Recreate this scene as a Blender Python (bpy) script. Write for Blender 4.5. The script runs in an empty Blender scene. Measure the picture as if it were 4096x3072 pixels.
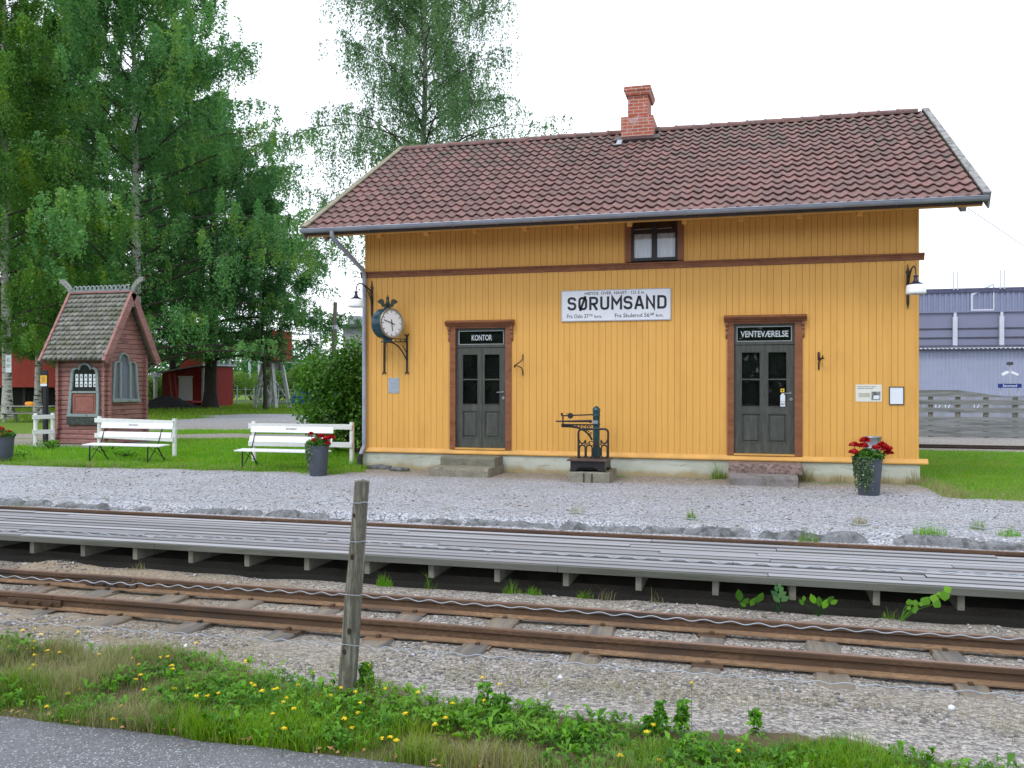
import bpy, bmesh, math, random
import numpy as np
from mathutils import Vector, Matrix
rng = np.random.default_rng(11); random.seed(11)
SC = bpy.context.scene; COL = SC.collection; R = math.radians

# ------------------------------------------------------------------ camera
FPX, YAW, PITCH, ROLL = 3510.2, R(14.994), R(0.038), R(0.07)
CAM = np.array([7.629, -16.779, 1.734])
_fw = np.array([-math.sin(YAW)*math.cos(PITCH), math.cos(YAW)*math.cos(PITCH), math.sin(PITCH)])
_r0 = np.array([math.cos(YAW), math.sin(YAW), 0.0]); _u0 = np.cross(_r0, _fw)
_rt = _r0*math.cos(ROLL)+_u0*math.sin(ROLL); _up = _u0*math.cos(ROLL)-_r0*math.sin(ROLL)
cd = bpy.data.cameras.new("camera"); cam = bpy.data.objects.new("camera", cd); COL.objects.link(cam)
cd.sensor_width = 36.0; cd.lens = 36.0*FPX/4096.0; cd.clip_start = 0.05; cd.clip_end = 3000
cam.matrix_world = Matrix(((_rt[0], _up[0], -_fw[0], CAM[0]), (_rt[1], _up[1], -_fw[1], CAM[1]), (_rt[2], _up[2], -_fw[2], CAM[2]), (0, 0, 0, 1)))
SC.camera = cam
# ------------------------------------------------------------------ sky, sun, exposure
SUN_EL, SUN_AZ = R(52), R(205)          # azimuth clockwise from +y
world = bpy.data.worlds.new("World"); SC.world = world; world.use_nodes = True
wn, wl = world.node_tree.nodes, world.node_tree.links
bg = wn["Background"]; sky = wn.new("ShaderNodeTexSky"); sky.sky_type = 'NISHITA'; sky.sun_disc = False
sky.sun_elevation = SUN_EL; sky.sun_rotation = SUN_AZ; sky.dust_density = 4.0; sky.air_density = 1.0
wtc = wn.new("ShaderNodeTexCoord"); wno = wn.new("ShaderNodeTexNoise"); wno.inputs["Scale"].default_value = 2.2; wno.inputs["Detail"].default_value = 5
wmp = wn.new("ShaderNodeMapping"); wmp.inputs["Scale"].default_value = (1, 1, 2.5)
wl.new(wtc.outputs["Generated"], wmp.inputs[0]); wl.new(wmp.outputs[0], wno.inputs["Vector"])
wr = wn.new("ShaderNodeValToRGB"); wr.color_ramp.elements[0].position = .3; wr.color_ramp.elements[0].color = (8.8, 9.7, 10.9, 1)
wr.color_ramp.elements[1].position = .6; wr.color_ramp.elements[1].color = (13.5, 14.1, 15.0, 1)
wmx = wn.new("ShaderNodeMix"); wmx.data_type = 'RGBA'; wmx.inputs[0].default_value = 0.9
wl.new(wno.outputs["Fac"], wr.inputs[0]); wl.new(sky.outputs[0], wmx.inputs[6]); wl.new(wr.outputs[0], wmx.inputs[7])
wl.new(wmx.outputs[2], bg.inputs[0]); bg.inputs[1].default_value = 0.12
sd = bpy.data.lights.new("sun", 'SUN'); sd.energy = 1.1; sd.angle = R(14); sd.color = (1.0, 0.96, 0.9)
sun = bpy.data.objects.new("sun", sd); COL.objects.link(sun)
_sv = Vector((math.sin(SUN_AZ)*math.cos(SUN_EL), math.cos(SUN_AZ)*math.cos(SUN_EL), math.sin(SUN_EL)))
sun.rotation_euler = _sv.to_track_quat('Z', 'Y').to_euler(); sun.location = (0, -20, 30)
SC.view_settings.view_transform = 'Standard'; SC.view_settings.look = 'None'; SC.view_settings.exposure = 0.15; SC.view_settings.gamma = 1.0

# ------------------------------------------------------------------ helpers
def ray(x, y): return _fw + _rt*(x-2048)/FPX - _up*(y-1536)/FPX
def at(x, y, ax, v):
    """pixel of the 4096 x 3072 photo -> world point on the plane axis = v"""
    r = ray(x, y); return CAM + r*((v-CAM[ax])/r[ax])
def dep(x, y, d): return CAM + ray(x, y)*d

def vnoise(x, y, seed=0):
    x = np.asarray(x, float); y = np.asarray(y, float)
    xi = np.floor(x).astype(np.int64); yi = np.floor(y).astype(np.int64); xf = x-xi; yf = y-yi
    def h(a, b):
        n = (a*374761393 + b*668265263 + seed*982451653) & 0x7fffffff
        n = ((n ^ (n >> 13))*1274126177) & 0x7fffffff
        return ((n ^ (n >> 16)) & 0xffff)/65535.0
    u = xf*xf*(3-2*xf); v = yf*yf*(3-2*yf)
    return (h(xi, yi)*(1-u)+h(xi+1, yi)*u)*(1-v) + (h(xi, yi+1)*(1-u)+h(xi+1, yi+1)*u)*v
def fbm(x, y, seed=0, o=4):
    s = 0; a = .5
    for i in range(o):
        s = s + a*vnoise(x*2**i+i*17.3, y*2**i-i*9.1, seed+i); a *= .5
    return s/(1-.5**o)
def sstep(a, b, x):
    t = np.clip((np.asarray(x, float)-a)/(b-a), 0, 1); return t*t*(3-2*t)

def tag(o, label=None, cat=None, group=None, kind=None):
    if label: o["label"] = label
    if cat: o["category"] = cat
    if group: o["group"] = group
    if kind: o["kind"] = kind
    return o
def thing(name, label, cat, loc=(0, 0, 0), rz=0, group=None):
    o = bpy.data.objects.new(name, None); COL.objects.link(o); o.empty_display_size = .2
    o.location = loc; o.rotation_euler = (0, 0, rz); return tag(o, label, cat, group)
def link(name, me, parent=None):
    o = bpy.data.objects.new(name, me); COL.objects.link(o)
    if parent is not None: o.parent = parent
    return o
def copy_tree(o, parent=None):
    c = o.copy(); COL.objects.link(c)
    if parent is not None: c.parent = parent
    for ch in list(o.children): copy_tree(ch, c)
    return c

def mesh_np(name, v, f, mat, parent=None, attrs=None, smooth=False, fattrs=None):
    """mesh from arrays: v (N,3), f (M,k)"""
    v = np.ascontiguousarray(v, np.float32); f = np.ascontiguousarray(f, np.int32); m, k = f.shape
    me = bpy.data.meshes.new(name); me.vertices.add(len(v)); me.vertices.foreach_set("co", v.ravel())
    me.loops.add(m*k); me.loops.foreach_set("vertex_index", f.ravel())
    me.polygons.add(m); me.polygons.foreach_set("loop_start", np.arange(0, m*k, k, dtype=np.int32))
    me.polygons.foreach_set("loop_total", np.full(m, k, np.int32))
    if smooth: me.polygons.foreach_set("use_smooth", np.ones(m, bool))
    me.update(calc_edges=True)
    for d, dom in ((attrs, 'POINT'), (fattrs, 'FACE')):
        for kx, a in (d or {}).items():
            at_ = me.attributes.new(kx, 'FLOAT', dom); at_.data.foreach_set("value", np.ascontiguousarray(a, np.float32))
    for mm in (mat if isinstance(mat, (list, tuple)) else [mat]): me.materials.append(mm)
    return link(name, me, parent)

class MB:
    def __init__(s): s.v = []; s.f = []
    def add(s, vs, fs, M=None):
        o = len(s.v)
        for p in vs: s.v.append(tuple(M @ Vector(p)) if M is not None else tuple(p))
        for q in fs: s.f.append([i+o for i in q])
        return s
    def box(s, x0, x1, y0, y1, z0, z1, M=None):
        vs = [(x, y, z) for z in (z0, z1) for y in (y0, y1) for x in (x0, x1)]
        return s.add(vs, [(0, 2, 3, 1), (4, 5, 7, 6), (0, 1, 5, 4), (2, 6, 7, 3), (0, 4, 6, 2), (1, 3, 7, 5)], M)
    def taper(s, x0, x1, y0, y1, z0, z1, dx, dy, M=None):
        vs = [(x0, y0, z0), (x1, y0, z0), (x0, y1, z0), (x1, y1, z0), (x0+dx, y0+dy, z1), (x1-dx, y0+dy, z1), (x0+dx, y1-dy, z1), (x1-dx, y1-dy, z1)]
        return s.add(vs, [(0, 2, 3, 1), (4, 5, 7, 6), (0, 1, 5, 4), (2, 6, 7, 3), (0, 4, 6, 2), (1, 3, 7, 5)], M)
    def prism(s, pts, d0, d1, ax='y', M=None):
        n = len(pts)
        def P(a, b, d): return {'y': (a, d, b), 'x': (d, a, b), 'z': (a, b, d)}[ax]
        vs = [P(a, b, d0) for a, b in pts]+[P(a, b, d1) for a, b in pts]
        fs = [tuple(range(n)), tuple(range(2*n-1, n-1, -1))]+[(i, (i+1) % n, n+(i+1) % n, n+i) for i in range(n)]
        return s.add(vs, fs, M)
    def ring(s, outer, inner, d0, d1, ax='y', M=None):
        n = len(outer)
        def P(p, d): a, b = p; return {'y': (a, d, b), 'x': (d, a, b), 'z': (a, b, d)}[ax]
        vs = [P(p, d0) for p in outer]+[P(p, d0) for p in inner]+[P(p, d1) for p in outer]+[P(p, d1) for p in inner]
        fs = []
        for i in range(n):
            j = (i+1) % n
            fs += [(i, j, n+j, n+i), (2*n+i, 3*n+i, 3*n+j, 2*n+j), (i, 2*n+i, 2*n+j, j), (n+i, n+j, 3*n+j, 3*n+i)]
        return s.add(vs, fs, M)
    def bar(s, p, q, w, h, up=(0, 0, 1)):
        p = Vector(p); q = Vector(q); d = (q-p).normalized(); u = Vector(up)
        sd_ = d.cross(u)
        if sd_.length < 1e-4: sd_ = d.cross(Vector((1, 0, 0)))
        sd_.normalize(); u = sd_.cross(d)
        vs = [tuple(c+sd_*a*w/2+u*b*h/2) for c in (p, q) for a, b in ((-1, -1), (1, -1), (1, 1), (-1, 1))]
        return s.add(vs, [(0, 1, 2, 3), (7, 6, 5, 4), (0, 4, 5, 1), (1, 5, 6, 2), (2, 6, 7, 3), (3, 7, 4, 0)])
    def tube(s, path, r, n=8, caps=True):
        P = [Vector(p) for p in path]; m = len(P); rr = r if hasattr(r, '__len__') else [r]*m
        ref = None; vs = []
        for i in range(m):
            t = (P[min(i+1, m-1)]-P[max(i-1, 0)])
            if t.length < 1e-9: t = Vector((0, 0, 1))
            t.normalize()
            if ref is None: ref = t.orthogonal().normalized()
            ref = (ref-t*ref.dot(t))
            ref = ref.normalized() if ref.length > 1e-6 else t.orthogonal().normalized()
            b = t.cross(ref)
            for k in range(n):
                a = 2*math.pi*k/n; vs.append(tuple(P[i]+(ref*math.cos(a)+b*math.sin(a))*rr[i]))
        fs = [(i*n+k, i*n+(k+1) % n, (i+1)*n+(k+1) % n, (i+1)*n+k) for i in range(m-1) for k in range(n)]
        if caps: fs += [tuple(range(n-1, -1, -1)), tuple(range((m-1)*n, m*n))]
        return s.add(vs, fs)
    def lathe(s, prof, c=(0, 0, 0), n=24, M=None, a0=0, a1=None):
        full = a1 is None; a1 = 2*math.pi if full else a1; nn = n if full else n+1; vs = []
        for r, z in prof:
            for k in range(nn):
                a = a0+(a1-a0)*k/n; vs.append((c[0]+r*math.cos(a), c[1]+r*math.sin(a), c[2]+z))
        fs = []
        for i in range(len(prof)-1):
            for k in range(n):
                j = (k+1) % nn if full else k+1
                fs.append((i*nn+k, i*nn+j, (i+1)*nn+j, (i+1)*nn+k))
        return s.add(vs, fs, M)
    def build(s, name, mat, parent=None, bevel=0, smooth=None, recalc=True):
        me = bpy.data.meshes.new(name); me.from_pydata(s.v, [], s.f); me.update()
        bm = bmesh.new(); bm.from_mesh(me)
        bmesh.ops.remove_doubles(bm, verts=bm.verts, dist=1e-6)
        if recalc: bmesh.ops.recalc_face_normals(bm, faces=bm.faces)
        if bevel: bmesh.ops.bevel(bm, geom=list(bm.edges), offset=bevel, segments=2, profile=.6, affect='EDGES', clamp_overlap=True)
        bm.to_mesh(me); bm.free()
        if smooth:
            for p in me.polygons: p.use_smooth = True
            me.set_sharp_from_angle(angle=R(smooth))
        me.materials.append(mat); return link(name, me, parent)

def text_mb(txt, x0, x1, z0, z1, y, th=.003, bold=0.0, M=None):
    """text fitted in a box of the plane y = const, read from -y; returns MB"""
    cu = bpy.data.curves.new("lettering", 'FONT'); cu.body = txt; cu.extrude = 0; cu.offset = bold; cu.resolution_u = 3
    o = bpy.data.objects.new("lettering", cu); COL.objects.link(o)
    dg = bpy.context.evaluated_depsgraph_get(); me = bpy.data.meshes.new_from_object(o.evaluated_get(dg))
    bpy.data.objects.remove(o); V = [v.co.copy() for v in me.vertices]; F = [list(p.vertices) for p in me.polygons]
    ax, bx = min(v.x for v in V), max(v.x for v in V); ay, by = min(v.y for v in V), max(v.y for v in V)
    mb = MB(); n = len(V); vs = []
    for d in (y,): vs += [(x0+(v.x-ax)/(bx-ax)*(x1-x0), d, z0+(v.y-ay)/(by-ay)*(z1-z0)) for v in V]
    mb.add(vs, F, M); bpy.data.meshes.remove(me); return mb

def strokes_mb(polys, w, y0, y1):
    """flat letters drawn as thick strokes in the x-z plane"""
    mb = MB()
    for pl, closed in polys:
        n = len(pl); L = []; Rr = []
        for i in range(n):
            a = Vector(pl[i-1] if (i > 0 or closed) else pl[i]); b = Vector(pl[i]); c = Vector(pl[(i+1) % n] if (i < n-1 or closed) else pl[i])
            d1 = (b-a); d2 = (c-b)
            d1 = d1.normalized() if d1.length > 1e-9 else None; d2 = d2.normalized() if d2.length > 1e-9 else None
            d1 = d1 or d2; d2 = d2 or d1
            n1 = Vector((-d1.y, d1.x)); n2 = Vector((-d2.y, d2.x)); m = (n1+n2)
            m = m.normalized() if m.length > 1e-6 else n1
            k = w/2/max(.35, m.dot(n1)); L.append(b+m*k); Rr.append(b-m*k)
        for i in range(n if closed else n-1):
            j = (i+1) % n; q = [L[i], L[j], Rr[j], Rr[i]]
            mb.prism([(p.x, p.y) for p in q], y0, y1, 'y')
    return mb

# ------------------------------------------------------------------ materials
MATS = {}
def _nt(name):
    m = bpy.data.materials.new(name); m.use_nodes = True
    return m, m.node_tree.nodes, m.node_tree.links, m.node_tree.nodes["Principled BSDF"]
def mixc(N, L, f, a, b):
    x = N.new("ShaderNodeMix"); x.data_type = 'RGBA'
    for sck, val in ((0, f), (6, a), (7, b)):
        if hasattr(val, 'links') or hasattr(val, 'is_linked'): L.new(val, x.inputs[sck])
        elif isinstance(val, (int, float)): x.inputs[sck].default_value = val
        else: x.inputs[sck].default_value = (*val[:3], 1)
    return x.outputs[2]
def noise(N, L, vec, scale, detail=4, rough=.55):
    n = N.new("ShaderNodeTexNoise"); n.inputs["Scale"].default_value = scale; n.inputs["Detail"].default_value = detail; n.inputs["Roughness"].default_value = rough
    L.new(vec, n.inputs["Vector"]); return n.outputs["Fac"]
def rampf(N, L, f, a, b):
    r = N.new("ShaderNodeMapRange"); r.inputs[1].default_value = a; r.inputs[2].default_value = b; r.interpolation_type = 'SMOOTHSTEP'
    L.new(f, r.inputs[0]); return r.outputs[0]
def math_(N, L, op, a, b=None):
    m = N.new("ShaderNodeMath"); m.operation = op
    for i, v in enumerate((a, b)):
        if v is None: continue
        if isinstance(v, (int, float)): m.inputs[i].default_value = v
        else: L.new(v, m.inputs[i])
    return m.outputs[0]
def attr(N, name):
    a = N.new("ShaderNodeAttribute"); a.attribute_name = name; return a.outputs["Fac"]
def posv(N, L, stretch=(1, 1, 1), obj=False):
    if obj: t = N.new("ShaderNodeTexCoord"); o = t.outputs["Object"]
    else: t = N.new("ShaderNodeNewGeometry"); o = t.outputs["Position"]
    mp = N.new("ShaderNodeMapping"); mp.inputs["Scale"].default_value = stretch; L.new(o, mp.inputs[0]); return mp.outputs[0]
def bumpn(N, L, P, h, strength, dist=.01):
    b = N.new("ShaderNodeBump"); b.inputs["Strength"].default_value = strength; b.inputs["Distance"].default_value = dist
    L.new(h, b.inputs["Height"]); L.new(b.outputs[0], P.inputs["Normal"])
def MAT(name, c, rough=.6, var=.18, scale=5, bump=0, bscale=40, stretch=(1, 1, 1), c2=None, f2=(.5, .68), s2=2.5, st2=None, metal=0, spec=.4, tint=0, fine=0, obj=False):
    m, N, L, P = _nt(name); v = posv(N, L, stretch, obj)
    lo = tuple(x*(1-var) for x in c); hi = tuple(min(1, x*(1+var)) for x in c)
    col = mixc(N, L, rampf(N, L, noise(N, L, v, scale), .3, .7), lo, hi)
    if fine: col = mixc(N, L, rampf(N, L, noise(N, L, v, scale*9, 3), .35, .65), tuple(x*(1-fine) for x in c), col)
    if c2 is not None:
        v2 = posv(N, L, st2 or stretch, obj); col = mixc(N, L, rampf(N, L, noise(N, L, v2, s2, 6, .62), *f2), col, c2)
    if tint:
        a = attr(N, "tint"); h = N.new("ShaderNodeHueSaturation"); L.new(col, h.inputs["Color"])
        L.new(math_(N, L, 'MULTIPLY_ADD', a, tint), h.inputs["Value"]); h.inputs["Value"].links[0].from_node.inputs[2].default_value = 1-tint/2
        col = h.outputs[0]
    L.new(col, P.inputs["Base Color"]); P.inputs["Roughness"].default_value = rough; P.inputs["Metallic"].default_value = metal
    P.inputs["Specular IOR Level"].default_value = spec
    if bump: bumpn(N, L, P, noise(N, L, v, bscale, 5), bump)
    MATS[name] = m; return m
def leafmat(name, c1, c2, c3=None, trans=.35):
    m, N, L, P = _nt(name); a = attr(N, "tint"); v = posv(N, L)
    col = mixc(N, L, a, c1, c2)
    if c3: col = mixc(N, L, rampf(N, L, noise(N, L, v, .55, 3), .5, .72), col, c3)
    L.new(col, P.inputs["Base Color"]); P.inputs["Roughness"].default_value = .5; P.inputs["Specular IOR Level"].default_value = .35
    t = N.new("ShaderNodeBsdfTranslucent"); h = N.new("ShaderNodeHueSaturation"); h.inputs["Value"].default_value = 1.5; h.inputs["Saturation"].default_value = 1.1
    L.new(col, h.inputs["Color"]); L.new(h.outputs[0], t.inputs[0])
    mx = N.new("ShaderNodeMixShader"); mx.inputs[0].default_value = trans; L.new(P.outputs[0], mx.inputs[1]); L.new(t.outputs[0], mx.inputs[2])
    L.new(mx.outputs[0], N["Material Output"].inputs[0]); return m

ochre = MAT("ochre paint", (.70, .383, .092), .55, .05, 2.2, .12, 60, (4, 4, .12), c2=(.61, .318, .076), f2=(.48, .78), s2=1.6, st2=(1.6, 1.6, .5), fine=.03)
ochre_d = MAT("ochre sill paint", (.60, .335, .095), .55, .1, 3)
brown = MAT("brown red paint", (.215, .082, .036), .5, .14, 4, .1, 60, (1, 1, 3), c2=(.16, .05, .026), s2=3)
doorg = MAT("grey green door paint", (.058, .064, .056), .5, .2, 6, .2, 60, (5, 5, .7), c2=(.10, .105, .095), f2=(.5, .75), s2=2)
blackp = MAT("black window paint", (.016, .017, .02), .4, .2, 4)
plaster = MAT("foundation plaster", (.45, .47, .40), .85, .1, 2.0, .3, 50, c2=(.33, .33, .26), f2=(.5, .72), s2=1.5, st2=(1, 1, 3), fine=.12)
conc = MAT("weathered concrete", (.25, .235, .19), .9, .2, 4, .5, 60, c2=(.12, .12, .09), f2=(.5, .72), s2=5, fine=.25)
rstone = MAT("rough red granite", (.23, .165, .15), .9, .3, 12, 1.0, 35, c2=(.10, .075, .07), f2=(.5, .62), s2=16)
zinc = MAT("zinc", (.34, .37, .42), .38, .1, 4, metal=.75, c2=(.22, .24, .28), s2=5)
pipeg = MAT("grey painted pipe", (.29, .32, .385), .4, .1, 3, metal=.3)
pipeb = MAT("black drain shoe", (.012, .013, .015), .5, .2, 4)
iron = MAT("black cast iron", (.018, .018, .02), .42, .3, 9, .2, 80, c2=(.05, .035, .025), f2=(.58, .75), s2=7)
irong = MAT("dark green enamel", (.008, .05, .055), .3, .15, 3, spec=.5)
clockg = MAT("blue green clock enamel", (.004, .04, .062), .28, .12, 2, spec=.5)
rust = MAT("rusted rail steel", (.105, .060, .034), .75, .35, 7, .3, 60, (.35, 1, 1), c2=(.045, .032, .026), f2=(.48, .68), s2=2.2, fine=.3)
rusth = MAT("worn rail head", (.20, .125, .10), .5, .25, 5, .1, 60, (.3, 1, 1), c2=(.12, .06, .04), s2=3, metal=.3)
white = MAT("white wood paint", (.74, .76, .80), .5, .06, 4, .1, 50, (1, 4, 4))
signw = MAT("white enamel", (.72, .75, .82), .3, .03, 2, spec=.5, c2=(.62, .65, .72), f2=(.55, .8), s2=3)
black = MAT("black lettering", (.012, .014, .02), .5, .1, 4)
silver = MAT("silver lettering", (.46, .52, .54), .5, .08, 9)
opal = MAT("opal glass shade", (.86, .88, .90), .18, .02, 2, spec=.6)
potg = MAT("slate grey planter", (.062, .075, .098), .55, .12, 5)
paper = MAT("paper", (.68, .69, .64), .6, .04, 5)
papw = MAT("white paper", (.70, .76, .85), .4, .02, 5)
greyink = MAT("grey print", (.17, .17, .17), .6, .3, 40)
frameb = MAT("dark frame", (.03, .02, .02), .4, .1, 5)
plateg = MAT("grey metal plate", (.36, .42, .50), .4, .06, 5, metal=.4)
yellow = MAT("yellow sticker", (.70, .48, .03), .5, .05, 5)
soffit = MAT("ochre rafter paint", (.62, .30, .06), .6, .1, 4)
vergeg = MAT("lichened grey board", (.27, .27, .28), .85, .2, 6, .4, 50, c2=(.13, .13, .11), f2=(.48, .62), s2=7)
vergey = MAT("weathered verge board", (.23, .21, .15), .85, .2, 6, .4, 50, c2=(.17, .17, .12), f2=(.5, .66), s2=5)
kred = MAT("faded red log paint", (.30, .148, .138), .7, .15, 5, .3, 60, (.7, .7, 3), c2=(.165, .072, .068), f2=(.5, .7), s2=3)
kgrey = MAT("blue grey trim paint", (.25, .30, .31), .6, .15, 6, c2=(.15, .18, .18), s2=6)
shingle = MAT("mossy wood shingle", (.20, .198, .182), .9, .12, 7, .3, 60, c2=(.13, .145, .10), f2=(.45, .65), s2=2.5, tint=.45)
shedred = MAT("barn red paint", (.26, .018, .016), .7, .2, 3, .2, 40, (6, 6, .7))
shedor = MAT("orange red planks", (.30, .035, .024), .7, .2, 3, .2, 40, (6, 6, .7))
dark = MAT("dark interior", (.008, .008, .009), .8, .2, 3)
coal = MAT("coal heap", (.02, .02, .024), .8, .4, 14, 1.0, 20)
greywood = MAT("grey weathered wood", (.25, .25, .24), .85, .22, 3, .5, 30, (.5, 6, 6), c2=(.14, .14, .13), f2=(.5, .7), s2=3, st2=(.4, 6, 6))
fencewood = MAT("grey fence planks", (.20, .215, .22), .85, .22, 3, .4, 30, (.4, 5, 5), c2=(.12, .13, .13), f2=(.5, .7), s2=2, st2=(.4, 5, 5))
rustfoot = MAT("sandy rust of the rail foot", (.225, .140, .082), .85, .3, 6, .3, 60, (.4, 1, 1), c2=(.12, .075, .05), f2=(.5, .7), s2=2.5, fine=.25)
darkrail = MAT("dark old rail steel", (.045, .032, .026), .8, .3, 5)
shade_timber = MAT("shade dark timber", (.022, .02, .018), .9, .3, 5)  # near black so the timber under the deck looks shaded
joistw = MAT("damp joist wood", (.17, .17, .145), .9, .25, 5, .4, 40)
hallb = MAT("lavender steel cladding", (.295, .325, .44), .5, .04, 1, metal=.0)
hallu = MAT("blue grey upper cladding", (.215, .24, .36), .5, .04, 1)
hallm = MAT("violet grey panel", (.20, .215, .32), .45, .06, .4)
hallw = MAT("pale steel column", (.55, .58, .68), .4, .04, 2)
bluesign = MAT("blue sign enamel", (.012, .03, .20), .35, .05, 2)
galv = MAT("galvanised steel mast", (.42, .46, .54), .5, .1, 3, metal=.4)
polew = MAT("dark timber pole", (.12, .11, .095), .9, .2, 4)
towerw = MAT("peeling white timber", (.48, .50, .52), .8, .15, 4, c2=(.22, .22, .2), f2=(.56, .7), s2=3)
tarp = MAT("blue tarpaulin", (.03, .10, .50), .5, .3, 4, .5, 6)
bldgrey = MAT("pale grey facade", (.34, .34, .40), .7, .06, 1)
ivory = MAT("birch bark base", (.5, .5, .48), .8, .1, 3)
orange = MAT("orange sheet", (.75, .30, .02), .5, .05, 4)
wiremat = MAT("galvanised wire", (.42, .45, .52), .4, .1, 5, metal=.6)
postw = MAT("split fence post wood", (.150, .145, .115), .9, .45, 7, 1.0, 24, (6, 6, .35), c2=(.27, .265, .235), f2=(.52, .66), s2=5, st2=(7, 7, .4), fine=.45)
knotw = MAT("dark knot", (.03, .022, .016), .9, .3, 20)
redfl = leafmat("red geranium petal", (.30, .004, .006), (.52, .012, .014), trans=.2)
yelfl = leafmat("yellow petal", (.86, .60, .008), (.92, .74, .02), trans=.2)
fluff = MAT("dandelion fluff", (.50, .50, .45), .9, .1, 20)
earthlitter = MAT("earthy litter", (.07, .06, .03), .95, .4, 12)
deadleaf = leafmat("dead leaf", (.30, .13, .05), (.42, .27, .13), trans=.15)

def glassmat(name, tr=.55):
    m, N, L, P = _nt(name); g = N.new("ShaderNodeBsdfGlossy"); g.inputs["Roughness"].default_value = .02; g.inputs[0].default_value = (.9, .95, 1, 1)
    t = N.new("ShaderNodeBsdfTransparent"); t.inputs[0].default_value = (tr, tr, tr, 1); mx = N.new("ShaderNodeMixShader")
    fr = N.new("ShaderNodeFresnel"); fr.inputs[0].default_value = 1.5; L.new(fr.outputs[0], mx.inputs[0]); L.new(t.outputs[0], mx.inputs[1]); L.new(g.outputs[0], mx.inputs[2])
    L.new(mx.outputs[0], N["Material Output"].inputs[0]); return m
glass = glassmat("window glass", .94)

def barkmat():
    m, N, L, P = _nt("birch bark"); v = posv(N, L, (1, 1, 1)); v2 = posv(N, L, (2.2, 2.2, 9))
    col = mixc(N, L, noise(N, L, v, 3), (.52, .52, .50), (.36, .35, .33))
    col = mixc(N, L, rampf(N, L, noise(N, L, v2, 1.0, 6, .7), .52, .60), col, (.03, .028, .026))
    sx = N.new("ShaderNodeSeparateXYZ"); L.new(v, sx.inputs[0]); a = attr(N, "thin")
    col = mixc(N, L, a, col, (.045, .035, .03))
    L.new(col, P.inputs["Base Color"]); P.inputs["Roughness"].default_value = .85; return m
bark = barkmat()
barkd = MAT("dark bark", (.035, .03, .025), .9, .3, 4, .5, 30, (3, 3, .6))

def tilemat():
    m, N, L, P = _nt("clay pantile"); v = posv(N, L); a = attr(N, "tint"); hgt = attr(N, "up")
    col = mixc(N, L, a, (.112, .056, .052), (.222, .100, .090))
    col = mixc(N, L, rampf(N, L, noise(N, L, v, 9, 5), .42, .7), col, (.16, .095, .09))
    col = mixc(N, L, math_(N, L, 'MULTIPLY', rampf(N, L, noise(N, L, v, 38, 3), .56, .66), .55), col, (.34, .29, .29))
    lich = rampf(N, L, math_(N, L, 'ADD', noise(N, L, v, 2.6, 6, .68), math_(N, L, 'MULTIPLY', hgt, .17)), .60, .76)
    col = mixc(N, L, math_(N, L, 'MULTIPLY', lich, .75), col, (.085, .078, .06))
    L.new(col, P.inputs["Base Color"]); P.inputs["Roughness"].default_value = .62; P.inputs["Specular IOR Level"].default_value = .45
    bumpn(N, L, P, noise(N, L, v, 60, 4), .35); return m
tilem = tilemat()

def brickmat():
    m, N, L, P = _nt("chimney brick"); g = N.new("ShaderNodeNewGeometry"); sx = N.new("ShaderNodeSeparateXYZ"); L.new(g.outputs["Position"], sx.inputs[0])
    cx = N.new("ShaderNodeCombineXYZ"); L.new(math_(N, L, 'ADD', sx.outputs[0], sx.outputs[1]), cx.inputs[0]); L.new(sx.outputs[2], cx.inputs[1])
    b = N.new("ShaderNodeTexBrick"); b.inputs["Scale"].default_value = 1.0; b.inputs["Brick Width"].default_value = .235; b.inputs["Row Height"].default_value = .078
    b.inputs["Mortar Size"].default_value = .008; b.inputs["Color1"].default_value = (.40, .105, .06, 1); b.inputs["Color2"].default_value = (.30, .075, .045, 1); b.inputs["Mortar"].default_value = (.42, .36, .33, 1)
    L.new(cx.outputs[0], b.inputs["Vector"]); v = posv(N, L)
    col = mixc(N, L, math_(N, L, 'MULTIPLY', rampf(N, L, noise(N, L, v, 5, 6, .7), .56, .70), .8), b.outputs["Color"], (.46, .42, .44))
    L.new(col, P.inputs["Base Color"]); P.inputs["Roughness"].default_value = .85; bumpn(N, L, P, b.outputs["Fac"], -.5, .02); return m
brickm = brickmat()

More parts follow.
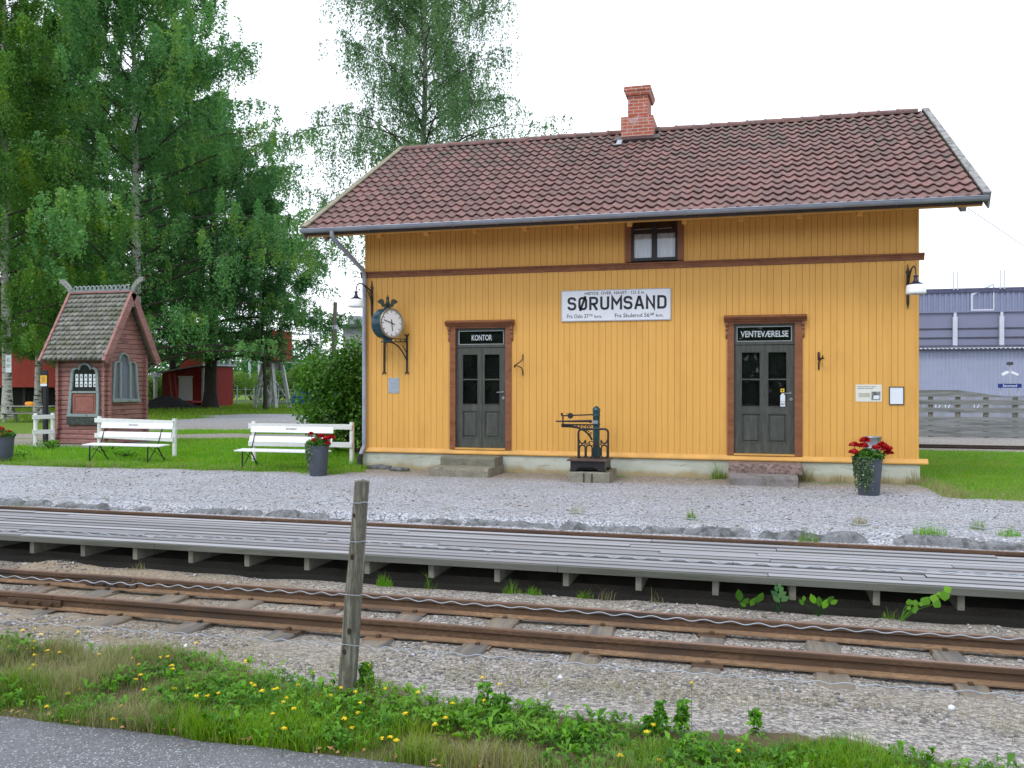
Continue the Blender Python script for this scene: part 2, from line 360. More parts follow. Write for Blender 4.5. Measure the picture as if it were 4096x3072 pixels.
def groundmat():
    m, N, L, P = _nt("gravel ground"); v = posv(N, L)
    def vor(scale):
        x = N.new("ShaderNodeTexVoronoi"); x.inputs["Scale"].default_value = scale; L.new(v, x.inputs["Vector"]); return x
    v1 = vor(42); v2 = vor(95)
    sp = N.new("ShaderNodeSeparateColor"); L.new(v1.outputs["Color"], sp.inputs[0]); sp2 = N.new("ShaderNodeSeparateColor"); L.new(v2.outputs["Color"], sp2.inputs[0])
    g = math_(N, L, 'ADD', math_(N, L, 'MULTIPLY', sp.outputs[0], .5), math_(N, L, 'MULTIPLY', sp2.outputs[0], .5))
    rp = N.new("ShaderNodeValToRGB"); e = rp.color_ramp.elements; e[0].position = .12; e[0].color = (.11, .115, .13, 1); e[1].position = .9; e[1].color = (.60, .62, .68, 1)
    e2 = rp.color_ramp.elements.new(.5); e2.color = (.29, .30, .345, 1); L.new(g, rp.inputs[0])
    gv = rp.outputs[0]
    big = rampf(N, L, noise(N, L, v, .8, 5, .6), .38, .66)
    gv = mixc(N, L, math_(N, L, 'MULTIPLY', big, .35), gv, (.25, .245, .235))
    mu = N.new("ShaderNodeMix"); mu.data_type = "RGBA"; mu.blend_type = "MULTIPLY"; mu.inputs[0].default_value = 1; L.new(gv, mu.inputs[6]); mu.inputs[7].default_value = (.80, .70, .55, 1)
    gv = mixc(N, L, rampf(N, L, attr(N, "sand"), .05, .5), gv, mu.outputs[2])
    sand = mixc(N, L, rampf(N, L, noise(N, L, v, 30, 4), .3, .7), (.16, .125, .09), (.29, .235, .17))
    shd = attr(N, "deck_shade")
    sm = rampf(N, L, math_(N, L, 'ADD', attr(N, "sand"), math_(N, L, 'MULTIPLY_ADD', noise(N, L, v, 3.2, 6, .68), 1.3)), .78, 1.12)
    nodeadd = [n for n in N if n.bl_idname == "ShaderNodeMath" and n.operation == 'MULTIPLY_ADD'][-1]; nodeadd.inputs[2].default_value = -.35
    col = mixc(N, L, math_(N, L, 'MULTIPLY', sm, .85), gv, sand)
    grass = mixc(N, L, rampf(N, L, noise(N, L, v, 2.2, 6, .65), .35, .7), (.085, .19, .008), (.13, .17, .03))
    grass = mixc(N, L, rampf(N, L, attr(N, "soil"), .3, .7), grass, mixc(N, L, noise(N, L, v, 14, 4), (.05, .045, .02), (.13, .105, .06)))
    col = mixc(N, L, shd, col, mixc(N, L, noise(N, L, v, 20, 4), (.022, .02, .017), (.045, .04, .033)))  # near black ground colour painted in as shade under the deck
    gm = rampf(N, L, math_(N, L, 'ADD', attr(N, "grass"), math_(N, L, 'MULTIPLY', math_(N, L, 'SUBTRACT', noise(N, L, v, 5, 5, .65), .5), .9)), .42, .62)
    col = mixc(N, L, gm, col, grass)
    L.new(col, P.inputs["Base Color"]); P.inputs["Roughness"].default_value = .92; P.inputs["Specular IOR Level"].default_value = .2
    h = math_(N, L, 'ADD', v1.outputs["Distance"], math_(N, L, 'MULTIPLY', v2.outputs["Distance"], .5))
    bumpn(N, L, P, h, .5, -.015); return m
groundm = groundmat()

def asphaltmat():
    m, N, L, P = _nt("asphalt"); v = posv(N, L); x = N.new("ShaderNodeTexVoronoi"); x.inputs["Scale"].default_value = 150; L.new(v, x.inputs["Vector"])
    sp = N.new("ShaderNodeSeparateColor"); L.new(x.outputs["Color"], sp.inputs[0])
    col = mixc(N, L, rampf(N, L, sp.outputs[0], .1, .9), (.085, .088, .10), (.16, .165, .185))
    col = mixc(N, L, rampf(N, L, sp.outputs[1], .90, .96), col, (.42, .42, .45))
    col = mixc(N, L, math_(N, L, 'MULTIPLY', rampf(N, L, noise(N, L, v, 1.6, 5), .45, .7), .4), col, (.17, .175, .20))
    L.new(col, P.inputs["Base Color"]); P.inputs["Roughness"].default_value = .75; bumpn(N, L, P, x.outputs["Distance"], .5, .008); return m
asphaltm = asphaltmat()

def deckmat():
    m, N, L, P = _nt("silvered deck planks"); a = attr(N, "tint"); v = posv(N, L, (.6, 14, 14))
    col = mixc(N, L, a, (.24, .24, .26), (.46, .46, .50))
    col = mixc(N, L, math_(N, L, 'MULTIPLY', rampf(N, L, noise(N, L, v, 2.5, 6, .7), .5, .68), .45), col, (.25, .245, .255))
    v2 = posv(N, L, (.8, 2, 2)); col = mixc(N, L, math_(N, L, 'MULTIPLY', rampf(N, L, noise(N, L, v2, 1.3, 4), .58, .75), .35), col, (.40, .33, .32))
    col = mixc(N, L, attr(N, "gap_shade"), col, (.10, .10, .10))  # plank edges coloured darker to paint shade into the gaps
    L.new(col, P.inputs["Base Color"]); P.inputs["Roughness"].default_value = .8; bumpn(N, L, P, noise(N, L, v, 4, 5), .4); return m
deckm = deckmat()

leaf_birch = leafmat("birch leaf", (.034, .120, .026), (.135, .28, .045), (.17, .27, .026), trans=.42)
leaf_teal = leafmat("blue green birch leaf", (.036, .135, .046), (.150, .33, .095), (.19, .33, .06), trans=.42)
leaf_far = leafmat("hanging birch leaf", (.065, .15, .062), (.165, .29, .115))
leaf_dark = leafmat("dark green leaf", (.032, .118, .048), (.130, .28, .09), trans=.42)
leaf_bush = leafmat("shrub leaf", (.024, .095, .018), (.12, .27, .035))
leaf_light = leafmat("pale field shrub leaf", (.09, .19, .03), (.17, .29, .06))
leaf_weed = leafmat("weed leaf", (.018, .095, .006), (.16, .40, .02), (.20, .36, .03))
leaf_ivy = leafmat("trailing ivy leaf", (.04, .11, .03), (.30, .36, .24), trans=.2)
leaf_lime = leafmat("lime round leaf", (.12, .30, .03), (.20, .42, .05))
blade_v = leafmat("verge grass blade", (.028, .125, .005), (.20, .36, .012), (.27, .30, .035))
blade_l = leafmat("lawn grass blade", (.085, .26, .004), (.18, .42, .010), (.20, .36, .014))
blade_d = leafmat("dry grass blade", (.22, .20, .09), (.34, .33, .17))
# ================================================================== GROUND
def hground(x, y):
    x = np.asarray(x, float); y = np.asarray(y, float)
    prof_y = [-400, -13.15, -12.8, -12.2, -11.6, -11.1, -10.75, -9.5, -9.2, -9.0, -8.85, -8.6, -7.3, -7.1, -6.6, -5.75, -5.62, -5.52, -3, -1, 400]
    prof_z = [.03, .03, .045, .03, -.06, -.14, -.192, -.192, -.175, -.185, -.24, -.52, -.52, -.20, -.165, -.15, -.13, -.035, -.015, 0, 0]  # hollow under the deck is added to deepen the shade there
    z = np.interp(y, prof_y, prof_z)
    near = ((y > -12.9) & (y < -1)).astype(float)
    bumpy = (fbm(x*1.3, y*1.3, 3)-.5)*.05 + (fbm(x*6, y*6, 5, 3)-.5)*.022
    w = np.interp(y, [-13, -12.6, -11, -6, -5, -3, 0, 3], [.0, .6, 1, .8, .25, .12, .05, .4])
    z = z + bumpy*w*near
    # washed out sand bank beside the rails at the left, hollow beyond the rail
    z = z + .10*np.exp(-((x-.85)/.55)**2-((y+9.32)/.17)**2) + .05*np.exp(-((x-2.0)/.5)**2-((y+9.3)/.15)**2)
    return z

def grassmask(x, y):
    x = np.asarray(x, float); y = np.asarray(y, float)
    e = (fbm(x*.9, y*.9, 21)-.5)
    d = (x-CAM[0])*_fw[0]+(y-CAM[1])*_fw[1]
    left = sstep(.25, -.1, x+e*.3)*sstep(-1.35, -1.0, y+e*.9-.02*np.minimum(x, 0))
    pathm = sstep(27.6, 28.4, d+e*1.2)*sstep(30.9, 30.2, d+e*1.2) + sstep(33, 33.6, d+e*2)*sstep(52, 50, d+e*3)*sstep(-19, -17.5, x+.35*(y-18)+e*4)
    pathk = sstep(-11.4, -11.8, x)*sstep(24.3, 24.9, d)*sstep(28, 27.4, d)
    left = left*(1-np.clip(pathm+pathk, 0, 1))
    right = sstep(10.45, 10.7, x)*sstep(-2.25, -1.7, y+e*1.0)*sstep(8.9, 8.5, y+e*.5)
    base = .55*sstep(-.9, -.15, y+e*.9)*sstep(.4, -.3, y)*(x > -.3)*(x < 10.9)*sstep(.42, .62, fbm(x*2.2, y*2, 31))
    verge = sstep(-13.4, -13.3, y)*sstep(-12.05, -12.3, y+e*.6+.24*sstep(4.3, 5.6, x))
    return np.clip(left+right+base+verge*.8, 0, 1)

def grid_axis(lo, hi, step, far, n=46):
    a = np.arange(lo, hi+step/2, step); g = step*1.0; out = []; p = hi
    while p < far: g *= 1.16; p += g; out.append(p)
    out2 = []; g = step; p = lo
    while p > -far: g *= 1.16; p -= g; out2.append(p)
    return np.array(out2[::-1]+list(a)+out)
gx = grid_axis(-9, 14, .07, 900)
gy = np.concatenate([-np.array([900, 500, 250, 120, 60, 35, 24, 19, 16, 14.5, 13.8])[::1], np.arange(-13.3, -4.6, .055), np.arange(-4.55, 3, .15), 3*1.055**np.arange(0, 110)])
gy = np.unique(gy); X, Y = np.meshgrid(gx, gy); Z = hground(X, Y)
nx, ny = len(gx), len(gy); idx = np.arange(nx*ny).reshape(ny, nx)
F = np.stack([idx[:-1, :-1], idx[:-1, 1:], idx[1:, 1:], idx[1:, :-1]], -1).reshape(-1, 4)
V = np.stack([X, Y, Z], -1).reshape(-1, 3)
sandm = np.interp(Y, [-13, -12, -11.2, -10.7, -9.4, -9.0, -8.6, -6.9, -6.5, -5.6, -5.3, -2, -.8, 0, 30], [.3, .36, .44, .36, .42, .40, .5, .4, .1, .1, -.1, -.02, .42, .6, .0])
sandm = sandm + .28*sstep(4.6, 2.6, X)*((Y > -11.6) & (Y < -9.1)) + .9*np.exp(-((X-1.2)/.9)**2-((Y+9.3)/.25)**2)
soil = ((Y > -13.3) & (Y < -11.6)).astype(float)
g = mesh_np("ground", V, F, groundm, attrs={"soil": soil.ravel(), "deck_shade": (sstep(-8.93, -8.85, Y+.08*(fbm(X*3, Y*3, 88)-.5))*sstep(-6.95, -7.1, Y)).ravel(), "sand": sandm.ravel(), "grass": grassmask(X, Y).ravel()}, smooth=True); tag(g, kind="structure")  # strip below the platform masks the painted under-deck shade

# asphalt road with a ragged edge
ex = np.arange(-6, 22, .06); ey = -13.15+.05*(fbm(ex*2.5, ex*0, 8)-.5)+.03*(fbm(ex*12, ex*0+3, 9)-.5)
rows = [np.stack([ex, ey+dy, np.full_like(ex, zz)], -1) for dy, zz in ((0.012, .026), (0, .052), (-.25, .056), (-1.2, .06), (-9, .06))]
V = np.concatenate(rows); n = len(ex); F = np.concatenate([np.stack([np.arange(n-1)+k*n, np.arange(1, n)+k*n, np.arange(1, n)+(k+1)*n, np.arange(n-1)+(k+1)*n], -1) for k in range(4)])[:, ::-1]
tag(mesh_np("road", V, F, asphaltm), kind="structure")

# ------------------------------------------------------------------ loose stones
def ico():
    bm = bmesh.new(); bmesh.ops.create_icosphere(bm, subdivisions=1, radius=1); bm.verts.ensure_lookup_table()
    v = np.array([q.co[:] for q in bm.verts]); f = np.array([[w.index for w in p.verts] for p in bm.faces]); bm.free(); return v, f
ICO = ico()
def rotm(n):
    q = rng.normal(size=(n, 4)); q /= np.linalg.norm(q, axis=1)[:, None]; w, x, y, z = q.T
    return np.stack([np.stack([1-2*(y*y+z*z), 2*(x*y-z*w), 2*(x*z+y*w)], -1), np.stack([2*(x*y+z*w), 1-2*(x*x+z*z), 2*(y*z-x*w)], -1), np.stack([2*(x*z-y*w), 2*(y*z+x*w), 1-2*(x*x+y*y)], -1)], 1)
def stones(name, P, size, mat, flat=.65):
    n = len(P); v, f = ICO; k = len(v)
    base = v[None]*(1+rng.uniform(-.28, .28, (n, k, 1)))*rng.uniform(.6, 1.25, (n, 1, 3))
    base = np.einsum('nij,nkj->nki', rotm(n), base); base[:, :, 2] *= flat
    VV = P[:, None, :]+base*size[:, None, None]
    FF = (f[None]+np.arange(n)[:, None, None]*k).reshape(-1, 3)
    return mesh_np(name, VV.reshape(-1, 3), FF, mat, fattrs={"tint": np.repeat(rng.uniform(0, 1, n), len(f))})
def stonemat():
    m, N, L, P = _nt("loose gravel stone"); a = attr(N, "tint"); r = N.new("ShaderNodeValToRGB"); e = r.color_ramp.elements
    e[0].position = 0; e[0].color = (.11, .11, .115, 1); e[1].position = 1; e[1].color = (.48, .49, .53, 1)
    for p, c in ((.3, (.15, .145, .145)), (.55, (.22, .19, .155)), (.8, (.28, .27, .27))): q = r.color_ramp.elements.new(p); q.color = (*c, 1)
    L.new(a, r.inputs[0]); L.new(r.outputs[0], P.inputs["Base Color"]); P.inputs["Roughness"].default_value = .85; P.inputs["Specular IOR Level"].default_value = .25; return m
stonem = stonemat()
n = 36000; sx = rng.uniform(-.5, 12.5, n); sy = rng.uniform(-12.1, -9.0, n)
keep = (fbm(sx*1.1, sy*1.1, 40)+.20*sstep(3.5, 8, sx) > .50) & ~((abs(sy+10.59) < .05) | (abs(sy+9.85) < .05)) & (rng.uniform(0, 1, n) < np.interp(sy, [-12.1, -11.7, -9.2, -9.0], [.25, 1, 1, .5]))
sx, sy = sx[keep], sy[keep]; ss = rng.gamma(2.6, .0021, len(sx))+.0035
SLX = np.array([-1.0, -.2, .55, 1.25, 1.92, 2.66, 3.41, 4.20, 4.95, 5.73, 6.53, 7.37, 8.17, 9.0, 9.8, 10.6, 11.4, 12.2])
near_sl = (np.abs(sx[:, None]-SLX[None]).min(1) < .125) & (sy > -11.08); kk = ~near_sl | (rng.uniform(0, 1, len(sx)) < .10)
sx, sy, ss = sx[kk], sy[kk], ss[kk]
tag(stones("gravel", np.stack([sx, sy, hground(sx, sy)+ss*.15], -1), ss, stonem), "loose grey ballast stones around the front rails", "gravel", kind="stuff")
n = 16000; sx = rng.uniform(-6, 14.5, n); sy = rng.uniform(-6.9, -.6, n); keep = fbm(sx*.8, sy*.8, 41)+np.interp(sy, [-7, -5.6, -5, -1.5, -.6], [.3, .3, .12, 0, -.2]) > .44
sx, sy = sx[keep], sy[keep]; ss = rng.gamma(2.4, .0026, len(sx))+.0035
tag(stones("yard_gravel", np.stack([sx, sy, hground(sx, sy)+ss*.1], -1), ss, stonem), "loose light gravel on the yard before the yellow house", "gravel", kind="stuff")

# kerb of rough stones along the gravel yard
def kerbmat():
    return MAT("rough kerb stone", (.205, .215, .235), .9, .35, 9, 1.0, 30, c2=(.075, .08, .083), f2=(.47, .62), s2=8, fine=.4)
kerbm = kerbmat()
kx = -7.2; i = 0
while kx < 14.5:
    L_ = random.uniform(.65, 1.5) if kx < 6.3 else random.uniform(1.1, 1.9)
    nn = 26; seg = np.linspace(0, 1, nn); V = []; Fq = []
    topn = (fbm(seg*5+i*7, seg*0, 50+i)-.5); taper = np.minimum(1, np.minimum(seg, 1-seg)/.10)
    hz = ((.072 if kx < 5.5 else .095)+.10*topn)*np.sqrt(taper*.9+.08) - (random.choice([.05, .03, .0, .015]) if kx < 5.5 else .01)
    for s in range(nn):
        x = kx+seg[s]*L_; yo = (fbm(np.array(x*4), np.array(1.), 60)-.5)*.10; zb = -.17; zt = -.135+max(.02, hz[s])
        for (yy, zz) in ((-5.69, zb), (-5.665+.4*yo, zb+.5*(zt-zb)+.02*random.random()), (-5.63+.6*yo, zt-.016), (-5.59+.6*yo, zt+.006*random.random()), (-5.50, min(zt-.006, -.028)), (-5.46, -.10)):
            V.append((x+random.uniform(-.012, .012), yy+random.uniform(-.012, .012), zz))
    for s in range(nn-1):
        for k in range(5): a = s*6+k; Fq.append((a, a+6, a+7, a+1))
    o = mesh_np("kerb_stone", np.array(V), np.array(Fq), kerbm)
    tag(o, "rough dark grey stone in the row edging the gravel yard", "kerb stone", "rough stones edging the gravel yard")
    kx += L_+random.choice([.0, .02, .05, .28 if kx > 5 else .05]); i += 1

# ================================================================== RAILWAY TRACKS
def rail_prof(yc, zt, hd=.052, ft=.092, h=.118):
    a, b = hd/2, ft/2
    return [(yc-b, zt-h), (yc-b, zt-h+.008), (yc-.012, zt-h+.026), (yc-.008, zt-.045), (yc-a, zt-.034), (yc-a, zt-.006), (yc-a+.006, zt), (yc+a-.006, zt), (yc+a, zt-.006), (yc+a, zt-.034), (yc+.008, zt-.045), (yc+.012, zt-h+.026), (yc+b, zt-h+.008), (yc+b, zt-h)]
track = thing("railway_track", "rusty narrow gauge track with heavy sleepers nearest the road", "railway track", (0, 0, 0))
ZR = -.052
for yc, gaps in ((-10.594, [1.96]), (-9.848, [2.14])):
    xs = [-40]+gaps+[60]
    mb = MB()
    for a, b in zip(xs[:-1], xs[1:]):
        m = MB(); m.prism(rail_prof(yc, ZR), a+.004, b-.004, 'x'); mb.add(m.v, m.f)
    rl = mb.build("rail", rust, track, smooth=40)
    for sg_ in (-1, 1):
        ft = MB(); ft.prism([(yc+sg_*.0485, ZR-.1175), (yc+sg_*.0485, ZR-.1075), (yc+sg_*.0125, ZR-.0895), (yc+sg_*.0125, ZR-.1175)], -40, 60, 'x'); ft.build("rail_foot", rustfoot, rl)
    hb = MB(); hb.box(-40, 60, yc-.0205, yc+.0205, ZR-.002, ZR+.0012); hb.build("running_surface", rusth, rl)
for yc, xc in ((-10.594, 1.78), (-9.848, 1.93)):
    mb = MB(); mb.box(xc-.27, xc+.27, yc-.036, yc-.012, ZR-.095, ZR-.040); fp = mb.build("fishplate", rust, track, bevel=.006)
    for k in range(4):
        b = MB(); c = xc-.19+k*.125; b.lathe([(0, .0), (.016, 0), (.016, .014), (.009, .016), (.009, .03), (0, .03)], n=6, M=Matrix.Translation((c, yc-.036, ZR-.066)) @ Matrix.Rotation(R(90), 4, 'X')); b.build("bolt", rust, fp)
sleeperm = MAT("sandy worn sleeper wood", (.215, .18, .14), .92, .22, 5, .6, 35, (6, .6, 4), c2=(.11, .105, .10), f2=(.42, .62), s2=1.6, fine=.2)
sx_ = [-1.0, -.2, .55, 1.25, 1.92, 2.66, 3.41, 4.20, 4.95, 5.73, 6.53, 7.37, 8.17, 9.0, 9.8, 10.6, 11.4, 12.2]
for x in sx_:
    w = random.uniform(.19, .235); e0 = -11.02+random.uniform(-.12, .10); top = -.171+random.uniform(-.004, .010)
    n1, n2 = 4, 26; V = []; rotz = random.uniform(-.03, .03)
    us = np.linspace(-.5, .5, n1+1); vs_ = np.linspace(e0, -9.35, n2+1)
    mb = MB()
    M_ = Matrix.Translation((x, -10.2, 0)) @ Matrix.Rotation(rotz, 4, 'Z')
    pr = [(-w/2, top-.16), (-w/2, top-.014), (-w/2+.014, top), (w/2-.014, top), (w/2, top-.014), (w/2, top-.16)]
    L_ = -9.35-e0
    N_ = 22; vv = []
    for k in range(N_+1):
        yk = e0+10.2+L_*k/N_
        for a, zz in pr: vv.append((a+random.uniform(-.005, .005), yk+random.uniform(-.004, .004) + (random.uniform(-.03, .03) if k == 0 else 0), zz+random.uniform(-.003, .003)))
    ff = [(k*6+j, k*6+(j+1) % 6, (k+1)*6+(j+1) % 6, (k+1)*6+j) for k in range(N_) for j in range(6)]+[(5, 4, 3, 2, 1, 0), tuple(N_*6+j for j in range(6))]
    mb.add(vv, ff, M_); sl = mb.build("sleeper", sleeperm, track)
    for yc in (-10.594, -9.848):
        t = MB(); t.box(x-.105, x+.105, yc-.128, yc+.10, ZR-.127, ZR-.1185); tp = t.build("tie_plate", [rustfoot, rust][int(x*7) % 2], sl, bevel=.002)
        s2 = MB(); s2.box(x-.015, x+.015, yc-.078, yc-.042, ZR-.1205, ZR-.098); s2.build("spike", rust, sl); s2 = MB(); s2.box(x-.015, x+.015, yc+.042, yc+.075, ZR-.1205, ZR-.098); s2.build("spike", rust, sl)
tb = thing("railway_track", "rusty track between the wooden platform and the stone kerb", "railway track", (0, 0, 0))
for yc in (-6.195, -6.94):
    mb = MB(); mb.prism(rail_prof(yc, -.07), -60, 60, 'x'); rl = mb.build("rail", rust, tb, smooth=40)
    hb = MB(); hb.box(-60, 60, yc-.0205, yc+.0205, -.072, -.0688); hb.build("running_surface", rusth, rl)
for k in range(16):
    x = -5+k*1.15; mb = MB(); mb.box(x-.1, x+.1, -7.25, -5.95, -.36, -.1855); mb.build("sleeper", sleeperm, tb)

# ================================================================== WOODEN PLATFORM
plat = thing("wooden_platform", "low silvery wooden plank platform between the two front tracks", "platform", (0, 0, 0))
V, Fq, T, GS = [], [], [], []
yb = -8.99; pw = .154; rowi = 0
while yb < -7.46:
    x = -40+random.uniform(0, 3.9)
    while x < 45:
        L_ = random.choice([2.6, 3.25, 3.9, 3.9, 4.55]); a, b = x+.003, x+L_-.003; dz = random.uniform(-.007, .006)
        y0, y1 = yb+.013+random.uniform(-.003, .003), yb+pw-.015
        n0 = len(V); z0, z1 = .0622, .102+dz; c = .011
        for xx in (a, b):
            V += [(xx, y0, z0), (xx, y0, z1-c), (xx, y0+c, z1), (xx, y1-c, z1), (xx, y1, z1-c), (xx, y1, z0)]
        for k in range(6): Fq.append((n0+k, n0+(k+1) % 6, n0+6+(k+1) % 6, n0+6+k))
        Fq += [(n0, n0+1, n0+4, n0+5), (n0+1, n0+2, n0+3, n0+4), (n0+6, n0+7, n0+10, n0+11), (n0+7, n0+8, n0+9, n0+10)]
        t = random.random(); T += [t]*10; GS += [1, 1, 0, .8, 1, 1, 1, 1, 1, 1]; x += L_
    yb += pw
Fq = [tuple(reversed(f)) for f in Fq]
mesh_np("deck", np.array(V), np.array(Fq), deckm, plat, fattrs={"tint": np.array(T), "gap_shade": np.array(GS)})  # per-face mask of the shade painted on plank edges
edgem = MAT("damp edge board wood", (.135, .14, .125), .85, .25, 3, .5, 40, (.4, 5, 5), c2=(.08, .085, .07), f2=(.45, .65), s2=1.5)
x = -30.0
for x0, x1 in ((-30, -2.25), (-2.25, 1.75), (1.75, 5.98), (5.98, 10.4), (10.4, 14.6), (14.6, 40)):
    mb = MB(); mb.box(x0+.002, x1-.002, -9.026, -8.992, .040, .0985); mb.build("edge_board", edgem, plat, bevel=.004)
for k in range(-10, 26):
    x = .185+k*.652+random.uniform(-.01, .01); mb = MB(); mb.box(x-.027, x+.027, -8.975, -7.5, -.092, .0612); mb.build("joist", joistw, plat, bevel=.004)
for yy in (-8.3, -7.7):
    mb = MB(); mb.box(-30, 40, yy-.05, yy+.05, -.20, -.093); mb.build("bearer", shade_timber, plat)
mb = MB(); mb.box(-30, 40, -7.56, -7.535, -.19, .05); mb.build("back_board", shade_timber, plat)  # back board coloured near black to stand in for under-deck shade

# ================================================================== WIRE FENCE IN FRONT
wf = thing("wire_fence", "leaning grey wooden post carrying four wavy wires beside the road", "wire fence", (5.36, -12.35, 0))
px_, pz_ = [], []
base = Vector((5.494, -12.35, -.12)); top = Vector((5.592, -12.35, 1.207)); nseg = 40; V = []; Fq = []; na = 20
for k in range(nseg+1):
    t = k/nseg; c = base.lerp(top, t); r = .052-.011*t
    for j in range(na):
        a = 2*math.pi*j/na; rr = r*(1+.10*(vnoise(np.array(j*.9+40), np.array(t*2.2), 77)-.5)+.08*(vnoise(np.array(j*1.0), np.array(t*9), 78)-.5)) - (.006 if j == 14 and t > .2 else 0)
        rr += .006*math.exp(-((t-.43)/.02)**2-((j-15.)/1.6)**2)
        V.append((c.x+rr*math.cos(a)-5.36, rr*math.sin(a), c.z+(random.uniform(-.006, .004) if k == nseg else 0)))
for k in range(nseg):
    for j in range(na): Fq.append((k*na+j, k*na+(j+1) % na, (k+1)*na+(j+1) % na, (k+1)*na+j))
mb = MB(); mb.add(V, Fq+[tuple(nseg*na+j for j in range(na))]); post = mb.build("post", postw, wf, smooth=50)
for t, j, rr in ((.385, 15.6, .012), (.69, 14.6, .011), (.30, 14.2, .010), (.86, 14, .008)):
    a = 2*math.pi*j/na; c = base.lerp(top, t); r = .0545-.012*t; M_ = Matrix.Translation((c.x-5.36+r*math.cos(a), r*math.sin(a), c.z)) @ Matrix.Rotation(a+R(90), 4, 'Z') @ Matrix.Rotation(R(90), 4, 'X')
    k = MB(); k.lathe([(rr, -.004), (rr*.9, .002), (rr*.5, .0015), (0, .0005)], n=14, M=M_ @ Matrix.Diagonal((1, 1.5, 1, 1))); k.build("knot", knotw, post)
for zl, zp, zr, ph in ((1.060, 1.094, 1.094, 0), (.849, .883, .887, .4), (.570, .594, .599, .8), (.302, .322, .352, .1)):
    path = []; t0 = -6.0
    for x in np.arange(-6, 16, .0085):
        if x < 5.556: z = zp+(zl-zp)*(5.556-x)/2.40
        else: z = zp+(zr-zp)*(x-5.556)/3.29
        sag = -.012*math.sin(min(1, abs(x-5.556)/3.3)*math.pi)
        w = .0058*math.sin(2*math.pi*x/.128+ph+1.6*vnoise(np.array(x*1.7), np.array(ph), 5))*(.75+.5*vnoise(np.array(x*2.0), np.array(ph+3), 6))
        if abs(x-5.556) < .06: w *= .2
        path.append((x-5.36, -.058+.006*math.sin(x*3), z+sag+w))
    m = MB(); m.tube(path, .0027, 5, False); m.build("wire", wiremat, wf, smooth=60)
    c = base.lerp(top, (zp+.12)/1.327); s2 = MB(); s2.tube([(c.x-5.36-.006, -.045, zp+.012), (c.x-5.36-.006, -.0625, zp+.008), (c.x-5.36-.006, -.0625, zp-.008), (c.x-5.36-.006, -.045, zp-.012)], .002, 5); s2.build("staple", rust, post)
# ================================================================== STATION BUILDING
L_H, D_H = 10.533, 8.08
house = thing("station_building", "ochre yellow two storey wooden station with dark red tiled roof and brick chimney", "station building", (0, 0, 0))
ZB0, ZB1 = .43, 3.955          # lower boarding
edges = [0.0]; r0 = random.Random(5)
while edges[-1] < L_H-.16: edges.append(edges[-1]+r0.choice([.108, .112, .118, .142, .128]))
edges[-1] = L_H
edges2 = [0.0]
while edges2[-1] < L_H-.16: edges2.append(edges2[-1]+r0.choice([.092, .108, .118, .125, .102]))
edges2[-1] = L_H
def boards(mb, ed, xa, xb, z0, z1, M=None, yb=0.06):
    pts = []
    for a, b in zip(ed[:-1], ed[1:]):
        a2, b2 = max(a, xa), min(b, xb)
        if b2-a2 < .012: continue
        gl = .0 if a2 > a else .006; gr = .0 if b2 < b else .006
        d = random.uniform(-.0012, .0012)
        pts += [(a2+.0008, -.011), (a2+gl*.7, -.021+d), (b2-gr*.7, -.021+d), (b2-.0008, -.011)]
    n = len(pts); vs = [(x, y, z0) for x, y in pts]+[(x, y, z1) for x, y in pts]
    fs = [(i, i+1, n+i+1, n+i) for i in range(n-1)]
    mb.add(vs, fs, M)
K = dict(f0=1.85, f1=3.13, l0=1.97, l1=3.01, h0=1.775, h1=3.195); Vd = dict(f0=7.275, f1=8.60, l0=7.395, l1=8.465, h0=7.215, h1=8.67)
WX0, WX1, WZ0 = 5.38, 6.48, 4.075
mb = MB(); mid = K['f0']+.02, K['f1']-.02, Vd['f0']+.02, Vd['f1']-.02
for a, b in ((0, mid[0]), (mid[1], mid[2]), (mid[3], L_H)): boards(mb, edges, a, b, ZB0, ZB1)
for a, b in ((mid[0], mid[1]), (mid[2], mid[3])): boards(mb, edges, a, b, 2.90, ZB1)
for a, b in ((0, WX0+.02), (WX1-.02, L_H)): boards(mb, edges2, a, b, 4.04, 5.30)
# side and back walls, same boarding
Ms = Matrix(((0, 1, 0, 0), (-1, 0, 0, D_H), (0, 0, 1, 0), (0, 0, 0, 1)))
eD = [e*D_H/L_H for e in edges]
for z0, z1 in ((ZB0, ZB1), (4.04, 5.1)):
    boards(mb, eD, 0, D_H, z0, z1, Ms); boards(mb, eD, 0, D_H, z0, z1, Matrix(((0, -1, 0, L_H), (1, 0, 0, 0), (0, 0, 1, 0), (0, 0, 0, 1))))
    boards(mb, edges, 0, L_H, z0, z1, Matrix(((-1, 0, 0, L_H), (0, -1, 0, D_H), (0, 0, 1, 0), (0, 0, 0, 1))))
for x in (.004, L_H-.004): mb.add([(x, 0, 5.1), (x, D_H, 5.1), (x, D_H/2, 7.38)], [(0, 1, 2)])
wall = mb.build("wall", ochre, house, recalc=False)
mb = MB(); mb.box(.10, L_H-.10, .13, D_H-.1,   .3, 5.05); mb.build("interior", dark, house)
for xc in (-.005, L_H-.028): mb = MB(); mb.box(xc, xc+.033, -.034, .05, ZB0, 5.28); mb.build("corner_board", ochre, wall)
mb = MB(); mb.prism([(0.02, .335), (-.075, .335), (-.088, .348), (-.088, .368), (-.03, .435), (.02, .435)], -.09, L_H+.16, 'x'); mb.build("sill_board", ochre_d, house)
mb = MB(); mb.prism([(.0, 3.93), (-.035, 3.93), (-.042, 3.985), (-.055, 4.0), (-.055, 4.012), (-.085, 4.03), (-.085, 4.047), (0, 4.068)], -.10, L_H+.10, 'x'); mb.build("belt_moulding", brown, house)
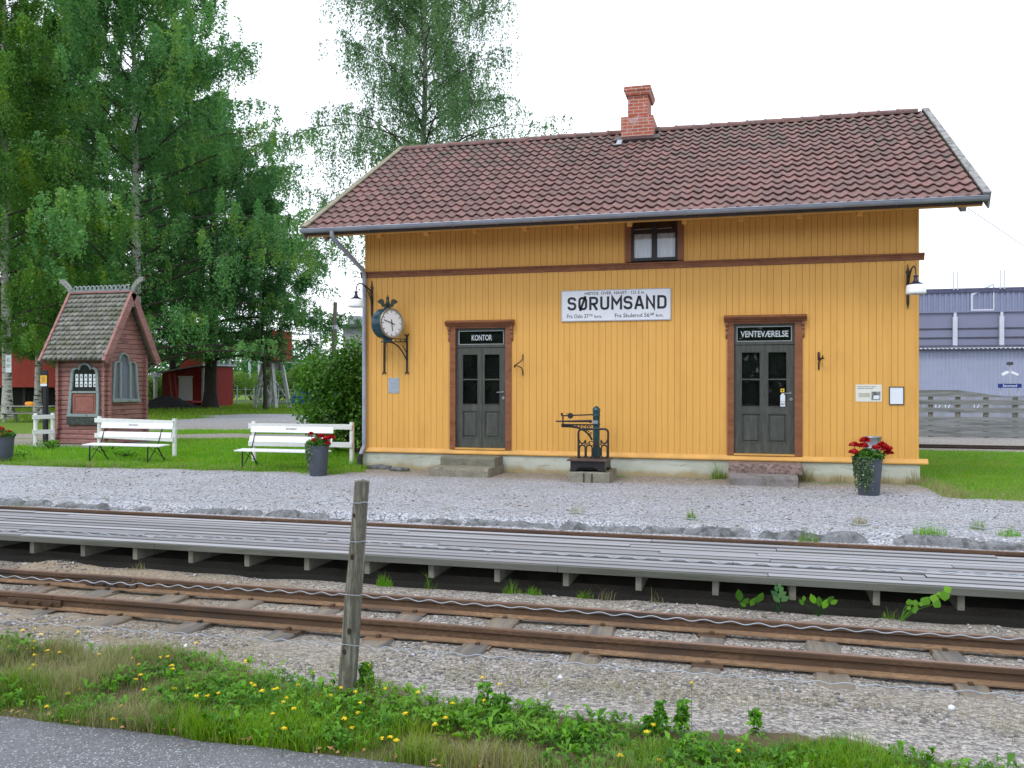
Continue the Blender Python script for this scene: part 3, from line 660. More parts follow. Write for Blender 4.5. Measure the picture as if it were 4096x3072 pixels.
# foundation
nn = 90; xs = np.linspace(-.03, L_H+.03, nn); V = []; Fq = []
for x in xs:
    for zz in np.linspace(-.12, .335, 8): V.append((x, -.045-.02*float(fbm(np.array(x*2), np.array(zz*4), 90)-.5)-(.03*max(0, .12-zz)), zz))
Fq = [(i*8+k, (i+1)*8+k, (i+1)*8+k+1, i*8+k+1) for i in range(nn-1) for k in range(7)]
mb = MB(); mb.add(V, Fq); mb.add([(-.03, -.045, -.12), (-.03, D_H, -.12), (-.03, D_H, .335), (-.03, -.045, .335)], [(0, 1, 2, 3)]); mb.add([(L_H+.03, -.045, -.12), (L_H+.03, D_H, -.12), (L_H+.03, D_H, .335), (L_H+.03, -.045, .335)], [(3, 2, 1, 0)])
def plinthmat():
    m, N, L, P = _nt("stained foundation"); v = posv(N, L); sx = N.new("ShaderNodeSeparateXYZ"); L.new(v, sx.inputs[0])
    col = mixc(N, L, rampf(N, L, noise(N, L, v, 1.7, 6), .35, .68), (.50, .53, .47), (.40, .42, .36))
    col = mixc(N, L, rampf(N, L, noise(N, L, posv(N, L, (1, 1, 5)), 2.2, 6, .7), .56, .68), col, (.30, .30, .24))
    d = rampf(N, L, math_(N, L, 'ADD', sx.outputs[2], math_(N, L, 'MULTIPLY', noise(N, L, v, 4, 5), -.22)), .06, -.09)
    col = mixc(N, L, d, col, (.33, .27, .15)); L.new(col, P.inputs["Base Color"]); P.inputs["Roughness"].default_value = .9; bumpn(N, L, P, noise(N, L, v, 30, 6), .35); return m
mb.build("foundation", plinthmat(), house, recalc=False)

# ------------------------------------------------------------------ doors
def door(k, txt, tfrac, stickers=False):
    f0, f1, l0, l1 = k['f0'], k['f1'], k['l0'], k['l1']; z0, zt, ztr = .472, 2.86, 2.475; W = l1-l0; yl = .018
    fr = MB(); fr.box(f0, l0, -.052, .06, .436, 2.905); fr.box(l1, f1, -.052, .06, .436, 2.905); fr.box(l0, l1, -.045, .06, zt, 2.905)
    fo = fr.build("door_frame", brown, house, bevel=.004)
    th = MB(); th.box(l0+.001, l1-.001, -.06, .08, .437, z0-.004); th.build("threshold", ochre_d, fo)
    hd = MB(); hd.prism([(-.0, 2.90), (-.085, 2.90), (-.10, 2.925), (-.14, 2.945), (-.165, 2.975), (-.165, 2.99), (0, 3.03)], k['h0'], k['h1'], 'x'); hd.build("hood", brown, fo)
    for xc in (f0+.01, f1-.01):
        c = MB(); s_ = -1 if xc < (f0+f1)/2 else 1; c.prism([(-.021, 2.899), (-.09, 2.899), (-.085, 2.84), (-.06, 2.80), (-.07, 2.76), (-.045, 2.73), (-.06, 2.66), (-.04, 2.60), (-.021, 2.59)], xc+s_*.022-.02, xc+s_*.022+.02, 'x')
        c.prism([(-.053, 2.86), (-.10, 2.865), (-.10, 2.83), (-.053, 2.83)], xc+s_*.022-.026, xc+s_*.022+.026, 'x'); c.build("console", brown, fo)
    # leaf with stiles, rails and panels
    d = MB(); g = [(.120, .440), (.560, .880)]; zg0, zgm, zg1 = 1.327, 1.835, 2.345; zp0, zp1 = .66, 1.21
    X = lambda t: l0+t*W
    yf, yb = yl, yl+.045
    d.box(l0, X(.120), yf, yb, z0, ztr-.012); d.box(X(.880), l1, yf, yb, z0, ztr-.012); d.box(X(.440), X(.560), yf, yb, zp0, zg1)
    d.box(X(.120), X(.880), yf, yb, z0, zp0); d.box(X(.120), X(.880), yf, yb, zg1, ztr-.012)
    for a, b in g: d.box(X(a), X(b), yf, yb, zp1, zg0); d.box(X(a), X(b), yf+.004, yb-.004, zgm-.013, zgm+.013)
    for a, b in g: d.box(X(a), X(b), yf+.022, yb-.004, zp0, zp1)
    df = d.build("door", doorg, house, bevel=.003)
    pm = MB()
    for a, b in g:
        pm.taper(X(a)+.035, X(b)-.035, 0, zp1-zp0-.07, 0, .014, .02, .02, Matrix.Translation((0, yf+.0215, zp0+.035)) @ Matrix.Rotation(R(90), 4, 'X'))
        o_ = [(X(a), zg0), (X(b), zg0), (X(b), zg1), (X(a), zg1)]; i_ = [(X(a)+.012, zg0+.012), (X(b)-.012, zg0+.012), (X(b)-.012, zg1-.012), (X(a)+.012, zg1-.012)]
        pm.ring(o_, i_, yf-.006, yf+.012, 'y'); o_ = [(X(a), zp0), (X(b), zp0), (X(b), zp1), (X(a), zp1)]; i_ = [(p[0]+(.014 if p[0] < X((a+b)/2) else -.014), p[1]+(.014 if p[1] < .9 else -.014)) for p in o_]; pm.ring(o_, i_, yf-.005, yf+.018, 'y')
    pm.box(X(.5)-.018, X(.5)+.018, yf-.012, yf-.0005, z0+.012, ztr-.02); pm.build("moulding", doorg, df)
    for a, b in g:
        for q0, q1 in ((zg0, zgm), (zgm, zg1)):
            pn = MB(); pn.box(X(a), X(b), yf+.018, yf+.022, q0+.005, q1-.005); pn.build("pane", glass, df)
    h = MB(); hx, hz = X(.935), 1.585
    h.lathe([(0, 0), (.022, 0), (.022, .008), (0, .008)], n=14, M=Matrix.Translation((hx, yf, hz)) @ Matrix.Rotation(R(90), 4, 'X')); h.tube([(hx, yf, hz), (hx, yf-.045, hz), (hx-.01, yf-.055, hz), (hx-.115, yf-.055, hz-.006)], .009, 8); h.build("handle", zinc, df, smooth=40)
    h = MB(); h.lathe([(0, 0), (.03, 0), (.028, .012), (0, .014)], n=16, M=Matrix.Translation((hx+.01, yf, hz-.115)) @ Matrix.Rotation(R(90), 4, 'X')); h.build("lock", zinc, df, smooth=40)
    # transom light
    t = MB(); o_ = [(l0, ztr), (l1, ztr), (l1, zt), (l0, zt)]; e = .052; i_ = [(l0+e, ztr+e+.01), (l1-e, ztr+e+.01), (l1-e, zt-e), (l0+e, zt-e)]
    t.ring(o_, i_, yl-.006, yl+.05, 'y'); to = t.build("transom", doorg, house, bevel=.003)
    b_ = MB(); b_.ring(i_, [(i_[0][0]+.008, i_[0][1]+.008), (i_[1][0]-.008, i_[1][1]+.008), (i_[2][0]-.008, i_[2][1]-.008), (i_[3][0]+.008, i_[3][1]-.008)], yl-.010, yl+.012, 'y'); b_.build("glazing_bead", silver, to)
    p = MB(); p.box(i_[0][0], i_[1][0], yl+.016, yl+.02, i_[0][1], i_[2][1]); p.build("pane", glass, to)
    zc = (i_[0][1]+i_[2][1])/2
    text_mb(txt, l0+tfrac[0]*W, l0+tfrac[1]*W, zc-.058, zc+.058, yl+.0125, bold=.022).build("lettering", silver, to)
    if stickers:
        s = MB(); s.box(X(.772), X(.835), yf+.0155, yf+.0172, 1.60, 1.665); s.build("yellow_sticker", yellow, df)
        s = MB(); x0 = X(.77); s.prism([(x0, 1.43), (x0+.085, 1.43), (x0+.085, 1.545), (x0+.062, 1.562), (x0+.062, 1.58), (x0+.022, 1.58), (x0+.022, 1.562), (x0, 1.545)], yf+.0155, yf+.0172, 'y'); s.box(x0, x0+.085, yf+.0155, yf+.0172, 1.335, 1.422); s.build("white_sticker", papw, df)
        s = MB(); s.box(x0+.006, x0+.079, yf+.0142, yf+.0154, 1.385, 1.395); s.box(x0+.006, x0+.07, yf+.0142, yf+.0154, 1.365, 1.375); s.box(X(.79), X(.815), yf+.0142, yf+.0154, 1.615, 1.65); s.build("sticker_print", black, df)
door(K, "KONTOR", (.305, .715)); door(Vd, "VENTEVÆRELSE", (.11, .90), True)

# ------------------------------------------------------------------ upper window
zt_ = 5.20; wf_ = MB(); wf_.box(WX0, WX0+.115, -.05, .06, WZ0-.005, zt_); wf_.build("window_trim", brown, house, bevel=.003); wf_ = MB(); wf_.box(WX1-.115, WX1, -.05, .06, WZ0-.005, zt_); wf_.build("window_trim", brown, house, bevel=.003)
a0, a1, zw0 = WX0+.117, WX1-.117, WZ0+.01; xm = (a0+a1)/2
w = MB(); w.box(a0, a0+.045, -.028, .05, zw0, zt_); w.box(a1-.045, a1, -.028, .05, zw0, zt_); w.box(xm-.05, xm+.05, -.035, .05, zw0, zt_); w.box(a0+.045, xm-.05, -.028, .05, zw0, zw0+.06); w.box(xm+.05, a1-.045, -.028, .05, zw0, zw0+.06)
zb_ = zw0+.535
for p0, p1 in ((a0+.045, xm-.05), (xm+.05, a1-.045)): w.box(p0, p1, -.02, .04, zb_, zb_+.035)
wo = w.build("window", blackp, house, bevel=.003)
for p0, p1 in ((a0+.045, xm-.05), (xm+.05, a1-.045)):
    for q0, q1 in ((zw0+.06, zb_), (zb_+.035, zt_)):
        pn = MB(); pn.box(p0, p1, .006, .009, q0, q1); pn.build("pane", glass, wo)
    c = MB(); nn = 40; xs = np.linspace(p0-.01, p1+.01, nn); zz0, zz1 = zw0+.05, zb_-.015
    c.add([(x, .024+.005*math.sin(x*90)+.003*math.sin(x*41), z) for z in (zz0, zz1) for x in xs], [(i, i+1, nn+i+1, nn+i) for i in range(nn-1)]); c.build("curtain", MAT("white curtain", (.80, .84, .90), .8, .03, 5), wo, recalc=False)
    c = MB(); c.tube([(p0, .03, zb_+.075), (p1-(.06 if p0 > xm else 0), .03, zb_+.085)], .008, 6); c.build("curtain_rod", papw, wo)

# ------------------------------------------------------------------ steps
def steps(x0, x1, x2, x3, mu, ml, up_rough):
    for nm, a, b, y0, z0, z1, m, rgh in (("step", x2, x3, -1.12, -.06, .165, ml, .006), ("step", x0, x1, -.62, .166, .328, mu, up_rough)):
        nX, nZ, nY = 34, 6, 10; V = []; 
        prof = [(y0, z0+(z1-z0)*t) for t in np.linspace(0, 1, nZ)]+[(y0+(-.05-y0)*t, z1) for t in np.linspace(.08, 1, nY)]
        for i in range(nX):
            x = a+(b-a)*i/(nX-1)
            for j, (yy, zz) in enumerate(prof):
                dd = rgh*2*(float(fbm(np.array(x*9), np.array((yy+zz)*9), 66, 3))-.5)
                V.append((x, yy+(dd if j < nZ else 0)+(.012 if j == nZ-1 else 0), zz+(dd*.4 if j >= nZ-1 else 0)))
        n = len(prof); Fq = [(i*n+j, (i+1)*n+j, (i+1)*n+j+1, i*n+j+1) for i in range(nX-1) for j in range(n-1)]
        mb = MB(); mb.add(V, Fq)
        for x, o in ((a, 0), (b, 1)): mb.add([(x, y0, z0), (x, -.05, z0), (x, -.05, z1), (x, y0+.012, z1)], [(0, 1, 2, 3)])
        mb.build(nm, m, house, recalc=False)
steps(1.86, 2.96, 1.80, 2.98, MAT("greenish step stone", (.20, .195, .155), .9, .25, 6, .5, 50, c2=(.11, .12, .08), s2=4, fine=.25), conc, .006)
steps(7.31, 8.57, 7.34, 8.47, rstone, MAT("grey lilac step", (.24, .22, .225), .9, .2, 6, .5, 50, c2=(.13, .12, .10), s2=4, fine=.25), .03)

# ------------------------------------------------------------------ roof
EY, EZ, RY, RZ_ = -1.033, 4.765, 4.038, 7.655; SL = math.hypot(RY-EY, RZ_-EZ); ca, sa = (RY-EY)/SL, (RZ_-EZ)/SL
XL, XR = -.858, 11.392
def roofp(x, s, h): return (x, EY+s*ca-h*sa, EZ+s*sa+h*ca)
def roofb(x, s, h): return (x, 2*RY-(EY+s*ca-h*sa), EZ+s*sa+h*ca)
mb = MB()
for fn in (roofp, roofb):
    mb.add([fn(x, s, h) for h in (-.14, -.055) for s in (0.03, SL-.0) for x in (XL+.05, XR-.05)], [(0, 2, 3, 1), (4, 5, 7, 6), (0, 1, 5, 4), (0, 4, 6, 2), (1, 3, 7, 5)])
roofo = mb.build("roof", soffit, house)
TW, NC = .2012, 17; CL = (SL-.04)/NC; NT = int(round((XR-XL-.14)/TW)); PT = 9
for fn, sgn in ((roofp, 1), (roofb, -1)):
    V, Fq, T, U = [], [], [], []
    us = np.arange(PT)/(PT-1)
    prof = .044*np.power(.5+.5*np.cos(2*np.pi*(us-.02)), 1.5)
    for c in range(NC):
        cj = random.uniform(-.004, .004)
        for t in range(NT):
            tilt = random.uniform(-.006, .007); shift = random.uniform(-.005, .005); tin = random.random(); x0 = XL+.07+t*TW+.004*math.sin(c*1.7); n0 = len(V); s0 = c*CL-.02+shift+cj; s1 = (c+1)*CL+.10
            for (s_, hh) in ((s0+.003, -.004), (s0, .014), (s0+.03, .015), (s1, -.036)):
                base = .034
                for k in range(PT): V.append(fn(x0+us[k]*TW*1.012, s_, base+hh+prof[k]+(tilt if s_ < s1 else 0) + (-.0 if hh > -.015 else 0)))
            for r_ in range(3):
                for k in range(PT-1):
                    q = (n0+r_*PT+k, n0+r_*PT+k+1, n0+(r_+1)*PT+k+1, n0+(r_+1)*PT+k); Fq.append(q if sgn > 0 else q[::-1]); T.append(tin); U.append(c/(NC-1))
    mesh_np("tiles", np.array(V), np.array(Fq), tilem, roofo, fattrs={"tint": np.array(T), "up": np.array(U)}, smooth=False)
# ridge tiles
mb = MB(); T = []; x = XL+.05; V = []; Fq = []
while x < XR-.45:
    Lr = .40; n0 = len(V); dz = random.uniform(-.008, .008)
    for xx, rr in ((x, .105), (x+.05, .112), (x+.06, .098), (x+Lr+.03, .088)):
        for k in range(11):
            a = math.pi*(-.08+1.16*k/10); V.append((xx, RY-rr*1.1*math.cos(a), RZ_+.035+dz+rr*math.sin(a)))
    for r_ in range(3):
        for k in range(10): Fq.append((n0+r_*11+k, n0+r_*11+k+1, n0+(r_+1)*11+k+1, n0+(r_+1)*11+k)[::-1]); T.append(random.random())
    for _ in range(0): pass
    x += Lr
mesh_np("ridge_tiles", np.array(V), np.array(Fq), tilem, roofo, fattrs={"tint": np.array(T), "up": np.full(len(T), .55)}, smooth=True)
# verge boards
def sbox(fn, x0, x1, s0, s1, h0, h1): return [fn(x, s, h) for h in (h0, h1) for s in (s0, s1) for x in (x0, x1)], [(0, 2, 3, 1), (4, 5, 7, 6), (0, 1, 5, 4), (2, 6, 7, 3), (0, 4, 6, 2), (1, 3, 7, 5)]
for (xo, xi, m, nm) in ((XL-.04, XL+.085, vergey, "verge_board"), (XR+.045, XR-.075, vergeg, "verge_board")):
    mb = MB()
    for fn in (roofp, roofb):
        mb.add(*sbox(fn, min(xo, xi), max(xo, xi), -.03, SL+.03, .092, .122)); mb.add(*sbox(fn, min(xo, xo+(.028 if xi > xo else -.028)), max(xo, xo+(.028 if xi > xo else -.028)), -.02, SL+.02, -.16, .091))
    mb.build(nm, m, house)
# rafters
for xr in [XL+.35]+[0.63+k*.985 for k in range(10)]+[XR-.30]:
    for fn in (roofp, roofb): mb = MB(); mb.add(*sbox(fn, xr-.045, xr+.045, .16, 1.65, -.262, -.1405)); mb.build("rafter", soffit if 0 < xr < L_H else vergeg, house)
mb = MB(); mb.add(*sbox(roofp, XL+.06, XR-.06, -.02, .028, -.09, .02)); mb.build("fascia", MAT("dark fascia", (.05, .035, .03), .7), house)
# gutter
gy, gz, gr = EY-.075, EZ+.018, .066
mb = MB(); M_ = Matrix.Translation((XL-.03, gy, gz)) @ Matrix.Rotation(R(90), 4, 'Y')
Lg = XR-XL+.02; n = 14; V = []; 
for xx in (XL-.03, XL-.03+Lg):
    for rr in (gr, gr-.006):
        for k in range(n+1): a = math.pi+math.pi*k/n; V.append((xx, gy+rr*math.cos(a), gz+rr*math.sin(a)))
q = n+1; Fq = [(k, k+1, 2*q+k+1, 2*q+k) for k in range(n)]+[(q+k, 3*q+k, 3*q+k+1, q+k+1) for k in range(n)]+[(k, q+k, q+k+1, k+1) for k in range(n)]+[(2*q+k, 2*q+k+1, 3*q+k+1, 3*q+k) for k in range(n)]
mb.add(V, Fq); mb.tube([(XL-.03, gy-gr, gz+.004), (XL-.03+Lg, gy-gr, gz+.004)], .009, 8)
for xx in (XL-.03, XL-.03+Lg): mb.prism([(gy+gr*math.cos(math.pi+math.pi*k/n), gz+gr*math.sin(math.pi+math.pi*k/n)) for k in range(n+1)], xx-.002, xx+.002, 'x')
gut = mb.build("gutter", pipeg, house, smooth=40)
for k in range(14):
    xx = XL+.55+k*.86; b = MB(); b.tube([(xx, gy-gr-.004, gz+.022), (xx, gy-gr-.012, gz+.006)]+[(xx, gy+(gr+.006)*math.cos(math.pi+math.pi*j/8), gz+(gr+.006)*math.sin(math.pi+math.pi*j/8)) for j in range(9)], .007, 6); b.build("gutter_bracket", pipeg, gut)
# downpipe
dp = MB(); dp.tube([(-.22, gy, gz-.05), (-.22, gy, gz-.13), (-.20, gy+.02, gz-.19), (.0, -.14, 4.08), (.005, -.085, 3.98), (.005, -.085, 3.85), (.005, -.085, .50), (.0, -.095, .43), (-.05, -.16, .28)], .044, 14)
for z in (3.80, 2.16, .56): dp.tube([(.005, -.085, z), (.005, -.085, z+.035)], .05, 14)
dpo = dp.build("downpipe", pipeg, house, smooth=50)
s = MB(); s.tube([(-.042, -.15, .30), (-.055, -.18, .20), (-.03, -.20, -.03)], [.052, .055, .057], 14); s.build("drain_shoe", pipeb, dpo, smooth=50)
w = MB(); w.tube([(-.05, gy+.1, gz-.12), (-.02, -.2, 4.1), (.06, -.03, 3.97)], .004, 5); w.build("cable", black, dpo)
# chimney
cx0, cx1 = 4.80, 5.545; cy0, cy1 = 3.50, 4.58
ch = MB(); ch.box(cx0, cx1, cy0, cy1, 7.1, 7.93); co = ch.build("chimney", brickm, roofo, bevel=.006)
u = MB(); u.box(cx0+.14, cx1-.14, cy0+.12, cy1-.16, 7.931, 8.50)
u.build("shaft", brickm, roofo, bevel=.006)
u = MB(); u.taper(cx0+.10, cx1-.10, cy0+.08, cy1-.12, 8.44, 8.54, -.035, -.035); u.box(cx0+.06, cx1-.06, cy0+.04, cy1-.08, 8.541, 8.62); u.box(cx0+.07, cx1-.07, cy0+.05, cy1-.09, 8.6215, 8.645); u.build("chimney_cap", brickm, roofo, bevel=.005)
f = MB(); f.add(*sbox(roofp, cx0-.14, cx1+.16, (cy0-EY)/ca-.20, (cy0-EY)/ca+.1, .04, .105)); f.build("chimney_flashing", MAT("dark lead flashing", (.045, .03, .035), .5, .2, 5), roofo)
f = MB(); f.add(*sbox(roofp, 4.76, 4.88, (cy0-EY)/ca-.55, (cy0-EY)/ca-.22, .10, .112)); f.add(*sbox(roofp, 4.70, 4.90, (cy0-EY)/ca-.60, (cy0-EY)/ca-.55, .10, .114)); f.build("roof_step", zinc, roofo)
# ================================================================== THINGS ON AND BY THE HOUSE
YW = -.022
# ------------------------------------------------------------------ station sign
sg = thing("station_sign", "white enamel sign reading SØRUMSAND in black letters on the yellow wall", "sign", (4.14, YW, 2.962))
SW, SH = 2.10, .592
mb = MB(); mb.box(0, SW, -.022, -.001, 0, SH); bd = mb.build("board", signw, sg, bevel=.003)
mb = MB(); mb.ring([(-.004, -.004), (SW+.004, -.004), (SW+.004, SH+.004), (-.004, SH+.004)], [(.012, .012), (SW-.012, .012), (SW-.012, SH-.012), (.012, SH-.012)], -.026, -.0015, 'y'); mb.build("rim", MAT("sign rim grey", (.42, .45, .52), .4, .05, 4), sg)
def glyph(ch, x, z, w, h):
    r = w*.30; q = lambda a, b: (x+a*w, z+b*h)
    def rr(x0, z0, x1, z1, c, closed=True):
        k = c*.30; return [(x0+c, z0), (x1-c, z0), (x1-k, z0+k), (x1, z0+c), (x1, z1-c), (x1-k, z1-k), (x1-c, z1), (x0+c, z1), (x0+k, z1-k), (x0, z1-c), (x0, z0+c), (x0+k, z0+k)]
    c = .045
    if ch in "OØ":
        out = [(rr(x, z, x+w, z+h, c), True)]
        if ch == "Ø": out.append(([(x+.012, z-.035), (x+w-.012, z+h+.035)], False))
        return out
    if ch == "S":
        k = c*.3; m = z+h*.53
        return [([(x, z+h*.24), (x, z+c), (x+k, z+k), (x+c, z), (x+w-c, z), (x+w-k, z+k), (x+w, z+c), (x+w, m-c), (x+w-k, m-k), (x+w-c, m), (x+c, m), (x+k, m+k), (x, m+c), (x, z+h-c), (x+k, z+h-k), (x+c, z+h), (x+w-c, z+h), (x+w-k, z+h-k), (x+w, z+h-c), (x+w, z+h*.77)], False)]
    if ch == "R":
        k = c*.3; m = z+h*.45
        return [([(x, z-.022), (x, z+h), (x+w-c, z+h), (x+w-k, z+h-k), (x+w, z+h-c), (x+w, m+c), (x+w-k, m+k), (x+w-c, m), (x+.02, m)], False), ([(x+w*.45, m), (x+w, z-.022)], False)]
    if ch == "U":
        k = c*.3; return [([(x, z+h+.022), (x, z+c), (x+k, z+k), (x+c, z), (x+w-c, z), (x+w-k, z+k), (x+w, z+c), (x+w, z+h+.022)], False)]
    if ch == "M": return [([(x, z-.022), (x, z+h), (x+w/2, z+h*.42), (x+w, z+h), (x+w, z-.022)], False)]
    if ch == "A": return [([(x-.01, z-.022), (x+w*.42, z+h), (x+w*.58, z+h), (x+w+.01, z-.022)], False), ([(x+w*.17, z+h*.27), (x+w*.83, z+h*.27)], False)]
    if ch == "N": return [([(x, z-.022), (x, z+h), (x+w, z), (x+w, z+h+.022)], False)]
    if ch == "D":
        k = c*.3; return [([(x, z), (x, z+h), (x+w-c, z+h), (x+w-k, z+h-k), (x+w, z+h-c), (x+w, z+c), (x+w-k, z+k), (x+w-c, z)], True)]
polys = []; x = .142; ad = .2135
for ch in "SØRUMSAND":
    w = {'M': .165}.get(ch, .130); polys += glyph(ch, x, .232, w, .212); x += ad-(.0 if ch != 'M' else -.02)
mb = strokes_mb(polys, .044, -.0262, -.0225)
for t, x0, x1, z0, z1 in (("HØYDE  OVER  HAVET · 121.5 m", .46, 1.60, .503, .560), ("Fra Oslo 37", .112, .535, .058, .135), ("74", .545, .612, .098, .138), ("km.", .65, .80, .058, .118), ("Fra Skulerud 56", 1.045, 1.70, .058, .135), ("28", 1.712, 1.785, .098, .138), ("km.", 1.825, 1.965, .058, .118)):
    q = text_mb(t, x0, x1, z0, z1, -.0235, bold=.012 if z0 > .3 else .008); mb.add(q.v, q.f)
mb.box(.545, .612, -.0262, -.0225, .092, .096); mb.box(1.712, 1.785, -.0262, -.0225, .092, .096)
mb.build("lettering", black, bd, recalc=False)
for xx, zz in ((.03, .03), (SW-.03, .03), (.03, SH-.03), (SW-.03, SH-.03), (SW/2, .025)):
    mb = MB(); mb.lathe([(.007, 0), (.005, .003), (0, .004)], n=8, M=Matrix.Translation((xx, -.022, zz)) @ Matrix.Rotation(R(90), 4, 'X')); mb.build("screw", zinc, bd)

# ------------------------------------------------------------------ platform clock
ck = thing("station_clock", "round double faced clock in a dark green drum on black iron brackets", "clock", (.665, -.43, 2.955))
CR, CT = .305, .27; CA = R(63)
Mc = Matrix.Rotation(CA, 4, 'Z') @ Matrix.Rotation(R(90), 4, 'X')       # local z -> outward normal (sin, -cos)
mb = MB(); mb.lathe([(CR-.03, -CT/2), (CR, -CT/2), (CR, CT/2-.012), (CR-.006, CT/2), (CR-.03, CT/2)], n=56, M=Mc); case = mb.build("case", clockg, ck, smooth=40)
rimm = MAT("brass clock rim", (.30, .27, .20), .4, .1, 4, metal=.5)
for sgn in (1, -1):
    Mf = Mc if sgn > 0 else Matrix.Rotation(CA+math.pi, 4, 'Z') @ Matrix.Rotation(R(90), 4, 'X')
    mb = MB(); mb.lathe([(0, CT/2-.008), (CR-.028, CT/2-.008)], n=56, M=Mf); fc = mb.build("dial", opal, ck, smooth=40)
    mb = MB(); mb.lathe([(CR-.04, CT/2-.006), (CR-.036, CT/2+.012), (CR-.010, CT/2+.016), (CR-.002, CT/2-.002), (CR-.04, CT/2-.006)], n=56, M=Mf); mb.build("rim", rimm, ck, smooth=50)
    mb = MB()
    for k in range(60):
        a = 2*math.pi*k/60; L_ = .052 if k % 5 == 0 else .016; w = .013 if k % 5 == 0 else .006; Mr = Mf @ Matrix.Rotation(-a, 4, 'Z'); ro = CR-.046
        mb.box(-w/2, w/2, ro-L_, ro, CT/2-.0075, CT/2-.005, Mr)
    mb.build("hour_marks", black, fc)
    for nm, a, l0, l1, w in (("minute_hand", 6*47.6, -.075, .215, .017), ("hour_hand", 30*5.79, -.075, .16, .021)):
        h = MB(); Mr = Mf @ Matrix.Rotation(-R(a), 4, 'Z'); zz = CT/2+(.004 if nm[0] == 'm' else .0); h.prism([(-w/2, l0), (w/2, l0), (w*.36, l1), (-w*.36, l1)], zz, zz+.003, 'z', Mr); h.build(nm, black, fc)
mb = MB(); mb.lathe([(.075, CR-.012), (.075, CR+.012), (.05, CR+.028), (.03, CR+.04), (.042, CR+.05), (.02, CR+.065)], n=16)
wing = [(.02, .40), (.035, .385), (.055, .40), (.06, .45), (.075, .48), (.105, .492), (.14, .48), (.17, .455), (.19, .425), (.165, .425), (.15, .395), (.12, .395), (.11, .355), (.08, .33), (.045, .325), (.02, .335)]
Mw = Matrix.Rotation(R(20), 4, 'Z')
for s_ in (1, -1): mb.prism([(s_*a*1.12, b) for a, b in wing], -.016, .016, 'y', Mw)
mb.lathe([(.0, .335), (.028, .345), (.045, .40), (.035, .45), (.02, .475), (.03, .485), (.034, .51), (.022, .535), (.008, .545), (.014, .56), (0, .575)], n=14); mb.build("winged_finial", MAT("dark bronze", (.035, .04, .03), .4, .2, 9, metal=.4), ck, smooth=50)
mb = MB(); mb.lathe([(.0, -CR-.075), (.13, -CR-.075), (.13, -CR-.055), (.09, -CR-.045), (.10, -CR+.03)], n=20); mb.box(-.10, .10, -.09, .09, -CR-.075, -CR-.05); mb.build("base", clockg, ck, smooth=40)
for xw in (.425-.665, .925-.665):
    mb = MB(); y1 = .43+YW; zt = 2.66-2.955; zb = 1.98-2.955; ye = -.02; xe = -.03 if xw < 0 else .03
    A = lambda t, z: (xw+(xe-xw)*t, y1+(ye-y1)*t, z)
    mb.bar(A(0, zb+.03), A(0, zt+.05), .042, .036); mb.bar(A(0, zt-.055), A(1, zt-.075), .018, .018); mb.bar(A(0, zt-.0), A(1, zt-.02+.01), .018, .018)
    for t in (.12, .37, .62, .87):
        mb.bar(A(t, zt-.06), A(t, zt-.005), .012, .012)
    mb.tube([A(t, zb+.22+(zt-.08-zb-.22)*(1-(1-t)**2.4)) for t in np.linspace(.02, 1, 12)], .014, 6); mb.tube([A(.25*t, zt-.30+.16*t) for t in (0, .5, 1)], .010, 5)
    for zz, dz in ((zt+.05, .05), (zb+.03, -.06)):
        for s_ in (-.032, .032): mb.bar((xw, y1-.012, zz), (xw+s_*1.15, y1-.012, zz+dz), .022, .022, up=(0, 1, 0))
    mb.build("bracket", iron, ck)

# ------------------------------------------------------------------ wall lamps
def lamp(x, label):
    t = thing("wall_lamp", label, "wall lamp", (x, YW, 3.07), 0, "wall lamps at the corners of the house")
    mb = MB(); mb.prism([(0, 0), (.02, .10), (.026, .40), (.02, .62), (.034, .66), (.014, .70), (0, .80), (-.014, .70), (-.034, .66), (-.02, .62), (-.026, .40), (-.02, .10)], -.024, -.002, 'y')
    mb.tube([(0, -.02, .585), (0, -.12, .60), (0, -.30, .655), (0, -.50, .685), (0, -.62, .68), (0, -.72, .64), (0, -.765, .57), (0, -.775, .48)], [.016, .016, .015, .014, .013, .012, .012, .012], 8)
    mb.tube([(0, -.02, .30), (0, -.06, .40), (0, -.16, .53), (0, -.30, .62), (0, -.44, .675)], [.016, .014, .012, .010, .009], 8); mb.tube([(0, -.03, .45), (0, -.08, .52), (0, -.12, .60)], .009, 6)
    mb.build("bracket", iron, t, smooth=50)
    mb = MB(); mb.lathe([(.013, .51), (.040, .505), (.042, .49), (.028, .48), (.033, .43), (.045, .41), (.055, .395), (.105, .37), (.115, .352), (.11, .345)], (0, -.775, 0), 28); mb.build("cap", MAT("dark lamp cap", (.02, .022, .045), .35, .1, 6), t, smooth=45)
    mb = MB(); mb.lathe([(.108, .352), (.135, .345), (.148, .325), (.155, .28), (.160, .225), (.156, .200), (.146, .192), (.146, .196), (.152, .226), (.146, .28), (.136, .325), (.108, .345)], (0, -.775, -.0), 36); mb.build("shade", opal, t, smooth=60); return t
lamp(.15, "wall lamp with white shade on a black bracket above the clock by the downpipe"); lamp(10.365, "wall lamp with white shade on a black bracket above the two notices")

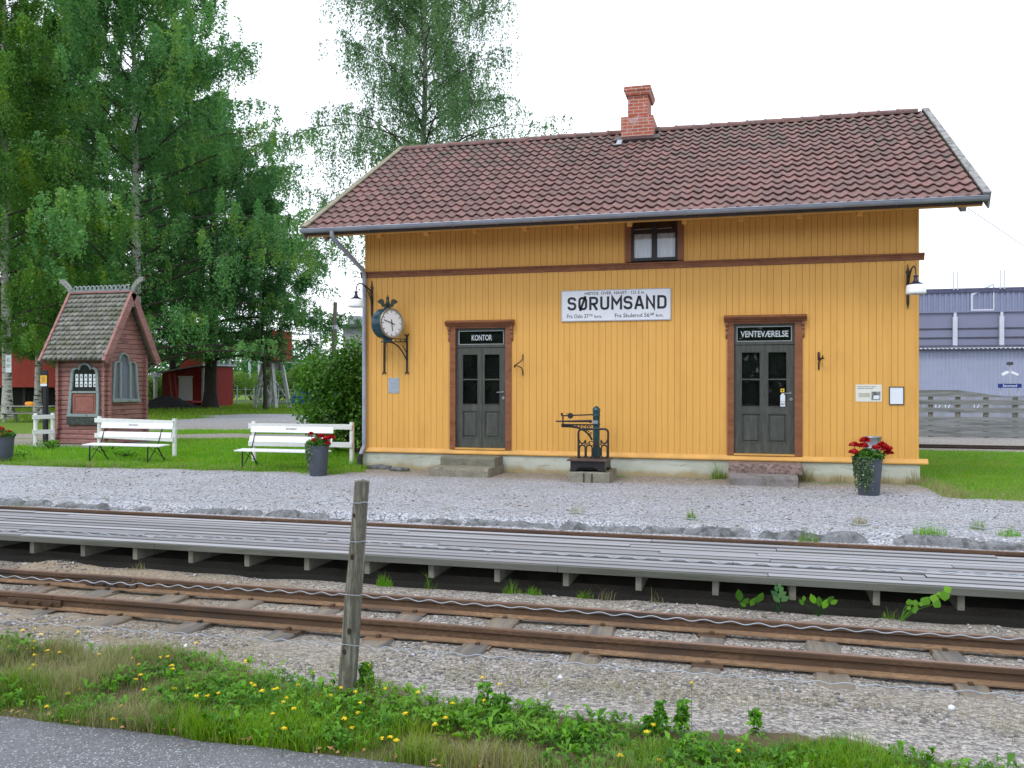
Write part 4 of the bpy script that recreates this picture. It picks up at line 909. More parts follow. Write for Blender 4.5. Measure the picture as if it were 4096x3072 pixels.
# ------------------------------------------------------------------ small fittings
t = thing("metal_plate", "small grey metal plate with screw heads on the wall below the clock", "metal plate", (.515, YW, 1.555))
mb = MB(); mb.box(0, .235, -.008, -.001, 0, .315); pl = mb.build("plate", plateg, t, bevel=.002)
for xx, zz in ((.025, .025), (.21, .025), (.025, .29), (.21, .29), (.075, .12), (.16, .12), (.075, .20), (.16, .20)):
    mb = MB(); mb.lathe([(.015, 0), (.012, .006), (0, .008)], n=10, M=Matrix.Translation((xx, -.008, zz)) @ Matrix.Rotation(R(90), 4, 'X')); mb.build("screw", zinc, t)
mb = MB(); mb.tube([(0, -.015, 2.33), (0, -.02, 2.24), (-.02, -.06, 2.20), (-.09, -.13, 2.135), (-.13, -.16, 2.11), (-.14, -.15, 2.08), (-.12, -.14, 2.075)], [.011, .012, .011, .011, .012, .013, .012], 8)
mb.tube([(0, -.015, 1.915), (0, -.02, 2.01), (-.02, -.06, 2.07), (-.08, -.12, 2.10), (-.13, -.15, 2.10)], [.011, .012, .011, .010, .010], 8)
h1 = mb.build("wall_hook", iron, smooth=50); h1.location = (3.365, YW, 0); tag(h1, "forked black iron hook on the wall right of the KONTOR door", "wall hook")
mb = MB(); mb.tube([(0, -.012, 2.01), (0, -.015, 2.14), (.01, -.05, 2.17), (.05, -.14, 2.22), (.06, -.16, 2.26)], [.014, .014, .013, .012, .011], 8); mb.tube([(0, -.012, 2.33), (.0, -.02, 2.26), (.03, -.08, 2.20), (.07, -.16, 2.21)], [.013, .012, .012, .016], 8); mb.box(-.02, .02, -.02, 0, 2.18, 2.32)
h2 = mb.build("wall_hook", MAT("rusty hook iron", (.04, .018, .014), .6, .3, 9), smooth=50); h2.location = (8.88, YW, 0); tag(h2, "rusty iron hook on the wall right of the VENTEVÆRELSE door", "wall hook")
t = thing("paper_notice", "white paper notice with grey print and a small photo on the yellow wall", "notice", (9.505, YW, 1.437))
mb = MB(); mb.box(0, .435, -.006, -.001, 0, .305); bd = mb.build("sheet", paper, t)
mb = MB(); rn = random.Random(3)
for z, a, b in ((.262, .03, .34), (.232, .03, .30)):
    x = a
    while x < b: w = rn.uniform(.012, .05); mb.box(x, min(b, x+w), -.0085, -.0065, z, z+.011); x += w+.009
mb.build("print", greyink, bd)
mb = MB(); mb.box(.05, .245, -.0085, -.0065, .08, .155); mb.build("small_print", MAT("pale print", (.45, .46, .40), .7, .25, 60), bd)
mb = MB(); mb.box(.265, .41, -.0085, -.0065, .03, .18); mb.build("photo", MAT("grey photo", (.20, .20, .20), .5, .6, 22), bd)
mb = MB(); mb.prism([(.295, .045), (.39, .05), (.395, .115), (.30, .11)], -.0105, -.0088, 'y'); mb.build("photo_print", papw, bd)
t = thing("framed_notice", "blank white sheet in a thin dark frame near the right corner", "notice", (10.06, YW, 1.385))
mb = MB(); mb.ring([(0, 0), (.245, 0), (.245, .32), (0, .32)], [(.013, .013), (.232, .013), (.232, .307), (.013, .307)], -.018, -.001, 'y'); mb.build("frame", frameb, t)
mb = MB(); mb.box(.013, .232, -.010, -.004, .013, .307); mb.build("sheet", papw, t)
t = thing("zinc_bucket", "grey zinc bin hung on the wall behind the red flowers", "bucket", (9.755, -.23, .47))
mb = MB(); mb.lathe([(0, 0), (.125, 0), (.135, .10), (.14, .12), (.135, .13), (.143, .15), (.137, .16), (.158, .345), (.163, .352), (.158, .36), (.150, .352), (.13, .1), (.12, .01), (0, .01)], n=32); mb.build("body", zinc, t, smooth=40)
mb = MB(); mb.box(-.02, .02, .12, .205, .25, .29); mb.box(-.1, .1, .03, .06, -.02, -.001); mb.box(-.02, .02, .03, .205, -.02, .0); mb.build("wall_bracket", iron, t)

# ------------------------------------------------------------------ weighing scale
def wp(x, y, yy=-1.0): p = at(2200+x/4.609, 1600+y/4.609, 1, yy); return (float(p[0]), float(p[2]))
OX = 4.87
cb = MB(); cb.box(-.27, .29, -.46, .42, -.08, .185); cb.v = [(x+OX-.02+0, y-.98, z) for x, y, z in cb.v]
x0, _ = wp(325, 1500, -1.44); x1, _ = wp(1090, 1500, -1.44)
cb = MB(); nX, nZ = 26, 8; V = []; prof = [(-1.42, z) for z in np.linspace(-.1, .165, nZ)]+[(-1.41+.90*t, .18) for t in np.linspace(0, 1, 12)]
for i in range(nX):
    for j, (yy, zz) in enumerate(prof): d = .012*(float(fbm(np.array(i*.4), np.array(j*.5), 71))-.5); V.append((x0+(x1-x0)*i/(nX-1), yy+d, zz+d))
n = len(prof); cb.add(V, [(i*n+j, (i+1)*n+j, (i+1)*n+j+1, i*n+j+1) for i in range(nX-1) for j in range(n-1)])
for i in (0, nX-1): cb.add([V[i*n+j] for j in range(n)]+[(V[i*n][0], -.51, -.1)], [tuple(range(n+1))])
cbo = cb.build("concrete_block", conc, recalc=False); tag(cbo, "mossy concrete block carrying the iron weighing scale", "block")
xa, _ = wp(622, 1400, -1.43); xb, _ = wp(772, 1400, -1.43)
for xx in (xa, xb):
    m = MB(); m.box(xx-.008, xx+.008, -1.436, -1.424, -.08, .165); m.build("groove", dark, cbo)
sc = thing("weighing_scale", "old black and green iron platform scale with a long beam arm", "weighing scale", (0, 0, 0))
yf = -1.33; yc = -.98
bx0, _ = wp(375, 1300, yf); bx1, _ = wp(1010, 1300, yf); ztop = .405; zb0 = .182
mb = MB()
w = bx1-bx0; arch = [(bx0+w*t, zb0+.085*(1 if .25 < t < .75 else 0)) for t in ()]
fr = [(bx0-.012, zb0), (bx0+w*.16, zb0), (bx0+w*.22, zb0+.045), (bx0+w*.30, zb0+.07), (bx0+w*.70, zb0+.07), (bx0+w*.78, zb0+.045), (bx0+w*.84, zb0), (bx1+.012, zb0), (bx1, zb0+.06), (bx1, ztop-.04), (bx0, ztop-.04), (bx0, zb0+.06)]
mb.prism(fr, yf, yf+.03, 'y'); mb.prism(fr, yc+.32, yc+.35, 'y')
sd_ = [(yf+.031, zb0), (yf+.16, zb0), (yf+.20, zb0+.06), (yf+.46, zb0+.06), (yf+.50, zb0), (yc+.319, zb0), (yc+.319, ztop-.04), (yf+.031, ztop-.04)]
mb.prism(sd_, bx0, bx0+.025, 'x'); mb.prism(sd_, bx1-.025, bx1, 'x')
mb.tube([(p[0], yf-.004, p[1]+(.02 if 0 < i < 7 else .012)) for i, p in enumerate(fr[:8])], .008, 6); mb.build("base", iron, sc)
mb = MB(); mb.box(bx0+.02, bx1-.02, yf+.03, yc+.31, zb0+.03, zb0+.16); mb.build("inner_box", dark, sc)
mb = MB(); mb.box(bx0-.055, bx1+.055, yf-.05, yc+.37, ztop-.036, ztop-.008); mb.build("platform_plate", MAT("brown worn iron plate", (.075, .05, .045), .55, .25, 7, .2, 40), sc, bevel=.006)
# pillar
pc, _ = wp(855, 800, -.82); py = -.82
zz = lambda v: wp(850, v, -.82)[1]
mb = MB(); mb.lathe([(.068, ztop-.02), (.066, ztop+.05), (.060, ztop+.10), (.062, zz(620)), (.062, zz(520)), (.062, zz(470)), (.074, zz(460)), (.074, zz(440)), (.064, zz(430)), (.064, zz(300)), (.070, zz(290)), (.070, zz(275)), (.066, zz(270)), (.068, zz(200)), (.076, zz(192)), (.074, zz(180)), (.062, zz(150)), (.038, zz(125)), (.012, zz(112)), (0, zz(108))], (pc, py, 0), 26); mb.build("pillar", irong, sc, smooth=40)
# arm bracket with scroll work
p = lambda x, y: wp(x, y, -.82)
prf = [p(215, 440), p(785, 450), p(785, 470), p(215, 462)]
mb = MB(); mb.prism([p(215, 438), p(790, 445), p(790, 466), p(215, 463)], py-.035, py+.035, 'y')
cur = [p(x, y) for x, y in ((215, 480), (300, 482), (400, 488), (480, 500), (560, 525), (640, 570), (700, 620), (745, 680), (775, 740))]
mb.tube([(a, py, b) for a, b in cur], [.024]*4+[.018]*5, 8)
for cx_, cy_, r_ in ((500, 478, 10), (560, 490, 17), (625, 490, 24), (690, 495, 22), (740, 500, 24), (720, 560, 22), (755, 620, 20), (680, 550, 14)):
    c = p(cx_, cy_); r2 = r_/4.609/225; mb.tube([(c[0]+r2*math.cos(a), py, c[1]+r2*math.sin(a)) for a in np.linspace(0, 5.2, 12)], .009, 5)
mb.build("arm_bracket", iron, sc, smooth=50)
mb = MB()
a, b = p(225, 290), p(790, 270); mb.bar((a[0], py, a[1]), (b[0], py, b[1]), .018, .026); 
a, b = p(108, 392), p(760, 386); mb.tube([(a[0], py-.0, a[1]), ((a[0]+b[0])/2, py, a[1]+.004), (b[0], py, b[1])], [.013, .02, .024], 8)
c = p(375, 290); mb.lathe([(0, -.012), (.052, -.016), (.055, 0), (.052, .016), (0, .012)], n=20, M=Matrix.Translation((c[0], py, c[1])) @ Matrix.Rotation(R(90), 4, 'X'))
c = p(318, 262); mb.tube([(c[0]+.016*math.cos(t), py, c[1]+.016*math.sin(t)) for t in np.linspace(0, 6.2, 10)], .004, 5)
for (x, y0, y1) in ((225, 240, 300), (238, 300, 440)):
    a, b = p(x, y0), p(x, y1); mb.bar((a[0], py, a[1]), (b[0], py, b[1]), .022, .022)
a = p(215, 268); mb.box(a[0]-.014, a[0]+.014, py-.014, py+.014, a[1]-.02, a[1]+.03)
c = p(745, 395); mb.lathe([(0, -.016), (.03, -.016), (.03, .016), (0, .016)], n=14, M=Matrix.Translation((c[0], py, c[1])) @ Matrix.Rotation(R(90), 4, 'X')); mb.build("beam", iron, sc, smooth=45)
c = p(845, 405); mb = MB(); mb.box(c[0]-.05, c[0]+.05, py-.078, py-.06, c[1]-.03, c[1]+.03); mb.build("name_plate", zinc, sc)
# guard railing
yr = -1.02; p = lambda x, y: wp(x, y, yr)
def arcpts(cx, cy, rx, ry, a0, a1, n=8): return [(cx+rx*math.cos(R(a)), cy-ry*math.sin(R(a))) for a in np.linspace(a0, a1, n)]
mb = MB(); T3 = lambda pts: [(p(x, y)[0], yr, p(x, y)[1]) for x, y in pts]
mb.tube(T3([(525, 1105), (525, 620)]+arcpts(595, 605, 70, 70, 180, 90)+arcpts(1000, 605, 72, 70, 90, 0)+[(1072, 620), (1072, 1105)]), .020, 8)
for xc in (595, 722, 858, 1000):
    mb.tube(T3(arcpts(xc, 890, 55, 60, 0, 180)+arcpts(xc, 1020, 55, 55, 180, 360)+[(xc+55, 890)]), .0145, 6)
for xc in (655, 790, 932): mb.tube(T3([(xc, 880), (xc, 1040)]), .016, 6)
mb.tube(T3([(540, 730)]+arcpts(595, 750, 50, 50, 180, 360)+[(655, 740)]), .014, 6); mb.tube(T3([(940, 740)]+arcpts(1003, 750, 52, 50, 180, 360)+[(1060, 730)]), .014, 6)
for xc in (655, 940): mb.prism([p(xc-14, 790), p(xc+14, 790), p(xc+10, 745), p(xc, 728), p(xc-10, 745)], yr-.008, yr+.008, 'y'); mb.ring([p(xc-26, 815), p(xc, 788), p(xc+26, 815), p(xc, 842)], [p(xc-12, 815), p(xc, 803), p(xc+12, 815), p(xc, 827)], yr-.009, yr+.009, 'y')
o_ = [p(720, 760), p(875, 755), p(880, 850), p(722, 850)]; i_ = [p(735, 772), p(800, 770), p(800, 838), p(737, 838)]; mb.ring(o_, i_, yr-.010, yr+.010, 'y')
mb.tube(T3([(680, 800), (722, 790)]), .01, 6); mb.tube(T3([(878, 790), (915, 800)]), .01, 6); mb.tube(T3([(855, 830), (870, 905)]), .006, 5)
mb.prism([p(512, 1070), p(1085, 1070), p(1088, 1108), p(510, 1108)], yr-.013, yr+.013, 'y'); mb.build("guard_rail", iron, sc, smooth=50)

# ------------------------------------------------------------------ planters
def leafcards(P, size, aspect=.8, up=.5, droop=None):
    """leaf quads (diamond with a fold) around points P"""
    n = len(P); nrm = rng.normal(size=(n, 3)); nrm[:, 2] = np.abs(nrm[:, 2])*.6+up; nrm /= np.linalg.norm(nrm, axis=1)[:, None]
    a = rng.normal(size=(n, 3))
    if droop is not None: a = a*(1-droop)+np.array([0, 0, -1.])*droop*1.6
    a -= nrm*np.sum(a*nrm, 1)[:, None]; a /= np.linalg.norm(a, axis=1)[:, None]+1e-9; b = np.cross(nrm, a)
    s = (size*rng.uniform(.65, 1.3, n))[:, None] if np.isscalar(size) else size[:, None]
    tip = P+a*s*.55; base = P-a*s*.45; l = P+b*s*.5*aspect*.8-a*s*.05+nrm*s*.08; r = P-b*s*.5*aspect*.8-a*s*.05+nrm*s*.08
    V = np.stack([base, r, tip, l], 1).reshape(-1, 3); F = np.arange(4*n).reshape(n, 4); return V, F
def planter(x, y, label, rt=.205, rb=.155, h=.60, trail=1.0, seed=1):
    t = thing("flower_planter", label, "flower pot", (x, y, -.02), 0, "planters of red geraniums")
    mb = MB(); mb.lathe([(0, 0), (rb, 0), (rb+.004, .01), (rt-.008, h-.05), (rt, h-.045), (rt+.003, h), (rt-.012, h), (rt-.02, h-.06), (0, h-.06)], n=36); mb.build("pot", potg, t, smooth=40)
    mb = MB(); mb.lathe([(0, h-.055), (rt-.022, h-.055)], n=20); mb.build("soil", MAT("potting soil", (.03, .02, .014), .95, .3, 30), t)
    n = 900; a = rng.uniform(0, 2*math.pi, n); r = rt*1.1*np.sqrt(rng.uniform(0, 1, n)); P = np.stack([r*np.cos(a), r*np.sin(a), h+rng.uniform(-.03, .16, n)*(1.1-.6*r/rt)], -1)
    V, F = leafcards(P, .042, 1.1, .6); mesh_np("foliage", V, F, leaf_bush, t, fattrs={"tint": rng.uniform(0, 1, n)})
    n = int(900*trail); sid = rng.integers(0, 26, n); sa = rng.uniform(math.pi*.92, math.pi*1.52, 26)[sid]+rng.normal(0, .07, n); sl = rng.uniform(.25, 1.0, 26)[sid]; u = rng.uniform(0, 1, n)**.8
    zz = h+.02-(h*.92)*sl*u; rr = rb+(rt-rb)*np.clip(zz/h, 0, 1)+rng.uniform(.008, .05, n)
    P = np.stack([rr*np.cos(sa), rr*np.sin(sa), np.maximum(zz, .02)], -1); V, F = leafcards(P, .03, 1.0, .2, .3); mesh_np("trailing_ivy", V, F, leaf_ivy, t, fattrs={"tint": rng.uniform(0, 1, n)**2.2})
    return t, h
def geraniums(t, h, heads):
    for hx, hy, hz, r in heads:
        n = 190; d = rng.normal(size=(n, 3)); d /= np.linalg.norm(d, axis=1)[:, None]; d[:, 2] = np.abs(d[:, 2])*.8-.15
        P = np.array([hx, hy, h+hz])+d*r*1.15*rng.uniform(.55, 1, (n, 1)); V, F = leafcards(P, .042, 1.3, .5)
        o = mesh_np("flower_head", V, F, redfl, t, fattrs={"tint": rng.uniform(0, 1, n)})
        m = MB(); m.tube([(hx*.5, hy*.5, h-.02), (hx*.9, hy*.9, h+hz*.6), (hx, hy, h+hz-.01)], .005, 5); m.build("stalk", leaf_bush, o)
pA, hA = planter(9.50, -1.86, "grey planter with red geraniums and trailing ivy before the right wall", trail=1.5)
geraniums(pA, hA, [(-.23, -.05, .20, .06), (-.24, -.10, .09, .06), (-.06, .02, .27, .07), (-.09, -.05, .19, .065), (.10, -.04, .16, .055), (.19, .0, .20, .07), (.26, -.05, .15, .07), (.29, .03, .08, .06)])
pB, hB = planter(-.27, -1.56, "grey planter with red geraniums standing at the end of the bench by the downpipe", trail=.55)
geraniums(pB, hB, [(-.13, -.05, .21, .04), (-.05, -.1, .08, .055), (.06, 0, .16, .065), (.19, -.03, .12, .06), (.25, .03, .14, .065), (.24, -.08, .04, .04)])
pC, hC = planter(-8.22, -.95, "grey planter with red geraniums cut off by the left edge of the view", trail=.6)
geraniums(pC, hC, [(-.05, -.05, .16, .065), (.05, -.12, .03, .07), (-.15, -.1, .05, .06), (.12, 0, .10, .035)])

# ------------------------------------------------------------------ benches
def bench(x0, x1, yfr, label, text_x):
    L_ = x1-x0; t = thing("bench", label, "bench", (x0, yfr, -.0), 0, "white benches on the lawn edge")
    zs = .385
    for k in range(3): mb = MB(); mb.box(-.02, L_+.02, .0+k*.125, .105+k*.125, zs-.014+.006*k, zs+.014+.006*k); mb.build("seat_slat", white, t, bevel=.004)
    def bk(z0, z1, y, tilt): return Matrix.Translation((0, y, z0)) @ Matrix.Rotation(tilt, 4, 'X'), z1-z0
    bl = []
    for z0, z1, y in ((.535, .665, .455), (.735, .865, .515)):
        M_, hh = bk(z0, z1, y, -.28); mb = MB(); mb.box(.05, L_-.03, -.014, .014, 0, hh, M_); bl.append((mb.build("back_board", white, t, bevel=.004), M_, hh))
    M_, hh = bl[1][1], bl[1][2]; text_mb("Sørumsand", text_x, text_x+.24, hh*.42, hh*.42+.055, -.0152, bold=.014, M=M_).build("lettering", MAT("faded black print", (.03, .032, .03), .6), bl[1][0])
    for xx in (.16, L_-.30):
        mb = MB(); w = .022
        mb.bar((xx, .02, 0), (xx, .03, zs-.014), w, w); mb.bar((xx, .33, zs-.012), (xx, .62, .0), w, .018, up=(1, 0, 0)); mb.bar((xx, .03, zs-.022), (xx, .40, zs-.016), w, .016)
        mb.bar((xx, .36, zs-.012), (xx, .565, .86), w, .016, up=(1, 0, 0)); mb.bar((xx, .03, .03), (xx, .34, zs-.03), .014, .014); mb.bar((xx+.02, .05, zs-.04), (xx+.30, .30, .06), .012, .012); mb.build("iron_leg", iron, t)
    return t
bench(-6.62, -4.66, -.42, "white slatted bench with black iron legs in front of the kiosk", .78)
bench(-2.42, -.46, -1.02, "white slatted bench with black iron legs beside the house corner", .86)

# ------------------------------------------------------------------ white rail fences
def wfence(pts, label, post_h=.86, over=.05):
    t = thing("white_fence", label, "fence", (pts[0][0], pts[0][1], 0), 0, "low white rail fences behind the benches")
    a = Vector((0, 0, 0)); ps = [Vector((p[0]-pts[0][0], p[1]-pts[0][1], 0)) for p in pts]
    for q in ps: mb = MB(); mb.tube([(q.x, q.y, -.1), (q.x, q.y, post_h+.05)], .052, 12); mb.build("fence_post", white, t, smooth=50)
    d = (ps[-1]-ps[0]).normalized(); n = Vector((d.y, -d.x, 0));
    if n.y > 0: n = -n
    for z in (.42, post_h-.05):
        p0 = ps[0]-d*over*2+n*.065; p1 = ps[-1]+d*over*.6+n*.065; mb = MB(); mb.bar((p0.x, p0.y, z), (p1.x, p1.y, z), .028, .115); mb.build("rail", white, t, bevel=.004)
    return t
wfence([(-2.98, .62), (-.68, .78)], "short white rail fence behind the bench beside the house corner")
q0 = at(463, 1800, 2, 0.0); q1 = at(740, 1822, 2, 0.0)
wfence([(q0[0]-.0, q0[1]-.6), (q1[0], q1[1]-.4)], "white rail fence behind the bench in front of the kiosk")
q0 = at(142, 1789, 2, 0.0); q1 = at(211, 1786, 2, 0.0); wfence([(q0[0], q0[1]), (q1[0], q1[1])], "narrow piece of white rail fence left of the kiosk", .88)
# ================================================================== KIOSK
kf = 3.9; kx0, kx1 = -11.13, -9.59; kb = 5.42; kz = 2.42
kio = thing("kiosk", "small dark red log kiosk with steep shingle roof and dragon heads", "kiosk", (0, 0, 0))
mb = MB(); LH = .135; z = .05; i = 0
while z < kz+.02:
    for (xa, xb, ya, yb) in ((kx0-.10, kx1+.10, kf-.045, kf+.045), (kx0-.10, kx1+.10, kb-.045, kb+.045), (kx0-.045, kx0+.045, kf-.10, kb+.10), (kx1-.045, kx1+.045, kf-.10, kb+.10)):
        e = .022; fl = max(0, .5-z)*.10
        if xb-xa > yb-ya:
            s_ = -1 if ya < 4.5 else 1; oy = s_*fl
            mb.prism([(ya+e+oy, z), (yb-e+oy, z), (yb+oy, z+e*1.2), (yb+oy, z+LH-e*1.2), (yb-e+oy, z+LH-.004), (ya+e+oy, z+LH-.004), (ya+oy, z+LH-e*1.2), (ya+oy, z+e*1.2)], xa-.04-fl+random.uniform(-.01, .01), xb+.04+fl+random.uniform(-.01, .01), 'x')
        else:
            s_ = -1 if xa < -10 else 1; ox = s_*fl; dz = .0
            mb.prism([(xa+e+ox, z+dz), (xb-e+ox, z+dz), (xb+ox, z+dz+e*1.2), (xb+ox, z+dz+LH-e*1.2), (xb-e+ox, z+dz+LH-.004), (xa+e+ox, z+dz+LH-.004), (xa+ox, z+dz+LH-e*1.2), (xa+ox, z+dz+e*1.2)], ya-.045-fl, yb+.045+fl, 'y')
    z += LH; i += 1
ym = (kf+kb)/2; rz = 4.36; re = kf-.36; ez = 2.40; kxl, kxr = kx0-.34, kx1+.26
zz = z
while zz < rz-.25:       # gable logs
    hw = (rz-.10-zz-LH)/(rz-ez)*(ym-re)
    if hw < .05: break
    for xg in (kx0, kx1): mb.box(xg-.04, xg+.04, ym-hw, ym+hw, zz+.006, zz+LH-.006)
    zz += LH
mb.build("log_wall", kred, kio)
mb = MB(); mb.box(kx0+.05, kx1-.05, kf+.05, kb-.05, .06, kz); mb.build("interior", dark, kio)
# roof
sl = math.hypot(ym-re, rz-ez); ka, ks = (ym-re)/sl, (rz-ez)/sl
def kr(x, s, h, b=False):
    y = re+s*ka-h*ks; return (x, 2*ym-y if b else y, ez+s*ks+h*ka)
mb = MB()
for b in (False, True): mb.add([kr(x, s, h, b) for h in (-.03, .0) for s in (0, sl-.001) for x in (kxl+.03, kxr-.03)], [(0, 2, 3, 1), (4, 5, 7, 6), (0, 1, 5, 4), (2, 6, 7, 3), (0, 4, 6, 2), (1, 3, 7, 5)])
kro = mb.build("roof", shingle, kio)
V, Fq, T = [], [], []; nr = 14; ch = sl/nr*.985; sw = .165
for b in (False, True):
    for r_ in range(nr):
        x = kxl+.05-(sw/2 if r_ % 2 else 0)
        while x < kxr-.05:
            xa, xb = max(x+.004, kxl+.03), min(x+sw-.004, kxr-.03)
            if xb-xa > .03:
                n0 = len(V); s0 = r_*ch; s1 = s0+ch*1.3; xm = (xa+xb)/2; h0 = .058+random.uniform(-.006, .008)
                for hh in (h0, h0-.026): V += [kr(xa, s0+.065, hh, b), kr(xm-.035, s0, hh, b), kr(xm+.035, s0, hh, b), kr(xb, s0+.065, hh, b)]
                V += [kr(xb, s1, .006, b), kr(xa, s1, .006, b)]
                t = random.random(); Fq += [(n0, n0+1, n0+2, n0+3), (n0, n0+3, n0+8, n0+9), (n0+4, n0+5, n0+1, n0), (n0+5, n0+6, n0+2, n0+1), (n0+6, n0+7, n0+3, n0+2)]; T += [t]*5
            x += sw
mesh_np("shingles", np.array(V), np.array(Fq), shingle, kro, fattrs={"tint": np.array(T)})
for xo, xi in ((kxl-.03, kxl+.05), (kxr+.03, kxr-.05)):
    mb = MB()
    for b in (False, True): mb.add([kr(x, s, h, b) for h in (-.14, .075) for s in (-.06, sl) for x in (min(xo, xi), max(xo, xi))], [(0, 2, 3, 1), (4, 5, 7, 6), (0, 1, 5, 4), (2, 6, 7, 3), (0, 4, 6, 2), (1, 3, 7, 5)])
    mb.build("bargeboard", kred, kio)
mb = MB(); mb.box(kxl+.06, kxr-.06, ym-.09, ym+.09, rz+.0, rz+.05); mb.build("ridge_board", kred, kio)
mb = MB(); nl = 13
for k in range(nl):
    cx = kxl+.12+(kxr-kxl-.24)*(k+.5)/nl; mb.tube([(cx+.062*math.cos(a), ym-.02, rz+.135+.075*math.sin(a)) for a in np.linspace(-1.2, 4.0, 12)], .022, 6); mb.tube([(cx-.03, ym-.02, rz+.06), (cx+.03, ym-.02, rz+.12), (cx+.055, ym-.02, rz+.2)], .016, 5)
mb.box(kxl+.06, kxr-.06, ym-.045, ym+.005, rz+.04, rz+.075); mb.build("ridge_cresting", kgrey, kio, smooth=50)
for xe, s_ in ((kxl+.02, -1), (kxr-.02, 1)):
    hd = [(-.06, -.02), (.06, -.05), (.10, .06), (.16, .16), (.26, .24), (.36, .30), (.44, .33), (.47, .385), (.43, .40), (.46, .44), (.40, .46), (.34, .44), (.30, .47), (.26, .42), (.16, .36), (.06, .26), (-.03, .14)]
    mb = MB(); mb.prism([(xe+s_*a*.85, rz+.02+b*.9) for a, b in hd], ym-.045, ym+.045, 'y'); mb.box(xe-.03, xe+.03, ym-.05, ym+.05, rz-.42, rz+.02); dr = mb.build("dragon_head", MAT("carved grey wood", (.22, .235, .22), .85, .35, 18, .8, 25), kio, bevel=.008)
    m = MB(); m.lathe([(0, -.02), (.025, 0), (0, .03)], (xe+s_*.40, ym, rz+.40), 8); m.build("red_tongue", shedred, dr)
# front door with trefoil window, side lancets
def kp(x, y): p = at(x/1.844, 1050+y/1.844, 1, kf-.06); return (float(p[0]), float(p[2]))
ol = [kp(*q) for q in ((505, 1128), (735, 1130), (738, 1000), (733, 860), (730, 800), (722, 782), (705, 772), (690, 775), (680, 785), (676, 765), (664, 750), (645, 742), (628, 740), (608, 745), (595, 757), (588, 772), (586, 785), (575, 778), (556, 776), (540, 786), (532, 803), (528, 860), (515, 1000))]
cx = sum(p[0] for p in ol)/len(ol); cz = (max(p[1] for p in ol)+min(p[1] for p in ol))/2
inn = [(cx+(p[0]-cx)*.82, cz+(p[1]-cz)*.93) for p in ol]
mb = MB(); mb.ring(ol, inn, kf-.115, kf-.03, 'y'); a = kp(535, 960); b = kp(715, 945); mb.box(a[0], b[0], kf-.11, kf-.035, a[1]-.01, a[1]+.045); a = kp(500, 1130); b = kp(740, 1120); mb.box(a[0], b[0], kf-.14, kf-.035, a[1]-.02, a[1]+.03)
kd = mb.build("door_frame", kgrey, kio, bevel=.006)
mb = MB(); mb.prism([p for p in inn], kf-.066, kf-.058, 'y'); kdd = mb.build("glazing", MAT("dark kiosk glazing", (.02, .022, .022), .12, .2, 5, spec=.6), kio)
a = kp(540, 1112); b = kp(708, 968); mb = MB(); mb.box(a[0], b[0], kf-.085, kf-.067, a[1], b[1]); mb.ring([(a[0]+.06, a[1]+.05), (b[0]-.06, a[1]+.05), (b[0]-.06, b[1]-.05), (a[0]+.06, b[1]-.05)], [(a[0]+.08, a[1]+.07), (b[0]-.08, a[1]+.07), (b[0]-.08, b[1]-.07), (a[0]+.08, b[1]-.07)], kf-.10, kf-.0845, 'y'); mb.build("hatch", MAT("faded red hatch", (.27, .105, .085), .6, .15, 5), kio)
for r_ in range(2):
    for k in range(5):
        a = kp(558+k*33, 823+r_*55); m = MB(); m.box(a[0], a[0]+.095, kf-.0695, kf-.0668, a[1]-.19 if r_ == 0 else a[1]-.15, a[1]); pp = m.build("posted_sheet", papw, kdd)
        m = MB(); m.lathe([(0, 0), (.03, 0)], n=7, M=Matrix.Translation((a[0]+.047, kf-.0700, a[1]-.09)) @ Matrix.Rotation(R(90), 4, 'X')); m.build("picture", greyink, pp, recalc=False)
a = kp(503, 1195); b = kp(738, 1140); mb = MB(); mb.box(a[0], b[0], kf-.13, kf-.03, a[1], b[1]); mb.build("plaque", MAT("dark green plaque", (.04, .05, .045), .5, .5, 14, .3, 30), kio)
def ks_(x, y): p = at(x/1.844, 1050+y/1.844, 0, kx1+.06); return (float(p[1]), float(p[2]))
ol = [ks_(*q) for q in ((820, 1012), (1022, 1015), (1012, 940), (1004, 800), (1001, 752), (992, 737), (975, 731), (958, 738), (948, 750), (942, 705), (932, 682), (918, 670), (902, 665), (886, 672), (874, 690), (868, 730), (858, 728), (840, 736), (832, 755), (828, 850), (823, 950))]
cy = sum(p[0] for p in ol)/len(ol); cz = (max(p[1] for p in ol)+min(p[1] for p in ol))/2
inn = [(cy+(p[0]-cy)*.86, cz+(p[1]-cz)*.94) for p in ol]
mb = MB(); mb.ring(ol, inn, kx1+.03, kx1+.115, 'x')
for x in (884, 955): a, b = ks_(x, 1000), ks_(x, 735); mb.box(kx1+.03, kx1+.105, a[0]-.035, a[0]+.035, a[1], b[1])
a, b = ks_(818, 1020), ks_(1024, 1020); mb.box(kx1+.03, kx1+.13, a[0], b[0], a[1]-.04, a[1]+.03); kw = mb.build("lancet_window", kgrey, kio, bevel=.005)
mb = MB(); mb.prism(inn, kx1+.052, kx1+.058, 'x'); mb.build("glazing", MAT("reflective kiosk pane", (.13, .15, .18), .04, .1, 2, spec=1.0), kio)
mb = MB(); mb.box(kx0-.35, kx1+.25, kf-.75, kb+.2, -.06, .045); mb.build("plinth_boards", greywood, kio)

